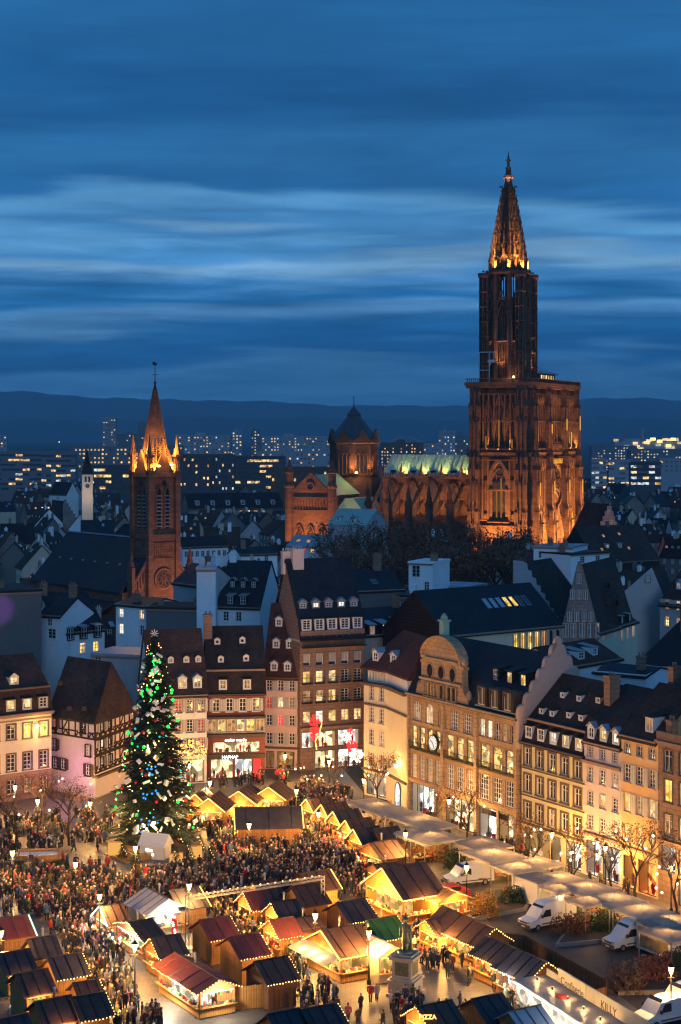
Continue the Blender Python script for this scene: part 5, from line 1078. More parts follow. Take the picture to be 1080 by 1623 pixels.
# ================================================================ church with the lit spire
def church():
    rz = math.atan2(.61, .79); loc = (XU(246, 340), 340.0, 0)     # local -y is the rose side of the tower
    rt = root('church', 'red sandstone church with square belfry and stone spire glowing gold at its foot', 'church', loc, rz)
    S = M_redsand; h = 4.1
    b = MB(); b.box(-h, h, -h, h, 0, 28.4); b.box(-h + .35, h - .35, -h + .35, h - .35, 28.4, 41.0); b.build('tower', S, rt)
    for z, o, t in ((27.9, .5, .9), (40.2, .55, .9)): MB().box(-h - o, h + o, -h - o, h + o, z, z + t).build('cornice', S, rt)
    b = MB()
    for k in range(10): x = -2.6 + k * .58; b.box(x - .12, x + .12, -h - .18, -h, 24.2, 26.6)
    b.box(-3, 3, -h - .25, -h - .002, 26.6, 27.2); b.box(-3, 3, -h - .25, -h - .002, 23.6, 24.2); b.build('blind_arcade', S, rt, kind='stuff')
    for sx in (-1, 1):
        for sy in (-1, 1):
            b = MB(); b.box(sx * h - .7, sx * h + .7, sy * h - .7, sy * h + .7, 0, 40.9); b.build('corner_pier', S, rt)
            t = MB()
            for k in range(4): a = R(45 + 90 * k); t.lathe([(.22, 41.2), (.22, 44.2)], 6, (sx * h + .62 * math.cos(a), sy * h + .62 * math.sin(a)))
            t.box(sx * h - .95, sx * h + .95, sy * h - .95, sy * h + .95, 41.1, 41.5); t.box(sx * h - .95, sx * h + .95, sy * h - .95, sy * h + .95, 44.2, 44.6); t.lathe([(.95, 44.6), (.5, 46.2), (.1, 48.6)], 8, (sx * h, sy * h)); t.build('corner_turret', S, rt, kind='stuff')
    for k, (dx, dy) in enumerate(((0, -1), (1, 0), (0, 1), (-1, 0))):
        a = k * R(90)
        for s in (-1.25, 1.25):
            w = ob('belfry_opening', None, rt) if False else None
            def mk():
                q = MB(); pts = [(-.8, 30)] + arch_pts(-.8, .8, 36.6, 38.2, False) + [(.8, 30)]
                for p, c in zip(pts, pts[1:]): q.bar((p[0], -.1, p[1]), (c[0], -.1, c[1]), .5, .3)
                return q.mesh('belfry_window', [S])
            o = ob('belfry_window', cached(('bw',), mk), rt, ((h - .35) * dx - s * dy, (h - .35) * dy + s * dx, 0), a)
            ob('pane', cached(('bwp',), lambda: MB().prism([(-.8, 30)] + arch_pts(-.8, .8, 36.6, 38.2) + [(.8, 30)], 0, .08).mesh('pane', [M_iron])), o, (0, -.06, 0))
            for j in range(9): ob('louvre', cached(('lv',), lambda: MB().bar((-.75, -.25, 0), (.75, -.25, 0), .5, .06).mesh('louvre', [M_zinc])), o, (0, 0, 30.6 + j * .75)).rotation_euler = (R(25), 0, 0)
        g = MB(); g.prism([(-3.0, 41.0), (3.0, 41.0), (0, 45.6)], -.3, .3); go = g.build('gablet', S, rt, (h * dx * .98, h * dy * .98, 0), a)
        q = MB(); q.lathe([(.55, 0), (.55, .12)], 10); w = q.build('oculus', M_iron, go, (0, -.32, 39.0)); w.rotation_euler = (R(90), 0, 0)
    # spire: eight stone faces with open bands near the foot, ribs on the edges
    b = MB(); b.lathe([(2.4, 41.2), (2.0, 46)], 8, (0, 0), rot=R(22.5)); b.lathe([(2.62, 50.4), (.38, 62.6)], 8, (0, 0), rot=R(22.5)); sp = b.build('spire', S, rt, kind='stuff')
    q = MB()
    for k in range(8):
        a = R(22.5 + 45 * k); q.bar((4.0 * math.cos(a), 4.0 * math.sin(a), 41.2), (.36 * math.cos(a), .36 * math.sin(a), 62.8), .34)
        a2 = a + R(45)
        for j in range(17):
            z = 42.4 + j * .55; r = 4.0 + (.36 - 4.0) * (z - 41.2) / 21.6; q.bar((r * math.cos(a), r * math.sin(a), z), (r * math.cos(a2), r * math.sin(a2), z), .22, .2)
    q.build('spire_ribs', S, sp, kind='stuff')
    q = MB(); q.lathe([(.5, 62.4), (.6, 62.8), (.35, 63.2), (.25, 64.2), (.5, 64.5), (.12, 64.9), (.09, 69.2)], 8); q.box(-.9, .9, -.05, .05, 66.6, 66.72); q.box(-.05, .05, -.9, .9, 66.6, 66.72); q.add([(-.6, 0, 69.2), (.5, 0, 69.2), (.7, 0, 69.9), (.2, 0, 69.6), (-.1, 0, 70.1), (-.8, 0, 69.9), (-.6, .06, 69.2), (.5, .06, 69.2), (.7, .06, 69.9), (.2, .06, 69.6), (-.1, .06, 70.1), (-.8, .06, 69.9)], [(0, 1, 2, 3, 4, 5), (11, 10, 9, 8, 7, 6), (0, 6, 7, 1), (1, 7, 8, 2), (2, 8, 9, 3), (3, 9, 10, 4), (4, 10, 11, 5), (5, 11, 6, 0)]); q.build('weathercock', M_iron, rt)
    # rose
    q = MB(); q.lathe([(2.7, 0), (2.7, .35), (2.2, .35), (2.2, 0)], 20); ro = q.build('rose_window', S, rt, (0, -h - .02, 20.0)); ro.rotation_euler = (R(90), 0, 0); MB().lathe([(2.2, .05), (2.2, .15)], 20).build('pane', M_orglass, ro)
    q = MB()
    for k in range(8): t = R(45 * k); q.lathe([(.7, .1), (.7, .28), (.5, .28), (.5, .1)], 8, (1.35 * math.cos(t), 1.35 * math.sin(t)))
    q.lathe([(.55, .1), (.55, .28), (.35, .28), (.35, .1)], 8); q.build('rose_tracery', S, ro, kind='stuff')
    # facade wings and nave
    b = MB(); b.prism([(-11, 8), (11, 8), (11, 18.5), (h, 24.5), (-h, 24.5), (-11, 18.5)], -2.6, -1.6); b.box(-11.6, -10.4, -3.2, -1.2, 0, 22.5); b.box(10.4, 11.6, -3.2, -1.2, 0, 22.5); b.build('front_wall', S, rt)
    b = MB()
    for s in (-1, 1):
        for k in range(6): x = s * (4.9 + k * 1.0); z = 23.4 - k * .85; b.box(x - .16, x + .16, -2.9, -2.602, z - 2.4, z - .4); 
        b.bar((s * 11, -2.6, 18.9), (s * 4.2, -2.6, 24.9), .8, .4)
        b.lathe([(.8, 22.5), (.9, 22.8), (.1, 26)], 8, (s * 11, -2.2))
    b.build('front_arcade', S, rt, kind='stuff')
    b = MB(); b.box(-10.5, 10.5, -1.58, 42, 0, 17.6); b.build('nave_wall', S, rt)
    b = MB(); b.prism([(-11.2, 17.2), (0, 27.2), (11.2, 17.2), (11.2, 17.6), (0, 27.6), (-11.2, 17.6)], -1.57, 36, axis='y'); b.add([(-11.2, 36, 17.5), (11.2, 36, 17.5), (0, 36, 27.5), (0, 43, 17.5)], [(0, 2, 3), (2, 1, 3)]); nr = b.build('nave_roof', M_slate, rt)
    b = MB(); b.box(-.2, .2, -1, 36, 27.6, 27.85); b.build('ridge_cap', M_zinc, nr)
    for k in range(6): MB().box(-.35, .35, -.4, .4, 0, .5).build('roof_vent', M_zinc, nr, (-5.5, 6 + k * 5, 22.2))
    b = MB(); b.box(-16, -10.6, 2, 40, 0, 12); b.build('aisle_wall', S, rt)
    b = MB(); b.prism([(-16.6, 11.8), (-10.6, 15.4), (-10.6, 15.8), (-16.6, 12.2)][::-1], 1.5, 40.5, axis='y'); b.build('aisle_roof', M_slate, rt)
    for a in range(0, 360, 45):
        l = lamp('', (4.0 * math.cos(R(a)), 4.0 * math.sin(R(a)), 42.2), 3600, (1, .50, .06), .25, rt)
    for a in range(22, 382, 90): lamp('', (5.4 * math.cos(R(a)), 5.4 * math.sin(R(a)), 45.5), 2600, (1, .50, .07), .3, rt)
    ob('floodlight', MB().lathe([(.2, -.2), (.5, 0), (.2, .2)], 8).mesh('floodlight', [M_bulb]), rt, (-1.6, -4.3, 42.4)); ob('floodlight', MB().lathe([(.2, -.2), (.5, 0), (.2, .2)], 8).mesh('floodlight', [M_bulb]), rt, (2.4, -4.3, 42.6))
    for o in list(rt.children):      # slim the tower, lower the spire, narrow the front
        st_ = o.name.split('.')[0]
        if st_ in ('tower', 'cornice', 'blind_arcade', 'corner_pier', 'corner_turret', 'belfry_window', 'gablet', 'spire', 'weathercock'):
            o.scale = (.77, .77, 1); o.location = (o.location.x * .77, o.location.y * .77, o.location.z)
            if st_ in ('spire', 'weathercock'): o.scale = (.77, .77, .76); o.location.z = 41.2 * .24
        elif st_ == 'rose_window': o.scale = (.8, .8, .8); o.location.y *= .77
        elif st_ in ('front_wall', 'front_arcade'): o.scale = (.62, 1, 1)
        elif st_ in ('nave_wall', 'nave_roof'): o.scale = (.8, 1, 1)
        elif st_ in ('aisle_wall', 'aisle_roof'): o.location.x = 2.4
        elif o.type == 'LIGHT' and o.location.z > 40: o.location.x *= .77; o.location.y *= .77
        elif st_ == 'floodlight': o.location.x *= .77; o.location.y *= .77
    for x in (-7, 0, 7): 
        s = spot((0, 0, 0), (0, 0, -1), 11000, (1, .50, .24), 80, .8, .5, rt); s.location = (x, -16, 6); s.rotation_euler = (Vector((0, 14, 15 if x else 20))).to_track_quat('-Z', 'Y').to_euler()
church()
# ================================================================ old town behind the square
BOX = []     # taken ground: (x, y, radius)
def simple_window(rt, x, y, z, w, h, m, rz=0.0):
    o = ob('window', cached(('sw', round(w, 2), round(h, 2), M_frame.name), lambda: window_mesh(w, h, 'cross', M_frame, None, 0, False)), rt, (x, y - .22, z), rz)
    ob('pane', pane_mesh(w, h, m), o)
def mid(name, label, u0, u1, Y0, Y1, vr, ve, depth, wall, roof, wins=(), dorms=(), chims=(), sky=(), at=.5, base=0.0, flat=False, cornice=True):
    A, B = (XU(u0, Y0), Y0), (XU(u1, Y1), Y1); Ym = (Y0 + Y1) / 2
    ze, zr = ZV(ve, Ym), ZV(vr, Ym + depth * at); rz, Wd = frame_of(A, B)
    BOX.append(((A[0] + B[0]) / 2, Ym + depth / 2, max(Wd, depth) * .62))
    pf = gprof(depth, ze, zr, .4, at) if not flat else None
    lit = {'.': M_glass, 'l': M_lit, 'y': M_lity, 'd': M_dim, 'w': M_litw, 'r': M_red}
    rows = [dict(z=ZV(v, Ym), h=h, w=w, xs=[Wd * f for f in fs], style='cross', sm=wall, lit=l, sur=.06) for fs, v, w, h, l in wins]
    rt, Wd = house(name, label, A, B, depth, ze, pf, wall, roof if pf else None, rows, z0=base, gables=not flat, cornice=(ze - .3, .3, .25) if cornice else None)
    if flat:
        MB().box(-.15, Wd + .15, -.15, depth + .15, ze + .002, ze + .35).build('roof', roof, rt)
    for f, v, w, h, l, k in dorms: dormer(rt, Wd * f, ZV(v, Ym + 1.5), pf[:2], w, h, lit[l], M_frame if roof is not M_slate else M_slate2, M_zinc, 'four', k)
    for f, v, w, h, l in sky: skylight(rt, Wd * f, ZV(v, Ym + 2), pf[:2], w, h, lit[l])
    for f, fy, h in chims: chimney(rt, Wd * f, depth * fy, (ze if flat else zr - 2.2), (ze if flat else zr) + h, .9 + .5 * random.random(), .7, M_brown if random.random() < .6 else M_bluewhite)
    return rt, Wd
mid('slate_roof_house', 'white walled house with steep blue slate roof left of the church tower', 96, 166, 275, 281, 937, 1000, 11, M_bluewhite, M_slate, [((.2, .5, .8), 1035, 1.1, 1.7, '.ly')], [(.2, 1010, 1.1, 1.9, '.', 'shed'), (.5, 1010, 1.1, 1.9, '.', 'shed'), (.82, 1010, 1.1, 1.9, '.', 'shed')], [(.05, .5, 1.6)])
mid('white_gable_house', 'narrow white house with balcony and slate roof beside the dark blank wall', 62, 96, 276, 274, 945, 975, 9, M_bluewhite, M_slate, [((.5,), 992, 1.0, 1.6, '.'), ((.6,), 1012, 1.6, 1.6, '.')], [], [(.8, .5, 1.8)])
mid('small_white_house', 'small white house with four lit windows and slate roof under the church front', 184, 232, 283, 279, 945, 958, 9, M_bluewhite, M_slate, [((.18, .86), 980, 1.0, 1.5, 'wl'), ((.18, .86), 1006, 1.0, 1.7, 'w.')], [], [(.45, .2, .6)])
mid('dark_party_wall_house', 'dark house with huge blank wall washed in purple light at left edge', -60, 66, 262, 268, 925, 940, 12, M_dgrey, M_slate2, [], [], [(.6, .4, 1.2)], flat=True)
mid('flat_roof_annex', 'plain grey flat roofed block behind the half-timbered roof', 146, 222, 252, 250, 1040, 1040, 8, M_grey, M_zinc, [((.12,), 1052, 1.0, 1.4, '.')], flat=True)
mid('brick_party_wall_house', 'windowless dark brown wall house beside the white stack', 232, 312, 272, 270, 965, 966, 9, M_dgrey, M_tiled, [], [], [(.9, .3, 1.4), (.2, .3, .8)], flat=True)
mid('grey_gable_house', 'grey house with chimney stacks left of the white windowless stack', 275, 314, 290, 284, 893, 925, 8, M_grey, M_slate, [], [], [(.9, .5, 1.5), (.6, .5, 1.2)])
def stack():
    rt, Wd = mid('white_stack', 'tall white windowless stack with louvred top among the roofs', 312, 342, 268, 268, 903, 903, 4, M_bluewhite, M_zinc, flat=True)
    h = ZV(903, 268)
    for k in range(9): MB().box(Wd * (k + .5) / 9 - .06, Wd * (k + .5) / 9 + .06, -.09, -.003, h - 2.0, h - .4).build('fin', M_bluewhite, rt)
    b = MB(); b.box(.3, 1.2, 1, 2, h + .36, h + 1.5); b.box(1.5, 2.2, 1.4, 2, h + .36, h + 1.1); b.build('vent', M_zinc, rt, kind='stuff')
stack()
mid('blue_mansard_house', 'dark blue slate mansard house with white dormers behind the white stack', 345, 412, 285, 283, 888, 962, 12, M_bluewhite, M_slate, [((.2, .5), 985, 1.0, 1.6, '..')], [(.25, 932, .8, 1.1, '.', 'gable'), (.5, 932, .8, 1.1, '.', 'gable'), (.75, 932, .8, 1.1, '.', 'gable'), (.3, 957, 1.0, 1.4, '.', 'shed'), (.6, 957, 1.0, 1.4, '.', 'shed')], [(.1, .5, 1.0)])
mid('attic_light_house', 'slate roofed house with lit attic windows right of the tall brown store', 578, 655, 262, 266, 962, 1004, 10, M_beige, M_slate, [((.25, .6), 1040, 1.6, 1.5, 'd.')], [(.15, 1003, 1.0, 1.5, 'd', 'shed'), (.42, 1003, 1.1, 1.6, 'y', 'shed'), (.75, 1000, 1.0, 1.5, 'd', 'shed')], [(.95, .5, 1.4)])
mid('hip_roof_house', 'slate roofed house with ridge skylight behind the tall brown store', 566, 640, 288, 292, 903, 935, 11, M_dgrey, M_slate, [], [], [(.75, .5, 2.4)], [(.5, 925, 1.0, 1.4, '.')])
mid('penthouse', 'white rooftop penthouse with ladder between the slate roofs', 648, 686, 322, 320, 888, 893, 9, M_bluewhite, M_bluewhite, [((.3,), 915, 1.6, 2.2, '.'), ((.75,), 935, 1.0, 1.6, '.')], [], [(.85, .3, 1.4)], flat=True)
mid('white_terrace_block', 'low white terrace block in front of the dark trees', 684, 738, 330, 326, 930, 931, 9, M_bluewhite, M_zinc, [((.1,), 945, 1.0, 1.6, '.')], [], [(.15, .3, 2.2)], flat=True)
mid('dark_box_house', 'dark cube shaped attic house left of the green lantern', 628, 690, 288, 286, 946, 947, 9, M_dgrey, M_slate, [((.1, .75), 970, .8, 1.6, '..')], [], [(.3, .4, 1.6)], flat=True)
# arcade hall with long slate roof and skylights
def arcade_hall():
    A, B = (XU(706, 248), 248), (XU(889, 262), 262); Ym = 255; ze = ZV(998, Ym); rz, Wd = frame_of(A, B); zr = ZV(928, Ym + 7)
    xs = [Wd * (.60 + .062 * k) for k in range(7)]
    rows = [dict(z=ze - 4.1, h=3.4, w=1.0, xs=xs, style='two', sm=M_cream, fm=M_dframe, lit='yyyyd..', arch=M_cream, sur=.08)]
    BOX.append(((A[0] + B[0]) / 2, 260, 13))
    pf = gprof(14, ze, zr, .7); rt, Wd = house('arcade_hall', 'long blue slate hall with lit skylight and row of yellow arched windows', A, B, 14, ze, pf, M_cream, M_slate, rows, cornice=(ze - .5, .45, .5))
    for k, l in enumerate('dddyy..'): skylight(rt, Wd * (.50 + .058 * k), ze + 2.9, pf[:2], .85, 2.1, {'.': M_glass, 'd': M_dimsky, 'y': M_lity}[l])
    for k in range(9): MB().box(-.06, .06, -.35, -.06, ze - 4.4, ze - .5).build('pilaster', M_cream, rt, (Wd * (.57 + .062 * k), 0, 0))
    b = MB(); b.prism([(-.5, ze - 5), (-.5, ze - .1), (7, zr - .3), (14.4, ze - .1), (14.4, ze - 5)][::-1], -.16, -.01, axis='x'); b.build('slate_hanging', M_slate2, rt)
M_dimsky = glass_mat('pale skylight glass', (.30, .36, .45), .15)
arcade_hall()
# stepped gable house and the medieval stone gable
def gable_front(name, label, poly, Y, depth, wall, roof, skew=0.0, wins=(), lat=(0, 0), lamps=None):
    """gable wall seen from the front, its outline in photo pixels at distance Y, roof running back"""
    us = [p[0] for p in poly]; xc = XU(sum(us) / len(us), Y); pts = [(XU(u, Y) - xc, ZV(v, Y)) for u, v in poly]; zb = min(z for _, z in pts)
    rt = root(name, label, 'building', (xc, Y, 0), 0); BOX.append((xc, Y + depth / 2, max(depth, 8) * .6))
    full = pts + [(pts[-1][0], 0), (pts[0][0], 0)] if True else pts
    MB().prism(full[::-1], 0, .7).build('wall', wall, rt)
    top = max(range(len(pts)), key=lambda i: pts[i][1]); a = pts[top]; l, r = pts[0], pts[-1]
    b = MB(); o = .15
    b.add([(l[0], .71, l[1] - o), (a[0], .71, a[1] - .6), (r[0], .71, r[1] - o), (l[0] + skew, depth, l[1] - o), (a[0] + skew, depth, a[1] - .6), (r[0] + skew, depth, r[1] - o)], [(0, 3, 4, 1), (1, 4, 5, 2), (0, 1, 2), (3, 5, 4)])
    b.build('roof', roof, rt)
    b = MB(); b.add([(l[0], .71, 0), (r[0], .71, 0), (r[0] + skew, depth, 0), (l[0] + skew, depth, 0), (l[0], .71, l[1] - .2), (r[0], .71, r[1] - .2), (r[0] + skew, depth, r[1] - .2), (l[0] + skew, depth, l[1] - .2)], [(0, 3, 7, 4), (1, 5, 6, 2), (2, 6, 7, 3)]); b.build('side_wall', wall, rt)
    for u, v, w, h, m in wins: window(rt, XU(u, Y) - xc, ZV(v, Y), w, h, m, 'two', M_frame, M_trim, .1, y=-.18)
    return rt
M_stone = pbr('rough grey sandstone', (.30, .235, .20), rough=.9, var=.45, scale=1.5, bump=.4, kind='course', col2=(.22, .17, .15))
st = [(814, 1000), (814, 888), (830, 890)]
for k in range(8): st += [(836 + k * 7, 897 + k * 12 - 4), (837 + k * 7, 897 + k * 12 + 6)]
st += [(892, 996)]
gable_front('stepped_gable_house', 'grey stepped gable wall behind the arcade hall roof', st, 284, 14, M_grey, M_tiled, 8)
rt = gable_front('stone_gable_house', 'medieval stone house with tall pointed gable and rows of small windows', [(890, 1000), (915, 899), (917, 890), (921, 890), (924, 900), (950, 1000)], 262, 20, M_stone, M_tile, 8.6,
    [(u, v, .75, 1.5, M_glass) for u, v in ((908, 950), (918, 950), (928, 950), (903, 985), (914, 985), (926, 985), (937, 985), (918, 925))] + [(u, 1010, .9, 2.2, M_litw if k == 1 else M_dim) for k, u in enumerate((897, 909, 923, 936, 945))])
for x, z in ((3.6, 23.0), (6.0, 22.6), (4.4, 25.5)): MB().box(-.5, .5, -1.6, .2, 0, .9).build('dormer', M_tile, rt, (x + 2, 6 + x, z - 1.4))
gable_front('pink_gable_wall', 'tall plain pinkish gable wall with one small window at right', [(986, 990), (988, 940), (1034, 900), (1068, 985), (1068, 990)], 300, 16, plaster('pale pinkish render', (.50, .41, .38)), M_tiler, 5, [(1027, 922, .8, 1.1, M_glass)])
mid('yellow_street_house', 'cream street house with arched lit windows below the pink gable', 980, 1010, 272, 280, 962, 988, 8, M_cream, M_slate, [((.2, .5, .8), 1012, .9, 1.8, 'ddl')], [(.3, 985, .8, 1.1, '.', 'shed'), (.7, 985, .8, 1.1, '.', 'shed')])
mid('lit_street_house', 'small cream house with lit ground floor beside the stone gable house', 950, 982, 262, 270, 975, 998, 7, M_cream, M_tile, [((.2, .5, .8), 1012, .8, 1.2, 'd.d')], [])
mid('red_roof_house', 'house with dark red roof and three zinc dormers behind the scalloped gable', 896, 985, 236, 246, 1016, 1050, 10, M_bluewhite, M_tiler, [], [(.12, 1044, 1.0, 1.0, '.', 'shed'), (.40, 1042, 1.2, 1.0, '.', 'shed'), (.68, 1040, 1.0, 1.0, '.', 'shed')])
mid('blue_white_block', 'pale blue white cube with slate top behind the pink and yellow houses', 942, 1024, 212, 208, 1052, 1066, 8, M_bluewhite, M_slate, [], [], [(.75, .3, 1.2)], cornice=False)
mid('dark_hip_house', 'dark slate roof at the right edge above the orange house', 1012, 1110, 226, 214, 985, 1060, 14, M_dgrey, M_slate2, [], [], [(.2, .4, 1.5)])
mid('red_corner_house', 'house with red tiled roof and warm dormer windows at right edge', 1046, 1105, 292, 284, 893, 960, 12, M_rose, M_tiler, [((.2, .5, .8), 968, 1.0, 1.7, 'dld'), ((.2, .5, .8), 995, 1.0, 1.7, 'ldd')], [(.25, 935, .9, 1.1, 'd', 'gable'), (.6, 935, .9, 1.1, '.', 'gable')])
mid('white_flats', 'stepped white flats with roof terraces below the cathedral', 846, 908, 400, 396, 866, 868, 12, M_bluewhite, M_zinc, [((.2, .5, .8), 885, 1.4, 1.6, '...')], [], [(.3, .3, 1.6), (.7, .3, 1.2)], flat=True)
mid('white_roof_extension', 'white roof extension right of the stepped white flats', 905, 966, 392, 400, 876, 878, 10, M_bluewhite, M_slate, [((.3, .7), 892, 1.6, 1.6, '..')], [], [(.1, .4, 2.0)], flat=True)
mid('brown_skylight_house', 'big dark brown roof with eight skylights below the cathedral at right', 945, 1046, 492, 506, 832, 890, 18, M_tiled, M_tile, [], [(.3, 868, .9, 1.0, 'd', 'shed'), (.5, 868, .9, 1.0, '.', 'shed')], [(.5, .5, 1.0)], [(.2, 872, .9, 1.1, 'd'), (.34, 852, .9, 1.1, 'd'), (.6, 850, .9, 1.1, 'd'), (.62, 872, .9, 1.1, 'd')])
st = [(944, 848)]
for k in range(6): st += [(945 + k * 3.5, 842 - k * 8), (948.5 + k * 3.5, 842 - k * 8)]
st += [(968, 796)]
for k in range(5, -1, -1): st += [(983 - k * 2.6 - 2.6, 842 - k * 8), (983 - k * 2.6, 842 - k * 8)]
st += [(984, 848)]
rt = gable_front('lit_stepped_gable_house', 'stepped gable house lit orange at the foot of the cathedral', st, 540, 14, M_stone, M_tiled, -6, [(961, 832, 1, 1.6, M_glass), (969, 832, 1, 1.6, M_glass), (965, 815, 1, 1.6, M_glass)])
s = spot((0, 0, 0), (0, 0, -1), 7000, (1, .45, .14), 70, .8, .5, rt); s.location = (-3, -16, 8); s.rotation_euler = Vector((3, 16, 16)).to_track_quat('-Z', 'Y').to_euler()
st = [(100, 840), (100, 800)]
for k in range(9): st += [(102 + k * 3.4, 792 + k * 5.6), (105.4 + k * 3.4, 792 + k * 5.6)]
st += [(134, 846)]
gable_front('far_stepped_gable_house', 'old house with pale stepped gable left of the church', st, 745, 16, M_stone, M_tiled, -8)
def chapel_tower():
    Y = 690; rt = root('chapel_tower', 'small white church tower with dark pointed roof among far roofs at left', 'tower', (XU(138.5, Y), Y, 0), R(12)); BOX.append((XU(138, Y), Y, 8))
    w = 17 * Y / FPX / 2; z1 = ZV(752, Y); MB().box(-w, w, -w, w, 0, z1).build('wall', M_cream, rt)
    b = MB(); b.lathe([(w * 1.5, z1), (w * .9, z1 + 4), (w * .55, z1 + 5.5), (.1, ZV(708, Y))], 4, rot=R(45)); b.build('roof', M_slate2, rt)
    for x in (-.7, .7): MB().box(x - .4, x + .4, -w - .06, -w + .1, z1 - 3, z1 - .8).build('belfry_window', M_iron, rt)
    k = MB(); k.lathe([(.9, 0), (.9, .1)], 12); o = k.build('clock_face', M_dframe, rt, (0, -w - .02, z1 - 4.6)); o.rotation_euler = (R(90), 0, 0)
    lamp('', (0, -w - 8, z1 - 8), 1500, (1, .7, .5), .5, rt)
chapel_tower()
mid('long_dormer_house', 'very long dark roof with a row of pale dormers behind the church', 286, 452, 1090, 1110, 750, 770, 22, M_dgrey, M_tiled, [], [(.08 + .085 * k, 763, 1.9, 1.7, '.', 'shed') for k in range(11)])
mid('long_lit_house', 'long old building with white dormers and warm lit wall right of the church', 300, 450, 770, 784, 781, 806, 18, M_stone, M_slate2, [((.55, .62, .7, .78), 818, 1.8, 2.6, 'dldd')], [(.1 + .16 * k, 800, 1.5, 1.6, '.', 'shed') for k in range(6)])
mid('pale_roof_house', 'house with bright pale green roof lit in front of the transept', 520, 580, 462, 456, 806, 832, 12, M_grey, M_palecopper, [], [(.2, 826, .9, .9, '.', 'shed'), (.6, 826, .9, .9, '.', 'shed')])
mid('white_window_row_house', 'house with a row of white windows right of the church tower', 290, 362, 440, 446, 850, 866, 10, M_bluewhite, M_slate2, [((.08, .2, .32, .44, .56, .68, .8, .92), 882, 1.0, 1.5, '........')])
mid('red_glow_house', 'white roofed house with pinkish red lit gable below the transept', 455, 502, 450, 446, 848, 866, 10, M_white, M_zinc, [((.3, .6, .85), 876, 1.0, 1.4, 'drl')], [], [], [(.25, 860, 1.2, 1.4, 'd'), (.6, 860, 1.2, 1.4, 'd')])
mid('white_low_house', 'low white walled house below the red lit gable house', 382, 440, 420, 424, 866, 878, 9, M_bluewhite, M_slate, [((.3, .7), 890, 1.0, 1.4, '..')], [], [(.2, .4, 1.5)])
mid('white_gable_cottage', 'small bright white gabled house among far dark roofs at left', 78, 106, 930, 922, 764, 784, 9, M_white, M_slate2, [((.5,), 792, 1.2, 1.4, '.')])
mid('tower_side_house', 'dark roofed house with white lower wall left of the church tower', 176, 206, 400, 396, 830, 852, 9, M_bluewhite, M_slate2, [((.3, .6), 868, 1.2, 1.6, '..')])
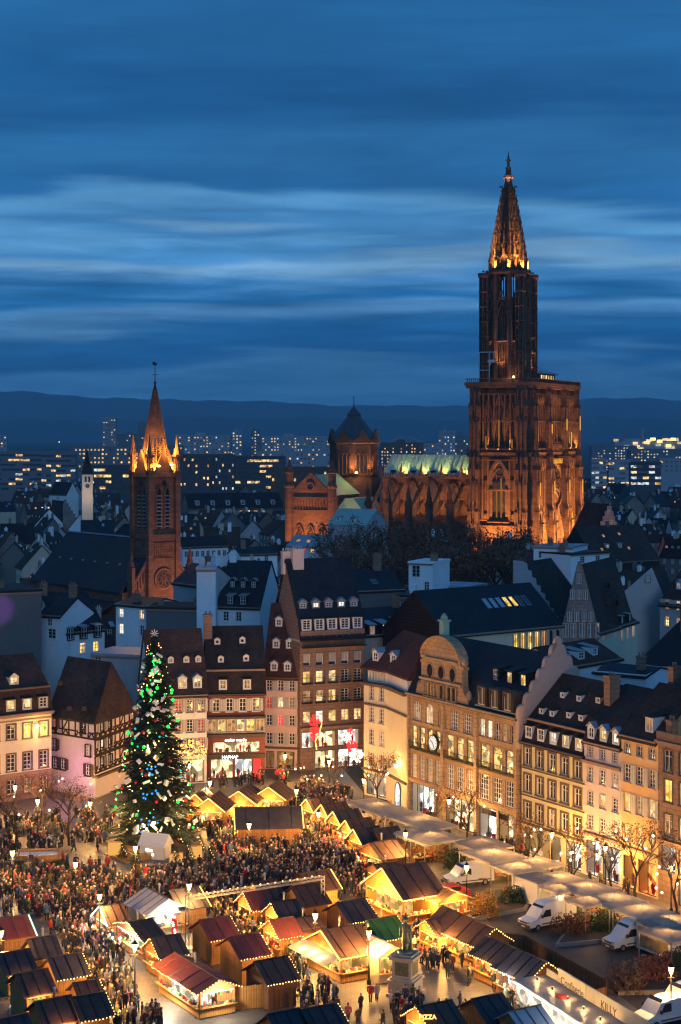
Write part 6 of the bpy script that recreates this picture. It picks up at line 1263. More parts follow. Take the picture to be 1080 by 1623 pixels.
# ---- all the other roofs
def fill_town():
    rr = random.Random(21); n = 0; tries = 0
    BOX.append((40, 585, 34)); BOX.append((10, 600, 30)); BOX.append((52, 560, 20)); BOX.append((75, 600, 26)); BOX.append((25, 600, 30)); BOX.append((-8, 595, 18))
    ch = Vector((XU(246, 340), 340)); dn = Vector((-.61, .79))
    for k in range(5): q = ch + dn * (k * 11); BOX.append((q.x, q.y, 14))
    for k in range(6): BOX.append((XU(560 + 45 * k, 430), 425, 17))       # trees in front of the cathedral
    roofs = [(M_tile, 'brown tiled'), (M_tiled, 'dark tiled'), (M_slate2, 'dark slate'), (M_slate, 'blue slate'), (M_tiler, 'dark red tiled'), (M_tiled, 'dark tiled')]
    walls = [(M_bluewhite, 'white'), (M_beige, 'beige'), (M_grey, 'grey'), (M_dgrey, 'dark'), (M_stone, 'stone')]
    while n < 285 and tries < 12000:
        tries += 1; Y = 300 + (rr.random() ** 1.35) * 1150; X = (rr.random() * 2 - 1) * .222 * Y
        if Y < 330 and XU(430, Y) < X < XU(580, Y): continue
        w = 8 + rr.random() * 9; d = 8 + rr.random() * 4; rad = max(w, d) * .48
        if any((X - x) ** 2 + (Y - y) ** 2 < (rad + r) ** 2 * .82 for x, y, r in BOX): continue
        u = 540 + X * FPX / Y
        zr_ = 13.5 + rr.random() * 5 - (2.5 if Y < 480 and u > 500 else 0); ze = zr_ - 4.5 - rr.random() * 2.0
        if HOR + (CAMH - zr_) * FPX / Y < 737: continue
        BOX.append((X, Y, rad)); n += 1
        (rm, rn), (wm, wn) = roofs[rr.randrange(6)], walls[rr.choices(range(5), (1, 3, 3, 4, 4))[0]]
        where = ('at the left edge' if u < 70 else 'left of the church' if u < 205 else 'behind the church' if u < 300 else 'between church and transept' if u < 450 else 'below the cathedral nave' if u < 745 else 'below the cathedral tower' if u < 940 else 'right of the cathedral')
        far = 'very far' if Y > 950 else 'near' if Y < 430 else 'mid-distance' if Y < 640 else 'far'
        fe = ('with chimneys', 'with dormers')[n % 2]
        lb = f'{far} {wn} house, {rn} roof {fe}, {where}'
        a = rr.choice((R(30), R(-60), R(8), R(-35), R(95), R(62))) + rr.uniform(-.15, .15)
        rt = root('town_house', lb, 'building', (X, Y, 0), a, 'rooftops of the old town')
        b = MB(); b.box(-w / 2, w / 2, -d / 2, d / 2, 0, ze); b.prism([(-d / 2, ze), (d / 2, ze), (0, zr_ - .25)][::-1], -w / 2, w / 2, axis='x'); b.build('wall', wm, rt)
        b = MB(); t = .25; ov = .45; pr = [(-d / 2 - ov, ze - .35), (0, zr_), (d / 2 + ov, ze - .35)]; b.prism([*pr, *[(y, z - t) for y, z in pr[::-1]]][::-1], -w / 2 - .3, w / 2 + .3, axis='x'); b.build('roof', rm, rt)
        for k in range(rr.randrange(2, 5)): chimney(rt, (rr.random() - .5) * w * .8, (rr.random() - .5) * 2.4, zr_ - 2, zr_ + .5 + rr.random(), .6 + .8 * rr.random(), .6, (M_brown, M_bluewhite, M_beige)[rr.randrange(3)])
        if n % 5 < 2: ob('aerial', cached(('aer',), lambda: MB().bar((0, 0, 0), (0, 0, 2.6), .07).bar((-.7, 0, 2.4), (.7, 0, 2.4), .05).bar((-.5, 0, 2.0), (.5, 0, 2.0), .05).bar((-.35, 0, 1.6), (.35, 0, 1.6), .05).mesh('aerial', [M_zinc])), rt, (rr.uniform(-.4, .4) * w, 0, zr_ - .1))
        nd = rr.randrange(2, 5) if fe == 'with dormers' else rr.randrange(0, 2)
        for k in range(nd):
            for sy in (1, -1):
                if Y > 520 and sy < 0 and abs(a) > 1.2: continue
                lt = rr.random(); m = M_lit if lt < .10 else M_litw if lt < .15 else M_dim if lt < .26 else M_glass
                do = ob('dormer', cached(('td', rm.name), lambda: MB().box(-.6, .6, -.06, 1.6, 0, 1.25).box(-.75, .75, -.2, 2.0, 1.26, 1.4).mesh('dormer', [rm])), rt, ((k + .5) / nd * w - w / 2, -sy * d * .30, ze + (zr_ - ze) * .33), 0 if sy > 0 else math.pi)
                wi = ob('window', window_mesh(.95, 1.05, 'four', M_frame, None, 0, False), do, (0, -.27, .12)); ob('pane', pane_mesh(.95, 1.05, m), do, (0, -.27, .12))
        for k in range(rr.randrange(0, 4)):
            so = ob('skylight', cached(('tsk', k % 2), lambda: MB().box(-.45, .45, -.6, .6, 0, .14).box(-.37, .37, -.52, .52, .14, .15, 1).mesh('skylight', [M_zinc, (M_dimsky, M_glass)[k % 2]])), rt, (rr.uniform(-.4, .4) * w, -d * .16, ze + (zr_ - ze) * .70)); so.rotation_euler = (math.atan2(zr_ - ze, d / 2), 0, 0)
        nw = int(w / 2.4) if Y < 950 else 3
        for k in range(nw):
            for zf in (ze - 2.4, ze - 5.4):
                if Y > 640 and zf < ze - 3: continue
                lt = rr.random(); m = M_lit if lt < .10 else M_dim if lt < .2 else M_glass
                simple_window(rt, (k + .5) / nw * w - w / 2, -d / 2 + .06, zf, .95, 1.45, m)
fill_town()
# purple projection on the blank wall
pj = root('projector', 'small projector casting purple light on the blank wall at left', 'projector', (XU(-8, 246), 246, 20.0)); MB().box(-.3, .3, -.4, .4, 0, .5).build('housing', M_iron, pj); MB().lathe([(.14, .0), (.14, .1)], 8).build('lens', glow('purple lens', (.6, .2, 1), 3), pj, (0, .42, .25))
s = spot((0, 0, 0), (0, 0, -1), 9000, (.50, .14, 1.0), 18, .7, .05, pj); s.location = (0, .6, .4); s.rotation_euler = Vector((-3.4, 18, 1.0)).to_track_quat('-Z', 'Y').to_euler()
# ================================================================ Christmas market
M_roofb = pbr('brown felt roof', (.120, .060, .042), rough=.8, var=.5, scale=1.6, bump=.2)
M_roofn = pbr('navy felt roof', (.044, .038, .048), rough=.75, var=.5, scale=1.2, bump=.1)
M_roofr = pbr('dark red sheet roof', (.20, .042, .034), rough=.6, var=.4, scale=1.4, bump=.15)
M_roofg = pbr('green sheet roof', (.035, .16, .030), rough=.6, var=.2, scale=1.0, bump=.1)
M_roofw = pbr('grey blue tarpaulin', (.34, .37, .44), rough=.55, var=.12, scale=.8, bump=.08)
M_canvas = canvas_mat('cream canvas', (.74, .66, .54))
M_canvasg = canvas_mat('greyish canvas', (.55, .50, .45))
M_orangew = pbr('honey pine boards', (.58, .28, .075), rough=.65, var=.2, scale=2, bump=.3, kind='plank', col2=(.50, .235, .062))
M_goods = [pbr('red goods', (.42, .05, .04), var=.3, scale=4, bump=0), pbr('cream goods', (.62, .52, .36), var=.3, scale=4, bump=0), pbr('dark goods', (.07, .05, .05), var=.3, scale=4, bump=0), pbr('green goods', (.05, .16, .05), var=.3, scale=4, bump=0)]
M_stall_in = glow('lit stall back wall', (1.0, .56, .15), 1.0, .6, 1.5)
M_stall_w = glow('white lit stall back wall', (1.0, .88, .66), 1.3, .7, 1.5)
TAKEN = []      # oriented footprints (cx, cy, rz, hx, hy)
STALLW = 540.0
def blocked(x, y, m=.25):
    for cx, cy, rz, hx, hy in TAKEN:
        dx, dy = x - cx, y - cy
        if dx * dx + dy * dy > (hx + hy + m) ** 2: continue
        c, s = math.cos(-rz), math.sin(-rz); a, b_ = dx * c - dy * s, dx * s + dy * c
        if abs(a) < hx + m and abs(b_) < hy + m: return True
    return False
def bulbs(parent, pts, mat, sp=.28, r=.055, sag=.0, name='fairy_lights'):
    """string of tiny bulbs along a polyline: too small to pick apart, one mesh"""
    b = MB(); rr = random.Random(len(pts) * 13 + int(pts[0][0] * 10))
    for p, q in zip(pts, pts[1:]):
        p, q = Vector(p), Vector(q); n = max(2, int((q - p).length / sp))
        for k in range(n):
            c = p.lerp(q, (k + .5) / n); c.z += rr.uniform(-.04, .04) - sag * math.sin(math.pi * (k + .5) / n)
            x, y, z = c; s = r * rr.uniform(.8, 1.25)
            b.add([(x + s, y, z), (x - s, y, z), (x, y + s, z), (x, y - s, z), (x, y, z + s), (x, y, z - s)], [(0, 2, 4), (2, 1, 4), (1, 3, 4), (3, 0, 4), (2, 0, 5), (1, 2, 5), (3, 1, 5), (0, 3, 5)])
    return b.build(name, mat, parent, kind='stuff')
def strip(parent, pts, mat, w=.10, name='light_strip'):
    b = MB()
    for p, q in zip(pts, pts[1:]): b.bar(p, q, w)
    return b.build(name, mat, parent)
def chalet(label, u, v, L, D, he=2.3, hr=3.5, roof=None, wall=None, front='+x', ridge='x', lights='bulbs', rz=None, power=1.0, zc=2.9, white=False, name='market_stall', open_all=False, ov=.45):
    """wooden market hut; local x along BX (to the right and back), local y to the left and back"""
    roof = roof or M_roofb; wall = wall or M_wood
    if ridge == 'x' and rz is None: L, D = L * .58, D * 1.12
    he, hr, ov = he * .95, hr * .97, ov * .8; rz = RB if rz is None else rz
    x, y = G(u, v, zc); rt = root(name, label, 'market stall', (x, y, 0), rz, 'market stalls'); TAKEN.append((x, y, rz, L / 2 + .1, D / 2 + .1))
    hx, hy = L / 2, D / 2
    sides = {'+x': ((hx, -hy), (hx, hy)), '-x': ((-hx, hy), (-hx, -hy)), '+y': ((hx, hy), (-hx, hy)), '-y': ((-hx, -hy), (hx, -hy))}
    fronts = [front] if isinstance(front, str) else list(front)
    for k, (p, q) in sides.items():
        p, q = Vector(p), Vector(q); d = (q - p).normalized(); n = Vector((d.y, -d.x)); ln = (q - p).length; a = math.atan2(d.y, d.x)
        rzl = a; loc = (p.x, p.y, 0)
        if k in fronts:
            b = MB(); b.box(.06, ln - .06, 0, .09, .12, .95); b.box(.06, .2, 0, .12, .951, he - .3); b.box(ln - .2, ln - .06, 0, .12, .951, he - .3); b.box(.06, ln - .06, 0, .12, he - .299, he - .02); b.build('counter_wall', wall, rt, loc, rzl)
            b = MB(); b.box(-.05, ln + .05, -.35, .25, .96, 1.03); b.build('counter', M_orangew, rt, loc, rzl)
            g = MB(); rr = random.Random(int(u * 3 + v))
            for t in np.arange(.25, ln - .2, .24):
                h = rr.uniform(.08, .34); g.cbox((t, rr.uniform(-.2, .15), 1.04 + h / 2), (rr.uniform(.12, .22), .2, h), rr.randrange(4))
            for t in np.arange(.3, ln - .2, .34):
                h = rr.uniform(.15, .4); g.cbox((t, .1, he - .34 - h / 2), (.14, .12, h), rr.randrange(4))
            g.build('goods', M_goods, rt, loc, rzl, kind='stuff')
            if not (white is None):
                s = MB(); s.box(.15, ln - .15, .02, .10, he - .42, he - .36); s.build('light_tube', M_strip if not white else M_bulbw, rt, loc, rzl)
                c = (p + q) / 2 + n * 1.15; lamp('', (c.x, c.y, he - .4), STALLW * power * (ln / 3.2), (1, .48, .11) if not white else (1, .88, .68), .25, rt)
        else: MB().box(.0 if abs(d.x) > .5 else .061, ln if abs(d.x) > .5 else ln - .061, 0, .06, .02, he).build('wall', wall, rt, loc, rzl)
    MB().box(-hx + .1, hx - .1, -hy + .1, hy - .1, .02, .12).build('floor_board', M_wood2, rt)
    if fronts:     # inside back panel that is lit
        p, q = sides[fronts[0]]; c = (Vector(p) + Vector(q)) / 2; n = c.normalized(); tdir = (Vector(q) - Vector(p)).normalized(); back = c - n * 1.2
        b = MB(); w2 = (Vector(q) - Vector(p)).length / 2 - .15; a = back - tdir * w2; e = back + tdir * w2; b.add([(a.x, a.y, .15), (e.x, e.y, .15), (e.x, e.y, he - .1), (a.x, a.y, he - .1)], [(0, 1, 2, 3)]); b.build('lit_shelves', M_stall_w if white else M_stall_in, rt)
    # roof
    t = .10; b = MB(); g = MB()
    if ridge == 'x':
        sec = [(-hy - ov, he - .15), (0, hr), (hy + ov, he - .15)]; b.prism([*sec, *[(a, c - t) for a, c in sec[::-1]]][::-1], -hx - ov, hx + ov, axis='x')
        for s in (-1, 1): g.prism([(-hy, he), (hy, he), (0, hr - .12)][::-1], s * hx - .03 * (s > 0) * 2, s * hx + .06 * (s < 0), axis='x')
        edge = {'+x': [(hx + ov, -hy - ov, he - .2), (hx + ov, 0, hr - .02), (hx + ov, hy + ov, he - .2)], '-x': [(-hx - ov, -hy - ov, he - .2), (-hx - ov, 0, hr - .02), (-hx - ov, hy + ov, he - .2)], '+y': [(-hx - ov, hy + ov, he - .22), (hx + ov, hy + ov, he - .22)], '-y': [(-hx - ov, -hy - ov, he - .22), (hx + ov, -hy - ov, he - .22)]}
    elif ridge == 'y':
        sec = [(-hx - ov, he - .15), (0, hr), (hx + ov, he - .15)]; b.prism([*sec, *[(a, c - t) for a, c in sec[::-1]]], -hy - ov, hy + ov, axis='y')
        for s in (-1, 1): g.prism([(-hx, he), (hx, he), (0, hr - .12)], s * hy - .03 * (s > 0) * 2, s * hy + .06 * (s < 0), axis='y')
        edge = {'+y': [(-hx - ov, hy + ov, he - .2), (0, hy + ov, hr - .02), (hx + ov, hy + ov, he - .2)], '-y': [(-hx - ov, -hy - ov, he - .2), (0, -hy - ov, hr - .02), (hx + ov, -hy - ov, he - .2)], '+x': [(hx + ov, -hy - ov, he - .22), (hx + ov, hy + ov, he - .22)], '-x': [(-hx - ov, -hy - ov, he - .22), (-hx - ov, hy + ov, he - .22)]}
    else:            # lean-to falling towards the front
        sec = [(-hy - ov, hr), (hy + ov, he - .1)] if front != '-y' else [(-hy - ov, he - .1), (hy + ov, hr)]
        b.prism([*sec, *[(a, c - t) for a, c in sec[::-1]]][::-1], -hx - ov, hx + ov, axis='x')
        for s in (-1, 1): g.prism([(-hy, he - .3), (hy, he - .3), (hy, sec[1][1] - .12), (-hy, sec[0][1] - .12)][::-1], s * hx - .03 * (s > 0) * 2, s * hx + .06 * (s < 0), axis='x')
        edge = {k: [(-hx - ov, -hy - ov, sec[0][1] - .1), (hx + ov, -hy - ov, sec[0][1] - .1)] for k in ('+x', '-x', '-y')}; edge['+y'] = [(-hx - ov, hy + ov, sec[1][1] - .15), (hx + ov, hy + ov, sec[1][1] - .15)]
    b.build('roof', roof, rt); g.build('gable', wall, rt, kind='stuff')
    q = MB()      # seams, ridge board and a stove pipe
    if ridge == 'x':
        q.box(-hx - ov, hx + ov, -.09, .09, hr + .005, hr + .05)
        for fx in (-.66, 0, .66):
            for s in (-1, 1): q.bar((fx * (hx + ov), 0, hr + .02), (fx * (hx + ov), s * (hy + ov), he - .13), .07, .05)
    elif ridge == 'y':
        q.box(-.09, .09, -hy - ov, hy + ov, hr + .005, hr + .05)
        for fy in (-.7, -.23, .23, .7):
            for s in (-1, 1): q.bar((0, fy * (hy + ov), hr + .02), (s * (hx + ov), fy * (hy + ov), he - .13), .07, .05)
    if q.v: q.build('roof_seams', M_iron if roof in (M_roofn, M_roofb) else M_trimd, rt, kind='stuff')
    if int(u) % 3 == 0: MB().lathe([(.09, hr - .5), (.09, hr + .55), (.17, hr + .56), (.02, hr + .75)], 8, (hx * .3, hy * .35)).build('stove_pipe', M_steel, rt)
    if lights:
        for k in sorted(set(fronts) | ({'-y'} if lights == 'bulbs' else set())):  # bulb strings also get an added front eave run for glow
            if lights in ('bulbs', 'all'): bulbs(rt, edge[k], M_bulb)
            elif lights == 'strip': strip(rt, edge[k], M_strip)
            elif lights == 'green': strip(rt, edge[k], M_stripg)
    return rt
# ---- lower left block
chalet('stall with ribbed red roof and green neon edge at left edge', 18, 1462, 4.6, 3.4, roof=M_roofr, front='+x', lights='green')
chalet('navy roofed stall below the red ribbed roof at left edge', 22, 1516, 4.0, 3.2, roof=M_roofn, wall=M_orangew, front='-y', lights=None)
chalet('navy roofed stall tucked behind the stall with fairy lit roof edge', 66, 1494, 3.6, 2.6, roof=M_roofn, wall=M_orangew, front='+x', lights=None)
chalet('dark roofed honey pine stall with fairy lights along its right edge', 103, 1523, 4.4, 3.2, roof=M_roofn, wall=M_orangew, front='+x', lights='bulbs')
chalet('brown roofed honey pine stall with bare gable at left', 50, 1552, 4.0, 3.4, he=2.5, hr=3.7, roof=M_roofb, wall=M_orangew, front='-y', lights=None)
chalet('small dark stall with fairy lights round its low roof by the left lane', 136, 1553, 3.0, 2.0, he=2.1, hr=2.9, roof=M_roofb, wall=M_orangew, front='+x', lights='bulbs')
chalet('brown roofed stall with fairy lights at the lower end of left lane', 140, 1586, 4.0, 3.0, roof=M_roofb, wall=M_orangew, front='+x', lights='bulbs')
chalet('dark brown roofed stall second from the bottom left corner', 84, 1592, 4.4, 3.4, roof=M_roofb, wall=M_orangew, front='-y', lights=None)
chalet('black roofed stall in the bottom left corner', 12, 1622, 4.6, 3.6, roof=M_roofn, wall=M_wood2, front='-y', lights=None)
# ---- between the lanes
chalet('stall with green white neon outline at the head of left lane', 176, 1442, 3.0, 3.0, roof=M_roofb, wall=M_wood, front='-x', lights='green', white=True)
chalet('long stall with stepped brown boards facing the left lane', 222, 1462, 3.2, 6.0, he=2.4, hr=3.2, roof=M_roofb, wall=M_wood2, front='-x', lights='bulbs', white=True)
chalet('white walled tent with grey blue roof beside a red snowflake banner', 249, 1428, 4.2, 4.6, he=2.7, hr=3.8, roof=M_roofw, wall=M_canvas, front='-y', ridge='y', lights=None, white=True)
chalet('navy roofed stall with bright strip along its right gable', 292, 1422, 4.6, 4.0, he=2.7, hr=3.9, roof=M_roofn, wall=M_wood, front='+x', lights='strip')
chalet('navy roofed store hut behind the long red roof', 262, 1492, 4.0, 3.0, roof=M_roofn, wall=M_wood2, front='-x', lights='bulbs')
chalet('dark red roofed hut nearest the truss gantry leg', 340, 1468, 4.4, 3.6, he=2.6, hr=3.8, roof=M_roofr, wall=M_orangew, front='+x', lights='bulbs')
chalet('dark red roofed hut in the middle of the central row', 386, 1497, 4.4, 3.8, he=2.7, hr=3.9, roof=M_roofr, wall=M_orangew, front='+x', lights='bulbs')
chalet('brown roofed hut at the lower end of the central row', 430, 1534, 4.6, 3.6, he=2.6, hr=3.8, roof=M_roofb, wall=M_wood2, front='+x', lights='bulbs')
chalet('long red roofed stall with cross braced canopy facing left', 312, 1536, 3.4, 8.0, he=2.6, hr=3.3, roof=M_roofr, wall=M_orangew, front=('-x', '-y'), ridge='y', lights='bulbs', white=True, ov=.6)
b = root('wood_screen', 'plain honey pine screen fence beside the long red roofed stall', 'fence', (*G(386, 1600), 0), RB - R(12))
for k in range(16): MB().box(-2.3 + k * .29, -2.3 + k * .29 + .275, -.04, .04, .02, 1.95 + .03 * (k % 3)).build('board', M_orangew, b)
MB().box(-2.35, 2.38, .045, .1, 1.5, 1.62).build('rail', M_wood2, b)
chalet('dark stall roof at the bottom edge left of centre', 452, 1612, 4.4, 3.0, roof=M_roofn, wall=M_wood, front='+x', lights='bulbs')
chalet('dark stall roof at the bottom edge with fairy lights, below the screen', 506, 1604, 4.6, 3.4, roof=M_roofn, wall=M_wood, front='+x', lights='bulbs')
# ---- centre block
chalet('rust roofed stall at the top left of the centre block', 404, 1420, 3.4, 3.0, roof=M_roofr, wall=M_wood, front='-x', lights='bulbs')
chalet('brown roofed stall behind the truss gantry', 420, 1404, 3.6, 3.0, roof=M_roofb, wall=M_wood, front='-x', lights=None)
chalet('dark hut in the heart of the centre block', 450, 1436, 3.8, 3.0, roof=M_roofn, wall=M_orangew, front='-x', lights='bulbs')
chalet('wide brown roofed hut beside the right gantry leg', 484, 1418, 4.6, 3.8, he=2.7, hr=4.0, roof=M_roofb, wall=M_orangew, front='+x', lights=None)
chalet('brown roofed stall with bright strip at the top of the centre block', 500, 1396, 5.0, 3.6, he=2.7, hr=4.0, roof=M_roofb, wall=M_orangew, front='+x', lights='strip')
chalet('flat brown roofed store hut below the gantry', 480, 1454, 4.0, 3.0, he=2.4, hr=3.0, roof=M_roofb, wall=M_orangew, front='-x', lights=None)
chalet('small red roofed stall on the central lane', 446, 1462, 3.4, 3.0, he=2.3, hr=3.4, roof=M_roofr, wall=M_wood, front='-x', lights='bulbs')
chalet('dark roofed hut between the gantry leg and the green roof', 556, 1440, 4.6, 4.0, he=2.6, hr=3.8, roof=M_roofn, wall=M_wood2, front='+x', lights='bulbs')
chalet('bright green roofed stall behind the statue', 606, 1468, 4.4, 3.6, he=2.6, hr=3.8, roof=M_roofg, wall=M_wood2, front='+x', lights='bulbs')
bg_ = chalet('big dark roofed stall outlined in white gold light strips, centre', 540, 1490, 6.0, 5.4, he=2.7, hr=4.2, roof=M_roofb, wall=M_wood, front=('-x', '-y'), lights='strip', power=1.4)
MB().add([(-1.95, -3.3, 2.5), (-1.95, 3.3, 2.5), (-3.7, 3.3, 2.0), (-3.7, -3.3, 2.0)], [(0, 1, 2, 3)]).build('awning', M_canvas, bg_); lamp('', (-2.9, -1.6, 1.7), 240, (1, .72, .36), .3, bg_); lamp('', (-2.9, 1.6, 1.7), 240, (1, .72, .36), .3, bg_)
chalet('long white walled shed with grey blue roof left of the statue', 588, 1490, 2.6, 7.0, he=2.8, hr=3.5, roof=M_roofw, wall=M_canvas, front='-y', ridge='y', lights=None)
chalet('largest brown roofed stall outlined in golden strips, top of right lane', 640, 1404, 8.0, 6.4, he=3.0, hr=5.2, roof=M_roofb, wall=M_orangew, front=('-x', '-y'), lights='strip', power=1.8)
chalet('low honey pine annex beside the largest brown roofed stall', 692, 1406, 3.6, 6.0, he=2.6, hr=3.2, roof=M_orangew, wall=M_orangew, front='-y', ridge='y', lights=None)
# ---- right lane
chalet('small brown roofed stall facing the statue', 692, 1460, 3.0, 3.0, he=2.3, hr=3.2, roof=M_roofb, wall=M_wood, front='-x', lights='bulbs')
chalet('long brown roofed stall with golden garland along right lane', 742, 1468, 3.6, 8.0, he=2.6, hr=3.9, roof=M_roofb, wall=M_wood, front='-x', ridge='y', lights='bulbs', power=1.6)
chalet('navy roofed stall in the middle of right lane', 796, 1504, 3.4, 4.0, he=2.5, hr=3.6, roof=M_roofn, wall=M_wood, front='-x', ridge='y', lights='bulbs')
chalet('navy roofed stall with white lit canopies on right lane', 838, 1528, 3.6, 4.6, he=2.6, hr=3.9, roof=M_roofn, wall=M_wood2, front='-x', ridge='y', lights='bulbs', white=True)
chalet('navy roofed stall at the bottom edge right of the statue', 772, 1588, 4.2, 3.6, roof=M_roofn, wall=M_wood, front='+x', lights=None)
chalet('orange walled stall with grey roof at the bottom edge', 832, 1608, 4.4, 3.6, roof=M_roofw, wall=M_orangew, front='+x', lights=None)
pz = chalet('brown roofed stall with bulb letters below the statue', 688, 1600, 4.8, 3.4, roof=M_roofb, wall=M_wood, front='-x', lights='bulbs')
sign(pz, 'PIZZA', -2.0, -.9, 2.75, .5, M_strip, 0, .03).rotation_euler = (R(90), 0, -RB)
# ---- upper market
RU = R(0)
for i, (lb, u, v, L, D, rf, fr, rg) in enumerate((
    ('gabled stall with golden outline left of the fashion shop', 340, 1268, 3.6, 4.0, M_roofb, '-y', 'y'), ('brown tent roofed stall in front of the fashion shop', 388, 1256, 4.0, 4.6, M_roofb, '-y', 'y'),
    ('gabled stall with golden outline below the pink house', 434, 1250, 4.0, 4.2, M_roofb, '-y', 'y'), ('stall with golden outline just right of the Christmas tree', 318, 1262, 3.0, 3.6, M_roofb, '-y', 'y'))):
    chalet(lb, u, v, L, D, he=2.3, hr=3.7, roof=rf, wall=M_wood, front=fr, ridge=rg, lights='strip', rz=R(-14), power=1.4)
chalet('wide navy roofed stall with golden gables at both ends amid the crowd', 425, 1296, 7.4, 4.6, he=2.5, hr=4.3, roof=M_roofn, wall=M_wood, front=('-x', '+x'), ridge='x', lights='strip', rz=R(6), power=1.3)
for i, (u, v) in enumerate(((497, 1270), (521, 1279), (540, 1290), (560, 1304), (573, 1318))):
    chalet(('first', 'second', 'third', 'fourth', 'last')[i] + ' golden gabled stall of the row along the white canopies', u + 8, v - 1, 5.0, 2.6, he=2.2, hr=3.4, roof=(M_roofb, M_roofb, M_roofn, M_roofb, M_roofn)[i], wall=M_wood, front='-x', ridge='x', lights='strip', power=1.2)
chalet('dark roofed store hut behind the row of golden gables', 612, 1318, 4.4, 4.0, roof=M_roofn, wall=M_wood2, front='-x', lights=None)
chalet('brown roofed store hut under the white canopies', 606, 1340, 5.0, 4.2, roof=M_roofb, wall=M_wood2, front='-x', lights=None)
chalet('low brown hut left of the lantern by the shrubs', 612, 1368, 4.2, 3.2, he=2.2, hr=3.0, roof=M_roofb, wall=M_wood2, front='-x', lights=None)
# ---- white canopies along the facades
def canopy(label, u, v, w, d, h=3.0, mat=None, rz=None, walls=(), lit=1.0, zc=3.2, peak=.42):
    mat = mat or M_canvas; x, y = G(u, v, zc); rz = RB if rz is None else rz
    rt = root('market_canopy', label, 'canopy', (x, y, 0), rz, 'white market canopies'); TAKEN.append((x, y, rz, w / 2, d / 2)); hx, hy = w / 2, d / 2
    b = MB(); N_ = 6; vs = []
    for i in range(N_ + 1):
        for j in range(N_ + 1):
            a, c = i / N_ * 2 - 1, j / N_ * 2 - 1; m = max(abs(a), abs(c)); vs.append((a * hx, c * hy, h + peak * (1 - m) ** 1.15))
    b.add(vs, [(i * 7 + j, (i + 1) * 7 + j, (i + 1) * 7 + j + 1, i * 7 + j + 1) for i in range(6) for j in range(6)])
    for (xa, ya), (xb, yb) in (((-hx, -hy), (hx, -hy)), ((hx, -hy), (hx, hy)), ((hx, hy), (-hx, hy)), ((-hx, hy), (-hx, -hy))):
        n = 10
        for k in range(n):
            f0, f1 = k / n, (k + 1) / n; dz = .30 if k % 2 else .24
            b.add([(xa + (xb - xa) * f0, ya + (yb - ya) * f0, h), (xa + (xb - xa) * f1, ya + (yb - ya) * f1, h), (xa + (xb - xa) * f1, ya + (yb - ya) * f1, h - dz), (xa + (xb - xa) * f0, ya + (yb - ya) * f0, h - dz)], [(0, 3, 2, 1)])
    b.build('canvas', mat, rt)
    for sx in (-1, 1):
        for sy in (-1, 1): MB().box(sx * (hx - .08) - .04, sx * (hx - .08) + .04, sy * (hy - .08) - .04, sy * (hy - .08) + .04, 0, h - .02).build('pole', M_steel, rt)
    MB().lathe([(.03, h + peak - .2), (.05, h + peak), (.01, h + peak + .25)], 6).build('finial', M_steel, rt)
    for s in walls: MB().box(-hx + .1 if s != '+x' else hx - .08, hx - .1 if s != '-x' else -hx + .08, -hy + .1 if s != '+y' else hy - .08, hy - .1 if s != '-y' else -hy + .08, .05, h - .05).build('side_wall', mat, rt)
    tb = MB(); tb.box(-hx + .3, hx - .3, -.5, .5, .75, .82); 
    for sx in (-1, 1): tb.box(sx * (hx - .4) - .04, sx * (hx - .4) + .04, -.4, .4, 0, .75)
    t = tb.build('trestle_table', M_wood, rt)
    g = MB(); rr = random.Random(int(u + v))
    for k in range(26): q = rr.uniform(.1, .35); g.cbox((rr.uniform(-hx + .4, hx - .4), rr.uniform(-.4, .4), .83 + q / 2), (.22, .2, q), rr.randrange(4))
    g.build('goods', M_goods, t, kind='stuff')
    if lit: 
        s = MB(); s.box(-hx * .6, hx * .6, -.05, .05, h - .12, h - .04); s.build('light_tube', M_strip, rt); lamp('', (0, 0, h - .35), 200 * lit, (1, .53, .17), .4, rt)
    return rt
CAN = [(600, 1272, 4.6, 9.0, M_canvas, 0.9), (668, 1299, 4.6, 9.0, M_canvas, .9), (682, 1322, 5.5, 6.0, M_canvas, 1.6), (655, 1316, 4.0, 5.0, M_canvas, 1.2), (764, 1330, 4.8, 6.0, M_canvasg, .8), (782, 1352, 5.0, 6.0, M_canvas, 2.0),
       (820, 1371, 4.0, 4.2, M_canvas, 1.8), (850, 1362, 4.4, 4.4, M_canvas, 1.4), (886, 1386, 4.6, 5.0, M_canvas, 1.4), (930, 1405, 4.6, 5.0, M_canvas, 1.4), (974, 1421, 4.4, 4.8, M_canvas, 1.3), (1018, 1437, 4.4, 4.8, M_canvas, 1.3), (1062, 1452, 4.4, 4.8, M_canvas, 1.3), (888, 1406, 3.0, 3.0, M_canvasg, 1.4), (932, 1424, 3.2, 3.2, M_canvasg, 1.2), (1060, 1474, 3.4, 4.6, M_canvasg, .9)]
NAMES = ['first', 'second', 'third', 'fourth', 'fifth', 'sixth', 'seventh', 'eighth', 'ninth', 'tenth', 'eleventh', 'twelfth', 'thirteenth', 'fourteenth', 'fifteenth', 'sixteenth']
for i, (u, v, w, d, m, li) in enumerate(CAN):
    canopy(f'{"cream" if m is M_canvas else "greyish"} canvas canopy, {NAMES[i]} counted from the clock store down the row', u, v, w, d, 2.75 + .12 * (i * 7 % 4), m, lit=li, walls=('+x',) if i in (2, 5) else ())
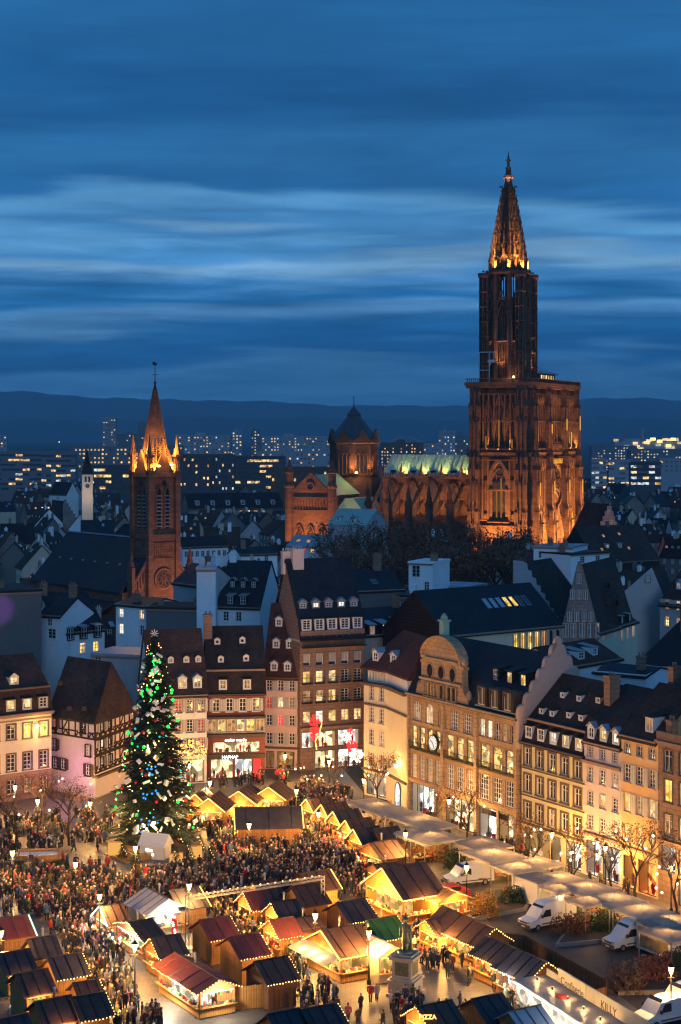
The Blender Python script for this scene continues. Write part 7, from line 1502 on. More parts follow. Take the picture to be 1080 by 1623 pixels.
# ---- statue on its pedestal
def statue():
    x, y = G(643, 1576); rt = root('statue', 'bronze statue of a standing general on a tall stone pedestal', 'statue', (x, y, 0), R(-24)); TAKEN.append((x, y, R(-24), 1.9, 1.9))
    P = pbr('pale pedestal sandstone', (.42, .35, .27), rough=.75, var=.2, scale=2, bump=.15); BZ = pbr('green bronze', (.15, .17, .12), rough=.45, var=.45, scale=3, bump=.1, metal=.6)
    b = MB(); b.box(-1.75, 1.75, -1.75, 1.75, 0, .35); b.box(-1.55, 1.55, -1.55, 1.55, .352, 1.75); b.box(-1.72, 1.72, -1.72, 1.72, 1.752, 1.95); b.box(-1.45, 1.45, -1.45, 1.45, 1.952, 2.2); b.box(-1.2, 1.2, -1.2, 1.2, 2.202, 4.3); b.box(-1.5, 1.5, -1.5, 1.5, 4.302, 4.55); b.box(-1.62, 1.62, -1.62, 1.62, 4.552, 4.72); b.box(-1.3, 1.3, -1.3, 1.3, 4.722, 4.95); b.build('pedestal', P, rt)
    for k in range(4): MB().box(-.85, .85, -1.24, -1.19, 2.5, 4.05).build('relief_panel', BZ, rt, (0, 0, 0), k * R(90))
    b = MB(); b.lathe([(1.0, 4.95), (.95, 5.15), (.75, 5.3)], 12); b.build('plinth', BZ, rt)
    # the figure: coat to the knees, cloak behind, one arm bent, one hanging, head with hat
    f = MB(); n = 12
    def loft(rings, mi=0, cap=True):
        o = len(f.v)
        for (cx_, cy_, z, rx, ry) in rings:
            for j in range(n): t = 2 * math.pi * j / n; f.v.append((cx_ + rx * math.cos(t), cy_ + ry * math.sin(t), z))
        for i in range(len(rings) - 1):
            for j in range(n): f.f.append((o + i * n + j, o + i * n + (j + 1) % n, o + (i + 1) * n + (j + 1) % n, o + (i + 1) * n + j)); f.m.append(mi)
        f.f.append(tuple(o + j for j in range(n))[::-1]); f.m.append(mi); f.f.append(tuple(o + (len(rings) - 1) * n + j for j in range(n))); f.m.append(mi)
    for s in (-1, 1): loft([(s * .22, -.22, 5.28, .13, .24), (s * .22, -.1, 5.42, .13, .17), (s * .22, -.05, 5.9, .17, .18), (s * .2, 0, 6.5, .2, .22)])
    loft([(0, .05, 6.05, .55, .42), (0, .02, 6.6, .47, .36), (0, 0, 7.1, .37, .28), (0, 0, 7.6, .45, .31), (0, .02, 8.0, .52, .30), (0, .02, 8.2, .38, .24), (0, 0, 8.32, .16, .16), (0, -.02, 8.45, .15, .16)])
    loft([(0, -.03, 8.40, .14, .16), (0, -.04, 8.6, .20, .23), (0, -.04, 8.78, .20, .23), (0, -.02, 8.92, .19, .22)]); loft([(0, -.02, 8.86, .42, .26), (0, -.02, 8.95, .40, .25), (0, 0, 9.1, .22, .22), (0, 0, 9.18, .08, .1)])
    f.tube([(.48, .02, 8.05), (.66, -.02, 7.55), (.62, -.34, 7.25), (.40, -.5, 7.3)], [.17, .15, .12, .10], 8); f.tube([(-.48, .02, 8.05), (-.68, .08, 7.45), (-.66, -.02, 6.9), (-.64, -.08, 6.72)], [.17, .15, .12, .09], 8)
    f.tube([(-.64, -.1, 6.8), (-.72, .3, 5.5)], [.04, .03], 6); loft([(0, .42, 5.35, .6, .16), (0, .40, 6.5, .62, .16), (0, .34, 7.6, .55, .14), (0, .22, 8.15, .40, .12)])
    f.build('figure', BZ, rt, smooth=True); rt.scale = (.74, .74, .74)
statue()
# ---- truss gantry
def truss(b, p, q, w=.34, seg=.5):
    p, q = Vector(p), Vector(q); d = (q - p).normalized(); up = Vector((0, 0, 1)) if abs(d.z) < .9 else Vector((1, 0, 0)); a = d.cross(up).normalized() * w / 2; c = a.cross(d).normalized() * w / 2
    cs = [a + c, a - c, -a - c, -a + c]
    for o in cs: b.bar(p + o, q + o, .06)
    n = int((q - p).length / seg)
    for k in range(n):
        for j in range(4):
            s, e = p.lerp(q, k / n), p.lerp(q, (k + 1) / n); b.bar(s + cs[j], e + cs[(j + 1) % 4], .03)
gA, gB = G(297, 1502), G(512, 1466); gt = root('truss_gantry', 'aluminium truss gantry spanning the central lane of stalls', 'gantry', (0, 0, 0))
for p in (gA, gB): b = MB(); truss(b, (p[0], p[1], .05), (p[0], p[1], 4.9)); b.build('truss_leg', M_steel, gt, kind='stuff'); MB().box(p[0] - .5, p[0] + .5, p[1] - .5, p[1] + .5, .0, .05).build('base_plate', M_steel, gt)
b = MB(); truss(b, (gA[0], gA[1], 4.7), (gB[0], gB[1], 4.7)); b.build('truss_beam', M_steel, gt, kind='stuff')
bulbs(gt, [(gA[0], gA[1], 4.95), (gB[0], gB[1], 4.95)], M_bulb, .8, .06)
# ---- confectionery trailer boards
def boards():
    A, B = G(868, 1598), G(1045, 1714); rz, ln = frame_of(A, B); rt = root('confectionery_trailer', 'long confectionery trailer with cream name boards along its roof edge', 'trailer', (A[0], A[1], 0), rz)
    CB = plaster('cream sign board', (.66, .55, .36)); INK = pbr('brown sign paint', (.05, .03, .02), rough=.6, var=.1, scale=4, bump=0)
    TAKEN.append((A[0] + (B[0] - A[0]) / 2, A[1] + (B[1] - A[1]) / 2, rz, ln / 2, 1.8))
    MB().box(0, ln, -3.0, -.1, .4, 2.7).build('body', M_canvasg, rt); MB().box(-.1, ln + .1, -3.3, -.05, 2.71, 2.85).build('roof', pbr('grey trailer roof', (.24, .22, .22), rough=.5, var=.2, scale=1, bump=.05), rt)
    for x0, x1, tx, sz, xo in ((0, 2.0, 'PAIN D EPICE', .24, .12), (2.05, 6.6, 'Confiserie', .92, .45), (6.65, 8.0, '', .5, 0), (8.05, ln, 'KILLY', 1.0, 1.0)):
        h = 1.75 if x0 else 1.1; p = MB().box(x0, x1, -.1, .02, 2.3, 2.3 + h).build('name_board', CB, rt); MB().box(x0 + .05, x1 - .05, -.13, -.101, 2.42, 2.47).build('painted_line', INK, p)
        if tx: sign(p, tx, x0 + xo, -.105, 2.3 + h * .32, sz, INK, ex=.008)
    b = MB(); b.box(.2, ln - .2, -3.02, -3.0, 1.2, 2.4); b.build('serving_hatch', M_stall_w, rt); strip(rt, [(.1, -3.35, 2.68), (ln, -3.35, 2.68)], M_bulbw, .06)
    for k in range(4): lamp('', (1.5 + k * 3.2, -4.0, 2.5), 170, (.92, 1, .86), .3, rt)
    for k in range(5):
        sl = MB().box(-.06, .06, -.05, .05, 0, .25).build('added_fill_lamp', M_iron, rt, (1.0 + k * 2.6, -1.5, 2.86)); lamp('', (0, 0, .3), 110, (1, .58, .2), .1, sl)  # small lamps added on the roof to brighten the name boards
    MB().lathe([(.55, 2.86), (.5, 2.9)], 12, (5.5, -1.6), sx=1.4).build('roof_hatch', M_redcloth, rt)
boards()
# ---- brown hoarding round the van yard
def hoarding(label, pts, h=2.0):
    rt = root('hoarding', label, 'fence', (*pts[0], 0), 0)
    for p, q in zip(pts, pts[1:]):
        p, q = Vector(p) - Vector(pts[0]), Vector(q) - Vector(pts[0]); n = max(1, round((q - p).length / 1.25)); d = (q - p) / n; a = math.atan2(d.y, d.x)
        for k in range(n):
            c = p + d * k; ob('panel', cached(('hp', round(d.length, 2), h), lambda: MB().box(.01, d.length - .01, -.02, .02, .05, h).box(.0, .07, .021, .09, 0, h + .02).mesh('panel', [M_wood2])), rt, (c.x, c.y, 0), a)
hoarding('brown board hoarding between the right lane stalls and the vans', [G(795, 1512), G(832, 1516), G(962, 1590)])
hoarding('low brown hoarding behind the navy roofed stalls', [G(960, 1590), G(925, 1600)], 1.4)
# ---- vans and car
M_vanw = pbr('white van paint', (.72, .72, .70), rough=.3, var=.06, scale=1, bump=0, spec=.6); M_tyre = pbr('tyre rubber', (.02, .02, .02), rough=.9, var=.1, scale=4, bump=0)
M_bumper = pbr('grey bumper plastic', (.07, .07, .075), rough=.7, var=.1, scale=4, bump=0); M_lampg = glass_mat('headlamp glass', (.55, .55, .5), .1)
def van(label, u, v, rz, L=5.9, Wd=2.0, H=2.6, paint=None, cat='van', name='delivery_van', grp='vans parked on the yard'):
    x, y = G(u, v); paint = paint or M_vanw; rt = root(name, label, cat, (x, y, 0), rz, grp); TAKEN.append((x, y, rz, L / 2 + .2, Wd / 2 + .2))
    hl = L / 2; b = MB(); w = Wd / 2
    # side outline from nose (-x) to tail (+x), lofted with tumblehome
    if cat == 'van': out = [(-hl, .45), (-hl + .02, .95), (-hl + .95, 1.22), (-hl + 1.65, 2.05), (-hl + 2.1, H - .12), (-hl + 2.6, H), (hl - .15, H - .02), (hl, H - .2), (hl, .45)]
    else: out = [(-hl, .35), (-hl + .02, .75), (-hl + 1.0, .92), (-hl + 1.7, 1.42), (hl - 1.2, 1.45), (hl - .4, 1.0), (hl, .9), (hl, .35)]
    k = len(out); ins = [0.02 if z < 1.0 else .05 + .10 * (z - 1.0) / max(.1, H - 1.0) for _, z in out]
    vs = [(xx, -w + i_, z) for (xx, z), i_ in zip(out, ins)] + [(xx, w - i_, z) for (xx, z), i_ in zip(out, ins)]
    b.add(vs, [tuple(range(k))[::1], tuple(range(2 * k - 1, k - 1, -1))] + [((i + 1) % k, i, k + i, k + (i + 1) % k) for i in range(k)]); b.build('body', paint, rt)
    a0, a1 = (out[2], out[3]) if cat == 'van' else (out[2], out[3])
    ww = w - .16; e = .03
    q = MB(); q.add([(a0[0] + .12 - e, -ww, a0[1] + .06), (a0[0] + .12 - e, ww, a0[1] + .06), (a1[0] - e + .25 * (cat == 'van'), ww - .05, a1[1] + .32 * (cat == 'van') - .06), (a1[0] - e + .25 * (cat == 'van'), -ww + .05, a1[1] + .32 * (cat == 'van') - .06)], [(0, 3, 2, 1)]); q.build('windscreen', M_glass, rt)
    for s in (-1, 1):
        z0, z1 = (1.28, 1.95) if cat == 'van' else (.95, 1.36); xa, xb = (-hl + 1.45, -hl + 2.65) if cat == 'van' else (-hl + 1.4, hl - 1.1)
        q = MB(); yy = s * (w - .035); q.add([(xa, yy, z0), (xb, yy, z0), (xb, yy - s * .05, z1), (xa + .55, yy - s * .05, z1)], [(0, 1, 2, 3) if s < 0 else (3, 2, 1, 0)]); q.build('side_window', M_glass, rt)
        q = MB(); q.cbox((-hl + .05, s * (w - .32), .88), (.14, .4, .22)); q.build('headlight', M_lampg, rt)
        for xx in (-hl + 1.0, hl - 1.1):
            t = MB(); t.lathe([(.18, -.11), (.33, -.11), (.36, 0), (.33, .11), (.18, .11)], 14); wh = t.build('wheel', M_tyre, rt, (xx, s * (w - .1), .36)); wh.rotation_euler = (R(90), 0, 0); MB().lathe([(.2, -.12), (.2, .12)], 10).build('rim', M_steel, wh)
        if cat == 'van': q = MB(); q.cbox((-hl + 1.4, s * (w + .14), 1.45), (.14, .2, .3)); q.build('mirror', M_bumper, rt)
        q = MB(); q.box(-hl + 1.5, hl - .3, s * w - .03, s * w + .03, .62, .72); q.build('side_trim', M_bumper, rt)
    q = MB(); q.box(-hl - .08, -hl + .14, -w + .03, w - .03, .32, .68); q.build('bumper', M_bumper, rt); q = MB(); q.box(-hl - .03, -hl + .05, -.55, .55, .74, .92); q.build('grille', M_bumper, rt); q = MB(); q.box(-hl - .1, -hl - .081, -.26, .26, .42, .53); q.build('number_plate', M_frame, rt)
    return rt
VR = math.atan2(.72, .69)
van('white high roofed van parked beside the orange shrub', 868, 1468, R(32)); van('white van parked right of the planted island, nose to the lane', 1004, 1500, R(28), 5.9)
van('white van with sloping nose in front of the cream canopies', 742, 1402, R(22), 5.4, 2.0, 2.3); van('white van cut off at the bottom right corner behind the lamp', 1052, 1622, R(30), 5.2, 2.0, 2.2); van('white van half out of frame at right edge above the corner van', 1086, 1600, R(30), 5.2, 2.0, 2.2)
van('red car parked beside the honey pine annex', 712, 1424, R(24), 4.2, 1.75, 1.5, pbr('red car paint', (.4, .02, .02), rough=.3, var=.05, scale=1, bump=0), 'car', 'parked_car', None)
def trailer(label, u, v, L, D, H, mat, art=False):
    x, y = G(u, v, 1.3); rt = root('sales_trailer', label, 'trailer', (x, y, 0), RB); TAKEN.append((x, y, RB, L / 2, D / 2))
    MB().box(-L / 2, L / 2, -D / 2, D / 2, .35, H).build('body', mat, rt); MB().box(-L / 2 - .15, L / 2 + .15, -D / 2 - .15, D / 2 + .15, H + .002, H + .14).build('roof', M_canvasg, rt)
    if art: 
        MB().box(-L / 2 - .03, -L / 2 - .003, -D / 2 + .2, D / 2 - .2, .6, H - .2).build('printed_side', pbr('printed film', (.45, .33, .16), rough=.5, var=.9, scale=1.3, bump=0, col2=(.2, .3, .3)), rt)
    for sx in (-1, 1): t = MB(); t.lathe([(.3, -.1), (.3, .1)], 12); w = t.build('wheel', M_tyre, rt, (sx * L * .25, -D / 2 + .05, .3)); w.rotation_euler = (R(90), 0, 0)
trailer('plain white box trailer at the end of the cream canopies', 846, 1412, 2.4, 4.4, 2.7, M_vanw); trailer('sales trailer with colourful printed side at right edge', 1052, 1492, 2.6, 4.6, 2.7, M_vanw, True)
# ---- street lanterns
M_lant = glow('lantern glass', (1.0, .62, .22), 16.0)
def lantern(label, u, v, h=4.6, watts=3000, globe=False, col=(1, .50, .13)):
    x, y = G(u, v); rt = root('street_lantern', label, 'street lamp', (x, y, 0), 0, 'lanterns on the square')
    b = MB(); b.lathe([(.20, 0), (.20, .35), (.10, .5), (.07, 1.2), (.055, h - .5), (.12, h - .45), (.05, h - .4)], 8); b.box(-.35, .35, -.025, .025, h - .75, h - .70); b.build('post', M_iron, rt)
    b = MB(); b.lathe([(.12, h - .38), (.24, h + .12), (.20, h + .16)], 6); b.build('lantern_glass', M_lant, rt); b = MB(); b.lathe([(.28, h + .17), (.16, h + .36), (.05, h + .5), (.02, h + .62)], 6); b.build('lantern_cap', M_iron, rt)
    lamp('', (0, 0, h - .75), watts, col, .28, rt)
LANT = [(1064, 1446, 'at the right edge beside the cream canopies'), (1064, 1624, 'in the bottom right corner'), (740, 1446, 'between the largest stall and the vans'), (643, 1388, 'beside the low brown hut'), (712, 1330, 'in front of the store shop windows'), (577, 1288, 'below the corner house'), (143, 1334, 'in the crowd left of the Christmas tree'), (333, 1292, 'right of the Christmas tree'), (60, 1330, 'at the left edge of the crowd'), (875, 1388, 'before the yellow house'), (960, 1412, 'before the pink house'), (24, 1300, 'at the left edge before the cream house'), (215, 1412, 'added to light the crowd below the toy house'), (120, 1440, 'added to light the crowd above the left lane'), (395, 1372, 'added to light the crowd right of the toy house'), (505, 1352, 'added to light the crowd before the golden gabled row'), (470, 1312, 'added as fill light beside the wide navy roofed stall'), (20, 1420, 'added to light the crowd above the red ribbed roof'), (585, 1560, 'added for light between the white walled shed and the statue'), (300, 1262, 'added as fill light before the pale plaster house'), (452, 1246, 'added as fill light before the slim pink house'), (522, 1256, 'added as fill light before the tall brown store'), (205, 1300, 'added as fill light left behind the Christmas tree'), (158, 1496, 'added as fill light at the bend of the left lane'), (214, 1584, 'added as fill light in the lower left lane'), (2, 1560, 'added for light behind the honey pine stalls at left edge'), (300, 1478, 'added as fill light beside the left gantry leg'), (500, 1530, 'added for light in the central lane by the big lit stall')]  # lanterns listed after the cream house one are added for warm fill
for u, v, w in LANT: lantern('black iron street lantern ' + w, u, v, 4.6 if v > 1300 else 4.2)
M_plane = 0
# ================================================================ Christmas tree
M_needle = pbr('spruce needles', (.040, .058, .022), rough=.7, var=.5, scale=3, bump=0)
M_bark = pbr('dark bark', (.045, .032, .024), rough=.9, var=.4, scale=5, bump=.3)
M_green = glow('green glowing bauble', (.02, 1.0, .10), 2.2); M_blue = glow('blue glowing lamp', (.03, .35, 1.0), 1.6); M_teal = glow('teal glowing lamp', (.03, .7, .6), 1.0)
M_wbox = pbr('white parcel paper', (.75, .72, .66), rough=.6, var=.08, scale=3, bump=0); M_redball = pbr('red shiny bauble', (.35, .015, .02), rough=.25, var=.1, scale=3, bump=0)
M_bulbt = glow('tree bulb', (1.0, .58, .18), 5.0)
def quads(name, c, a, b_, mat, parent, kind='stuff'):
    """many little four sided faces: centres c, half vectors a and b_"""
    n = len(c); v = np.empty((n, 4, 3)); v[:, 0] = c - a - b_ * .35; v[:, 1] = c - a * .2 - b_; v[:, 2] = c + a + b_ * .1; v[:, 3] = c - a * .2 + b_
    me = bpy.data.meshes.new(name); me.vertices.add(n * 4); me.vertices.foreach_set('co', v.reshape(-1)); me.loops.add(n * 4); me.loops.foreach_set('vertex_index', np.arange(n * 4))
    me.polygons.add(n); me.polygons.foreach_set('loop_start', np.arange(n) * 4); me.polygons.foreach_set('loop_total', np.full(n, 4)); me.materials.append(mat); me.update(); me.validate()
    return ob(name, me, parent, kind=kind)
def xmas_tree():
    x, y = G(245, 1336); H = 24.9; R0 = 5.1; rt = root('christmas_tree', 'huge Christmas tree with green lamps, white parcels and warm bulbs', 'Christmas tree', (x, y, 0)); TAKEN.append((x, y, 0, 5.6, 5.6))
    b = MB(); b.tube([(0, 0, 0), (.1, 0, 9), (0, .05, 18), (0, 0, H)], [.42, .30, .16, .03], 8); b.build('trunk', M_bark, rt)
    rr = np.random.default_rng(5); br = []; cs, aa, bb = [], [], []
    nb = 760
    for k in range(nb):
        f = (k + .5) / nb; z = 1.6 + (H - 1.9) * (1 - (1 - f) ** 1.55) if False else 1.5 + (H - 2.0) * f ** 1.25 if False else 1.4 + (H - 1.5) * (1 - (1 - f) ** .66)
        ang = k * 2.39996 + rr.uniform(-.3, .3); rad = R0 * (1 - (z - 1.4) / (H - 1.2)) ** .80 * rr.uniform(.78, 1.10) + .26
        rad *= 1 + .17 * math.sin(z * 2.6) + .06 * math.sin(ang * 3 + z)
        dx, dy = math.cos(ang), math.sin(ang); droop = .28 * rad * rr.uniform(.7, 1.3)
        tip = np.array([dx * rad, dy * rad, z - droop]); root_ = np.array([0, 0, z + .12 * rad]); br.append((root_, tip))
        m = int(16 + rad * 11)
        for j in range(m):
            t = (rr.random() ** .6); p = root_ + (tip - root_) * t; p[2] -= .10 * rad * math.sin(math.pi * t)
            wd = .12 + .34 * (1 - t) * min(1, rad / 2.5) + .1; off = rr.uniform(-1, 1); p = p + np.array([-dy, dx, 0]) * off * wd * 1.6 + np.array([0, 0, rr.uniform(-.16, .10)])
            d = np.array([dx, dy, -.35]) * (.5 + .5 * rr.random()) + np.array([-dy, dx, 0]) * off * .9; d /= np.linalg.norm(d)
            s = np.cross(d, [0, 0, 1]) + rr.normal(0, .35, 3); s -= d * s.dot(d); s /= np.linalg.norm(s) + 1e-6
            ln = rr.uniform(.18, .36); cs.append(p); aa.append(d * ln); bb.append(s * ln * .30)
    cr = quads('crown', np.array(cs), np.array(aa), np.array(bb), M_needle, rt)
    bq = MB()
    for r0, tp in br[::2]: bq.bar(r0, tp, .06)
    bq.build('branches', M_bark, rt, kind='stuff')
    def at(z, ang, k=1.0):
        rad = R0 * max(0, 1 - (z - 1.4) / (H - 1.2)) ** .80 * k + .22; return (rad * math.cos(ang), rad * math.sin(ang), z - .2 * rad)
    sph = lambda r, m, nm: cached((nm, r, m.name), lambda: MB().lathe([(r * .3, -r * .95), (r * .8, -r * .6), (r, 0), (r * .8, r * .6), (r * .3, r * .95)], 8).mesh(nm, [m]))
    q = random.Random(9)
    front = lambda: -math.pi / 2 + q.uniform(-1.75, 1.75)
    for k in range(30): z = 2 + 21.8 * q.random() ** .9; ob('green_lamp', sph(q.choice((.10, .14, .2)), M_green, 'green_lamp'), rt, at(z, front(), 1.02))
    for k in range(16): z = 17.8 + 5.4 * q.random(); ob('green_lamp', sph(q.choice((.11, .16)), M_green, 'green_lamp'), rt, at(z, -math.pi / 2 + q.uniform(-.7, .7), 1.02))
    for k in range(14): z = 9 + 6 * q.random(); ob('teal_lamp', sph(.13, M_teal, 'teal_lamp'), rt, at(z, front(), 1.0))
    for zc in (10.2, 7.6, 4.6, 3.2):
        for k in range(7): ob('blue_lamp', sph(.12, M_blue, 'blue_lamp'), rt, at(zc + q.uniform(-.6, .6), -math.pi / 2 + q.uniform(-.22, .2), 1.02))
    for k in range(150): z = 1.8 + 22.2 * q.random(); ob('warm_bulb', sph(q.choice((.035, .045, .07)), M_bulbt, 'warm_bulb'), rt, at(z, front(), 1.03))
    for k in range(26): z = 2 + 20 * q.random(); ob('red_bauble', sph(.22, M_redball, 'red_bauble'), rt, at(z, front(), 1.0))
    for k in range(64):
        z = 2.4 + 20.4 * q.random(); a = -math.pi / 2 + (q.gauss(.05, .28) if k % 3 else q.uniform(-1.4, 1.4)); s = q.uniform(.55, 1.0)
        o = ob('gift_box', cached(('gift', k % 4), lambda: (MB().box(-.34, .34, -.2, .2, -.25, .25).box(-.36, .36, -.05, .05, -.27, .27) if k % 4 < 2 else MB().box(-.5, .5, -.12, .12, -.16, .16)).mesh('gift_box', [M_wbox])), rt, at(z, a, 1.04)); o.rotation_euler = (q.uniform(-.6, .6), q.uniform(-.9, .9), q.uniform(0, 6)); o.scale = (s,) * 3
    b = MB()
    for k in range(8):
        t = math.pi * k / 4; b.bar((0, 0, H + .05), (.5 * math.cos(t), 0, H + .05 + .5 * math.sin(t)), .09)
    b.build('star', M_wbox, rt); 
    for z, p in ((20, 60), (14, 40), (8, 40)): lamp('', (0, -R0 * (1 - z / H) - 1.2, z), p, (.3, 1, .35), .5, rt)
    for a, z, p in ((-150, 5, 700), (-90, 3.5, 700), (-40, 5, 700), (-90, 12, 160)): lamp('', (R0 * (1.15 - z / H) * math.cos(R(a)), R0 * (1.15 - z / H) * math.sin(R(a)) - .4, z), p, (1, .66, .3), .4, rt)
    # fenced village of toys at the foot
    px, py = G(250, 1352); v = root('toy_house', 'white toy house with glowing words at the foot of the Christmas tree', 'toy house', (px, py - 2.0, 0), R(-20)); TAKEN.append((px, py - 2, 0, 2.0, 1.6))
    b = MB(); b.box(-1.5, 1.5, -1.0, 1.0, 0, 1.5); b.prism([(-1.3, 1.5), (1.3, 1.5), (0, 2.8)][::-1], -1.7, 1.7, axis='x'); b.build('wall', M_wbox, v); sign(v, 'Chez', -.8, -1.02, .9, .42, M_sign); sign(v, 'Noël', -.6, -1.02, .4, .42, M_sign)
    for k, (dx, dy) in enumerate(((-4.8, -1.6), (4.6, -2.4), (2.6, -4.4))):
        o = root('gift_display', ('yellow lit wooden arch left of the toy house', 'yellow lit window frame right of the toy house', 'glowing orange parcel in front of the Christmas tree')[k], 'decoration', (px + dx, py + dy, 0), R(15 * k)); b = MB(); b.box(-.7, .7, -.3, .3, 0, 1.6 - .3 * k); b.build('box', glow('glowing parcel', (1, .5, .12), .9), o); b = MB(); b.box(-.75, .75, -.1, .1, 1.62 - .3 * k, 1.75 - .3 * k); b.build('lid', M_orangew, o)
xmas_tree()
for i in range(7):   # small decorated firs round the foot
    u, v = ((196, 1362), (215, 1372), (300, 1366), (318, 1352), (335, 1368), (280, 1376), (345, 1345))[i]; x, y = G(u, v); t = root('small_fir', ('small fir ' + ('left of the wooden deck', 'just right of the wooden deck', 'right of the toy house', 'by the stall with golden outline', 'at the crowd edge right of the toy house', 'before the toy house', 'under the right side of the big tree')[i]), 'tree', (x, y, 0)); b = MB(); b.lathe([(.06, 0), (.05, .4)], 6); b.build('trunk', M_bark, t)
    rr = np.random.default_rng(i); n = 420; z = .3 + 2.1 * (1 - np.sqrt(1 - rr.random(n))); a = rr.random(n) * 6.283; r = (2.5 - z) * .36 * rr.random(n) ** .4; c = np.stack([r * np.cos(a), r * np.sin(a), z], 1); d = np.stack([np.cos(a), np.sin(a), -.4 + 0 * a], 1) * .16; s = np.stack([-np.sin(a), np.cos(a), 0 * a], 1) * .06; quads('crown', c, d, s, M_needle, t); bulbs(t, [(.5, -.4, .6), (0, -.35, 1.4), (-.2, -.2, 2.1)], M_bulbt, .25, .05)
dk = root('wooden_deck', 'stepped wooden deck of pale planks left of the toy house', 'deck', (*G(183, 1362), 0), R(-52))
for k in range(6): MB().box(-2.6, 2.6, k * .55, k * .55 + .5, .02, .18 + .10 * k).build('plank', M_orangew, dk)
bx = root('plant_box', 'square honey pine enclosure in the crowd at left', 'enclosure', (*G(62, 1368), 0), R(8)); TAKEN.append((*G(62, 1368), R(8), 2.5, 1.8))
for k in range(2): MB().box(-2.4, 2.4, -1.6 + 3.2 * k, -1.5 + 3.2 * k, 0, 1.25).build('side_board', M_orangew, bx)
for k in range(2): MB().box(-2.4 + 4.7 * k, -2.3 + 4.7 * k, -1.499, 1.599, 0, 1.25).build('side_board', M_orangew, bx)
MB().box(-2.2, 2.2, -1.45, 1.55, .0, .95).build('fill', M_wbox, bx)
# ================================================================ bare plane trees
def branchy(seed, H, spread, twig=260, dense=1.0):
    rr = random.Random(seed); b = MB(); tips = []
    def grow(p, d, ln, r, lev):
        q = p + d * ln; mid_ = p + d * ln * .5 + Vector((rr.uniform(-1, 1), rr.uniform(-1, 1), rr.uniform(-.3, .5))) * ln * .08
        b.tube([p, mid_, q], [r, r * .8, r * .6], 5 if lev < 2 else 3, cap=False)
        if lev >= 4: tips.append((q, d)); return
        for k in range(rr.randrange(3, 5) if lev < 3 else rr.randrange(2, 4)):
            a = rr.uniform(0, 6.28); s = spread * rr.uniform(.5, 1.1); nd = (d + Vector((math.cos(a) * s, math.sin(a) * s, rr.uniform(-.1, .45)))).normalized(); grow(p.lerp(q, rr.uniform(.55, 1)), nd, ln * rr.uniform(.55, .78), r * .55, lev + 1)
    grow(Vector((0, 0, 0)), Vector((0, 0, 1)), H * .38, H * .016 + .05, 0)
    return b, tips
M_leaf = pbr('last brown leaves', (.20, .085, .03), rough=.8, var=.5, scale=2, bump=0)
M_twig = pbr('brown twigs', (.13, .068, .040), rough=.9, var=.5, scale=1, bump=0)
def tree_meshes(seed, H, spread):
    def mk():
        b, tips = branchy(seed, H, spread); rr = np.random.default_rng(seed); c, a, s = [], [], []
        for q, d in tips:
            for k in range(5):
                c.append(np.array(q) + rr.normal(0, .22, 3)); v = rr.normal(0, 1, 3); v /= np.linalg.norm(v); w = np.cross(v, rr.normal(0, 1, 3)); w /= np.linalg.norm(w); a.append(v * .10); s.append(w * .08)
        return b, (np.array(c), np.array(a), np.array(s))
    return mk()
TM = {}
def bare_tree(label, x, y, H, seed, leaves=True, group='bare trees on the square', name='plane_tree', globes=0, dark=False):
    t = root(name, label, 'tree', (x, y, 0), seed * 1.7, group)
    if (seed % 5, dark) not in TM:
        b, lv = tree_meshes(seed % 5 + (10 if dark else 0), 10.0, .95 if not dark else .8); cm = quads('leaves', *lv, M_leaf if not dark else M_twig, None); TM[(seed % 5, dark)] = (b.mesh('branches', [M_bark]), cm.data); bpy.data.objects.remove(cm)
    tm, lm = TM[(seed % 5, dark)]; k = H / 10
    o = ob('trunk', tm, t, kind='stuff'); o.scale = (k, k, k)
    if leaves: o = ob('crown', lm, t, kind='stuff'); o.scale = (k, k, k)
    rr = random.Random(seed)
    for i in range(globes):
        g = ob('light_globe', cached(('globe',), lambda: MB().lathe([(.05, -.12), (.10, -.07), (.125, 0), (.10, .07), (.05, .12)], 8).mesh('light_globe', [M_bulbw])), t, (rr.uniform(-2.2, 2.2), rr.uniform(-2.2, 2.2), H * rr.uniform(.38, .85)))
    if globes: lamp('', (0, -1.2, H * .6), 75 * globes, (1, .51, .16), .6, t)
TREES = [(597, 1290, 8.6, 'in front of the cream corner house'), (742, 1350, 8.5, 'in front of the middle of the clock store'), (690, 1322, 6.5, 'beside the glass shop front of the clock store'), (838, 1400, 9.0, 'between the clock store and the yellow house'), (906, 1420, 9.0, 'in front of the yellow house'), (1010, 1440, 9.5, 'in front of the orange house'), (965, 1428, 8.0, 'in front of the pink house'), (1068, 1470, 9.0, 'at the right edge before the brown house'),
         (110, 1340, 9.5, 'in front of the pink lit half-timbered wall'), (24, 1350, 9.5, 'in front of the cream house at left edge'), (70, 1320, 8.0, 'between the cream and half-timbered houses'), (530, 1262, 6.0, 'before the shop windows of the tall brown store'), (485, 1258, 5.0, 'at the foot of the tall brown store')]
for i, (u, v, h, w) in enumerate(TREES): bare_tree('bare branched tree hung with white globes ' + w if i not in (8, 9, 10) else 'bare tree with a few brown leaves ' + w, *G(u, v), h, i, globes=5 if i not in (8, 9, 10) else 2)
rr = random.Random(4)
for i in range(26):   # the dark mass of trees before the cathedral
    u = 535 + (i % 13) * 23 + rr.uniform(-6, 6); Y = (398, 436)[i // 13] + rr.uniform(-8, 8); bare_tree('dark leafless tree in the ' + ('front' if i < 13 else 'rear') + ' row of the grove before the cathedral', XU(u, Y), Y, rr.uniform(29, 33) - (3.5 if i < 13 else 0), i, True, 'dark grove before the cathedral', 'bare_tree', dark=True)
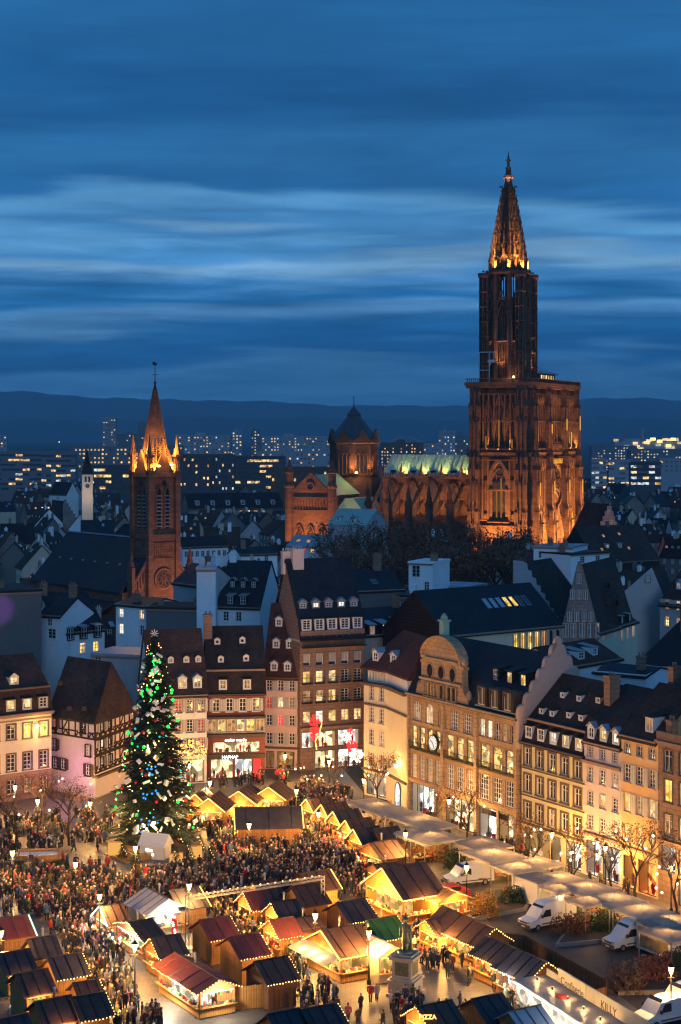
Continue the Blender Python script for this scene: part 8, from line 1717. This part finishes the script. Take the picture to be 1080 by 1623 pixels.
# ================================================================ shrubs
def shrub(label, u, v, w, d, h, col, n=1600, seed=0):
    x, y = G(u, v); t = root('shrub', label, 'shrub', (x, y, 0), 0, 'shrubs on the planted islands'); TAKEN.append((x, y, 0, w / 2, d / 2)); rr = np.random.default_rng(seed)
    p = rr.normal(0, 1, (n, 3)); p /= np.linalg.norm(p, axis=1)[:, None]; p *= (rr.random(n) ** .35)[:, None]; p[:, 2] = np.abs(p[:, 2]); lump = 1 + .22 * np.sin(p[:, 0] * 5 + seed) * np.cos(p[:, 1] * 4 + seed); c = p * np.array([w / 2, d / 2, h]) * lump[:, None]
    a = rr.normal(0, 1, (n, 3)); a /= np.linalg.norm(a, axis=1)[:, None]; s = np.cross(a, rr.normal(0, 1, (n, 3))); s /= np.linalg.norm(s, axis=1)[:, None]
    quads('foliage', c, a * .13, s * .075, pbr('leaf ' + str(col), col, rough=.7, var=.5, scale=3, bump=0), t); b = MB()
    for k in range(7): b.tube([(0, 0, 0), (math.cos(k) * w * .3, math.sin(k) * d * .3, h * .8)], [.05, .015], 4)
    b.build('stems', M_bark, t, kind='stuff')
SH = [('golden leaved shrub beside the lantern by the vans', 768, 1452, 3.6, 3.0, 2.6, (.42, .22, .04)), ('dark green shrub right of the golden shrub', 815, 1434, 3.4, 2.4, 1.9, (.04, .07, .03)), ('rust brown shrub beside the high roofed van', 908, 1482, 4.2, 2.8, 2.3, (.26, .10, .03)), ('dark green shrub between the two white vans', 958, 1478, 3.4, 2.6, 2.3, (.05, .09, .03)), ('loose grey brown shrub by the hoarding', 992, 1572, 4.0, 3.0, 2.8, (.14, .09, .06)), ('reddish shrub in the planted island at right edge', 1038, 1556, 4.2, 3.0, 2.6, (.24, .08, .05)), ('green shrub at the right edge under the printed trailer', 1072, 1540, 3.0, 2.4, 2.2, (.05, .09, .03)), ('amber lit hedge under the cream canopy', 686, 1364, 6.0, 2.4, 2.4, (.36, .19, .05)), ('dark shrub left of the white van with sloping nose', 722, 1376, 2.6, 2.2, 2.2, (.04, .07, .025)), ('low dark shrub in front of the enclosure at left', 92, 1380, 3.0, 1.6, 1.2, (.04, .07, .03))]
for i, (lb, u, v, w, d, h, c) in enumerate(SH): shrub(lb, u, v, w, d, h, c, seed=i)
def island(name, pts):
    P = [G(u, v) for u, v in pts]; struct(MB().prism(P, .009, .36, axis='z').build(name, M_kerb)); cx_ = sum(p[0] for p in P) / len(P); cy_ = sum(p[1] for p in P) / len(P)
    Q = [(cx_ + (x - cx_) * .88, cy_ + (y - cy_) * .88) for x, y in P]; struct(MB().prism(Q, .37, .40, axis='z').build('planting_soil', pbr('soil', (.05, .035, .025), rough=.95, var=.5, scale=3, bump=.4)))
island('planter_kerb', [(880, 1502), (900, 1476), (985, 1470), (966, 1494)]); island('planter_kerb', [(980, 1578), (1000, 1560), (1120, 1540), (1120, 1575)]); island('planter_kerb', [(740, 1462), (760, 1440), (845, 1424), (835, 1444)])
# red and golden light figures on the shop fronts
def light_figure(label, u, v, Y, pts, mat, r=.12, n=60, fill=None):
    o = root('light_figure', label, 'light decoration', (XU(u, Y), Y, ZV(v, Y))); b = MB(); rr = random.Random(int(u))
    if fill:
        for k in range(n):
            t = rr.random() * 6.283; q = rr.random() ** .5; x, z = fill[0] * q * math.cos(t), fill[1] * q * math.sin(t) * (1 if math.sin(t) > 0 else 1.4); b.lathe([(.04, z - r), (r, z), (.04, z + r)], 6, (x, rr.uniform(-.25, .25)))
        b.build('lamp_cluster', mat, o, kind='stuff')
    if pts: strip(o, [(x, 0, z) for x, z in pts], M_strip, .12)
    MB().bar((0, .3, 0), (0, 3.0, 0), .06).build('wall_bracket', M_iron, o)
M_redlamp = glow('red lamp', (1, .02, .02), 3.0)
light_figure('red grape shaped light figure with golden curl on the tall brown store', 499, 1150, 241, [(.9, 1.2), (1.0, .2), (.6, -1.2), (.1, -2.2), (.3, -3.4)], M_redlamp, .13, 90, (.75, 1.5))
light_figure('red heart shaped light cluster on the shop corner', 558, 1182, 240, None, M_redlamp, .13, 60, (.7, .7)); light_figure('second red light cluster below the heart on the shop corner', 556, 1160, 240, None, M_redlamp, .10, 30, (.5, .5))
light_figure('white glowing star cluster on the shop corner', 566, 1196, 239.5, None, M_bulbw, .13, 50, (.9, .8)); light_figure('white glowing globe cluster by the upper shop windows', 548, 1168, 240, None, M_bulbw, .10, 34, (.7, .6))
light_figure('golden curtain of lights on the pale plaster house', 305, 1190, 234, None, M_strip, .07, 150, (2.0, 1.5)); light_figure('golden loop light figure at the left edge', 4, 1365, 196, [(-.4, .9), (.5, .8), (.9, 0), (.4, -.8), (-.5, -.9)], M_redlamp, .1, 12, (.3, .3))
# glowing snowflake banner on the tent
sb = root('snowflake_banner', 'red banner with white snowflakes on the white walled tent', 'banner', (*G(277, 1492, .4), .0), RB - R(90)); MB().box(-.55, .55, -.03, .03, .3, 2.5).build('cloth', glow('backlit red banner', (1, .05, .03), .7), sb)
for k, (x, z) in enumerate(((-.2, 2.0), (.2, 1.4), (-.15, .8))):
    b = MB()
    for j in range(3): t = R(60 * j); b.bar((x - .25 * math.cos(t), -.05, z - .25 * math.sin(t)), (x + .25 * math.cos(t), -.05, z + .25 * math.sin(t)), .05)
    b.build('snowflake', M_sign, sb)
# ================================================================ people
def person_mesh(kind):
    """one continuous clothed figure, 1.72 m, facing -y; vertex groups of colour go by material slots: coat, legs, skin, hair"""
    n = 8; b = MB()
    def loft(rings, mi, cap=(True, True)):
        o = len(b.v)
        for cx_, cy_, z, rx, ry in rings:
            for j in range(n): t = 2 * math.pi * j / n + math.pi / 8; b.v.append((cx_ + rx * math.cos(t), cy_ + ry * math.sin(t), z))
        for i in range(len(rings) - 1):
            m = mi[i] if isinstance(mi, (list, tuple)) else mi
            for j in range(n): b.f.append((o + i * n + j, o + i * n + (j + 1) % n, o + (i + 1) * n + (j + 1) % n, o + (i + 1) * n + j)); b.m.append(m)
        if cap[0]: b.f.append(tuple(o + j for j in range(n))[::-1]); b.m.append(mi[0] if isinstance(mi, (list, tuple)) else mi)
        if cap[1]: b.f.append(tuple(o + (len(rings) - 1) * n + j for j in range(n))); b.m.append(mi[-1] if isinstance(mi, (list, tuple)) else mi)
    st = {'stand': (0, 0), 'walk': (.20, -.22), 'arms': (.04, -.04), 'long': (0, 0), 'hood': (.05, -.06), 'child': (0, 0)}[kind]
    hem = .42 if kind == 'long' else .72
    for s, dy in ((-1, st[0]), (1, st[1])):
        loft([(s * .095, dy - .06, .0, .05, .12), (s * .095, dy - .03, .09, .055, .11), (s * .095, dy, .16, .055, .06), (s * .10, dy * .8, .38, .07, .075), (s * .10, dy * .4, .52, .072, .08), (s * .095, dy * .15, .84, .095, .11)], [3, 3, 1, 1, 1])
    hd = 3 if kind != 'hood' else 0
    loft([(0, 0, hem, .20, .155), (0, 0, .92, .19, .145), (0, .01, 1.08, .165, .125), (0, 0, 1.26, .20, .14), (0, 0, 1.40, .205, .125), (0, .01, 1.46, .13, .09), (0, 0, 1.49, .06, .065), (0, -.01, 1.53, .058, .065), (0, -.015, 1.56, .075, .09), (0, -.015, 1.63, .082, .105), (0, 0, 1.68, .088, .108), (0, .005, 1.74, .07, .085), (0, .005, 1.765, .03, .04)], [0, 0, 0, 0, 0, 0, 2, 2, 2, hd if kind == 'hood' else 2, hd, hd])
    loft([(0, -.105, 1.585, .012, .012), (0, -.128, 1.60, .014, .012), (0, -.108, 1.635, .008, .01)], 2)      # nose
    loft([(0, .05, 1.54, .075, .06), (0, .06, 1.64, .088, .07), (0, .04, 1.71, .08, .08)], 3)                  # hair at the back
    for s in (-1, 1):
        if kind == 'arms': pts = [(s * .215, 0, 1.39), (s * .27, .0, 1.14), (s * .20, -.20, 1.05), (s * .08, -.30, 1.16)]
        elif kind == 'walk': pts = [(s * .215, 0, 1.39), (s * .265, .06 * s, 1.14), (s * .27, .02 + .14 * -s * .5 - .08, .92), (s * .265, -.10 * s - .08, .83)]
        else: pts = [(s * .215, 0, 1.39), (s * .265, .02, 1.13), (s * .26, -.06, .90), (s * .25, -.09, .80)]
        rs = [.075, .062, .05, .036]; o = len(b.v); m = 6; P = [Vector(p) for p in pts]
        b.tube(P[:3] + [P[2].lerp(P[3], .3)], [.078, .064, .05, .046], 6, 0)
        hp = P[2].lerp(P[3], .35); hd_ = (P[3] - P[2]).normalized(); b.tube([hp, hp.lerp(P[3], .6), P[3] + hd_ * .02], [.036, .045, .028], 6, 2)
        side = Vector((-s, -.2, 0)) * .035
        for f in (-1.2, -.4, .4, 1.2): q = P[3] + Vector((0, f * .016, 0)); b.tube([q, q + hd_ * .05 + side * .3, q + hd_ * .075 + side], [.011, .010, .007], 3, 2)
        q = hp.lerp(P[3], .5); b.tube([q, q + hd_ * .035 + Vector((0, -.045, 0))], [.012, .009], 3, 2)
    return b
M_coat = pbr('coat cloth', (.1, .1, .1), rough=.85, var=.15, scale=6, bump=0, objcol=True); M_jean = pbr('dark trousers', (.025, .028, .04), rough=.9, var=.2, scale=6, bump=0)
M_skin = pbr('skin', (.48, .27, .18), rough=.6, var=.1, scale=6, bump=0); M_hair = pbr('dark hair and boots', (.035, .022, .015), rough=.7, var=.3, scale=6, bump=0); M_hairl = pbr('fair hair', (.30, .20, .09), rough=.7, var=.3, scale=6, bump=0); M_hat = pbr('knit hat', (.5, .46, .42), rough=.9, var=.2, scale=6, bump=0)
KINDS_ = ('stand', 'walk', 'arms', 'long', 'hood')
PB = {k: person_mesh(k) for k in KINDS_}
PM = {(k, j): PB[k].mesh('person', [M_coat, M_jean, M_skin, (M_hair, M_hairl, M_hat)[j]], True) for k in KINDS_ for j in range(3)}
COATS = [((.030, .030, .036), 'black'), ((.030, .036, .06), 'navy'), ((.085, .060, .042), 'brown'), ((.10, .10, .10), 'grey'), ((.42, .035, .03), 'red'), ((.45, .40, .32), 'cream'), ((.07, .09, .05), 'olive'), ((.24, .07, .09), 'burgundy'), ((.50, .50, .50), 'white'), ((.10, .16, .26), 'blue')]
WT = [36, 22, 14, 8, 4, 3, 8, 4, 2, 4]
def poly_sample(rr, P):
    xs = [p[0] for p in P]; ys = [p[1] for p in P]
    while True:
        x, y = rr.uniform(min(xs), max(xs)), rr.uniform(min(ys), max(ys)); ins = False; j = len(P) - 1
        for i in range(len(P)):
            if (P[i][1] > y) != (P[j][1] > y) and x < (P[j][0] - P[i][0]) * (y - P[i][1]) / (P[j][1] - P[i][1]) + P[i][0]: ins = not ins
            j = i
        if ins: return x, y
def area(P): return abs(sum(P[i][0] * P[(i + 1) % len(P)][1] - P[(i + 1) % len(P)][0] * P[i][1] for i in range(len(P)))) / 2
REG = [  # outline in photo pixels on the ground, people per square metre, place
    ([(0, 1392), (60, 1388), (180, 1398), (320, 1376), (360, 1330), (470, 1320), (560, 1316), (590, 1350), (600, 1400), (570, 1432), (520, 1424), (420, 1432), (330, 1440), (170, 1452), (120, 1470), (0, 1448)], 1.55, 'the big crowd'),
    ([(300, 1318), (320, 1296), (470, 1278), (480, 1246), (560, 1262), (545, 1310), (470, 1322), (350, 1334)], 1.15, 'the crowd among golden gables'),
    ([(0, 1312), (60, 1300), (180, 1290), (188, 1332), (160, 1352), (0, 1370)], .60, 'the crowd under bare trees'),
    ([(188, 1386), (140, 1372), (0, 1368), (0, 1392), (180, 1398)], .7, 'the crowd by the enclosure'),
    ([(70, 1478), (160, 1452), (200, 1530), (262, 1640), (262, 1690), (190, 1690), (176, 1600), (120, 1530)], 1.35, 'the left lane'),
    ([(320, 1446), (410, 1440), (460, 1500), (500, 1560), (560, 1600), (500, 1640), (470, 1600), (430, 1540), (370, 1480)], 1.25, 'the central lane'),
    ([(560, 1424), (610, 1420), (680, 1480), (740, 1520), (760, 1560), (690, 1560), (660, 1520), (640, 1480)], 1.0, 'the statue lane'),
    ([(720, 1500), (760, 1510), (880, 1620), (860, 1650), (780, 1590), (740, 1560)], .34, 'the white lit lane'),
    ([(500, 1600), (620, 1580), (760, 1600), (760, 1660), (480, 1680)], .32, 'the open paving'),
    ([(560, 1318), (600, 1300), (700, 1330), (850, 1400), (1080, 1480), (1080, 1455), (860, 1365), (700, 1310), (600, 1280)], .16, 'the canopy row'),
    ([(650, 1300), (830, 1358), (1080, 1450), (1080, 1438), (830, 1350), (650, 1294)], .10, 'the shop fronts'),
    ([(330, 1252), (470, 1240), (480, 1232), (330, 1240)], .5, 'the far shop fronts')]
def crowd():
    rr = random.Random(31); ppl = []
    for px, dens, where in REG:
        P = [G(u, v) for u, v in px]; n = int(area(P) * dens * .95)
        for k in range(n):
            x, y = poly_sample(rr, P)
            if blocked(x, y, .2) or math.sin(x * .9 + 1) * math.cos(y * .7 + x * .3) > .62: continue
            ppl.append((x, y, where))
            if rr.random() < .45:
                a = rr.uniform(0, 6.28); x2, y2 = x + .58 * math.cos(a), y + .58 * math.sin(a)
                if not blocked(x2, y2, .2): ppl.append((x2, y2, where))
    # drop the ones standing inside each other
    cell = {}; keep = []
    for p in ppl:
        c = (int(p[0] / .55), int(p[1] / .55)); 
        if any((q[0] - p[0]) ** 2 + (q[1] - p[1]) ** 2 < .2 for i in (-1, 0, 1) for j in (-1, 0, 1) for q in cell.get((c[0] + i, c[1] + j), ())): continue
        cell.setdefault(c, []).append(p); keep.append(p)
    vis = lambda p: HOR + CAMH * FPX / p[1] < 1640 and -15 < 540 + p[0] * FPX / p[1] < 1095
    keep = [p for p in keep if vis(p)]; keep.sort(key=lambda p: p[1])
    ind, rest = keep[:300], keep[300:]
    for x, y, where in ind:
        ci = rr.choices(range(10), WT)[0]; k = rr.choice(KINDS_); j = rr.randrange(3); col, cn = COATS[ci]; sc = rr.uniform(.90, 1.08) if rr.random() > .08 else rr.uniform(.62, .75)
        o = ob('person', PM[(k, j)], None, (x, y, .005), rr.uniform(0, 6.28)); o.scale = (sc * rr.uniform(.95, 1.1), sc, sc); o.color = (*[c * rr.uniform(.8, 1.2) for c in col], 1)
        pose = {'stand': 'standing', 'walk': 'walking', 'arms': 'hands raised', 'long': 'long hem', 'hood': 'hooded'}[k]
        tag(o, f'person in {cn} coat, {("dark hair", "fair hair", "pale hat")[j]}, {pose} {"on" if "paving" in where else "in"} {where}', 'person', f'people in {where}')
    # everyone farther away: one mass
    V, Fc, Mi, Cc = [], [], [], []; off = 0
    data = {}
    for k in KINDS_:
        b = PB[k]; data[k] = (np.array(b.v), b.f, np.array(b.m))
    tri = {}
    for k in KINDS_:
        lt = [len(f) for f in data[k][1]]; tri[k] = (np.concatenate([np.array(f) for f in data[k][1]]), np.array(lt))
    LI, LT, cols = [], [], []
    pal = {1: (.025, .028, .04), 2: (.48, .27, .18), 3: (.035, .022, .015)}
    hairs = [(.035, .022, .015), (.30, .20, .09), (.5, .46, .42), (.42, .05, .05)]
    for x, y, _ in rest:
        k = rr.choice(KINDS_); v, _, m = data[k]; a = rr.uniform(0, 6.28); s = rr.uniform(.9, 1.07) if rr.random() > .07 else rr.uniform(.6, .75); c_, s_ = math.cos(a), math.sin(a)
        w = np.stack([(v[:, 0] * c_ - v[:, 1] * s_) * s * 1.08 + x, (v[:, 0] * s_ + v[:, 1] * c_) * s * 1.08 + y, v[:, 2] * s + .005], 1); V.append(w)
        li, lt = tri[k]; LI.append(li + off); LT.append(lt); off += len(v)
        ci = COATS[rr.choices(range(10), WT)[0]][0]; h = hairs[rr.choices(range(4), (5, 2, 3, 1))[0]]
        tab = np.array([(*ci, 1), (*pal[1], 1), (*pal[2], 1), (*h, 1)]); cols.append(tab[m])
    me = bpy.data.meshes.new('crowd'); V = np.concatenate(V); LI = np.concatenate(LI); LT = np.concatenate(LT); cols = np.concatenate(cols)
    me.vertices.add(len(V)); me.vertices.foreach_set('co', V.reshape(-1)); me.loops.add(len(LI)); me.loops.foreach_set('vertex_index', LI); me.polygons.add(len(LT)); me.polygons.foreach_set('loop_start', np.concatenate([[0], np.cumsum(LT)[:-1]])); me.polygons.foreach_set('loop_total', LT)
    at = me.attributes.new('tint', 'FLOAT_COLOR', 'FACE'); at.data.foreach_set('color', cols.reshape(-1)); me.materials.append(pbr('crowd clothes', (.1, .1, .1), rough=.85, var=.1, scale=5, bump=0, attr='tint')); me.update(); me.validate()
    o = ob('crowd', me, None, kind='stuff'); tag(o, 'dense crowd of people filling the square round the Christmas tree', 'crowd')
    print('PEOPLE', len(ind), len(rest))
crowd()
# ================================================================ evening air
def haze():
    hz = MB().box(-16400, 16400, -320, 19900, -1.0, 640).build('haze', [], kind='stuff')
    m, t, o = _new('evening haze'); v = t.nodes.new('ShaderNodeVolumePrincipled'); v.inputs['Color'].default_value = (.55, .82, 1.0, 1); v.inputs['Density'].default_value = 6.0e-5; v.inputs['Anisotropy'].default_value = 0.0
    t.links.new(v.outputs[0], o.inputs['Volume']); hz.data.materials.append(m)
haze()
# labels of look-alikes: count them from the left
def single_out():
    by = {}
    for o in SC.objects:
        if o.parent is None and 'label' in o: by.setdefault(o['label'], []).append(o)
    W_ = ['first', 'second', 'third', 'fourth', 'fifth', 'sixth', 'seventh', 'eighth', 'ninth', 'tenth', 'eleventh', 'twelfth', 'thirteenth']
    for lb, os in by.items():
        if 1 < len(os) <= 13 and len(lb.split()) <= 13:
            os.sort(key=lambda o: o.location.x / o.location.y)
            for k, o in enumerate(os): o['label'] = f'{lb}, {W_[k]} from left'
single_out()
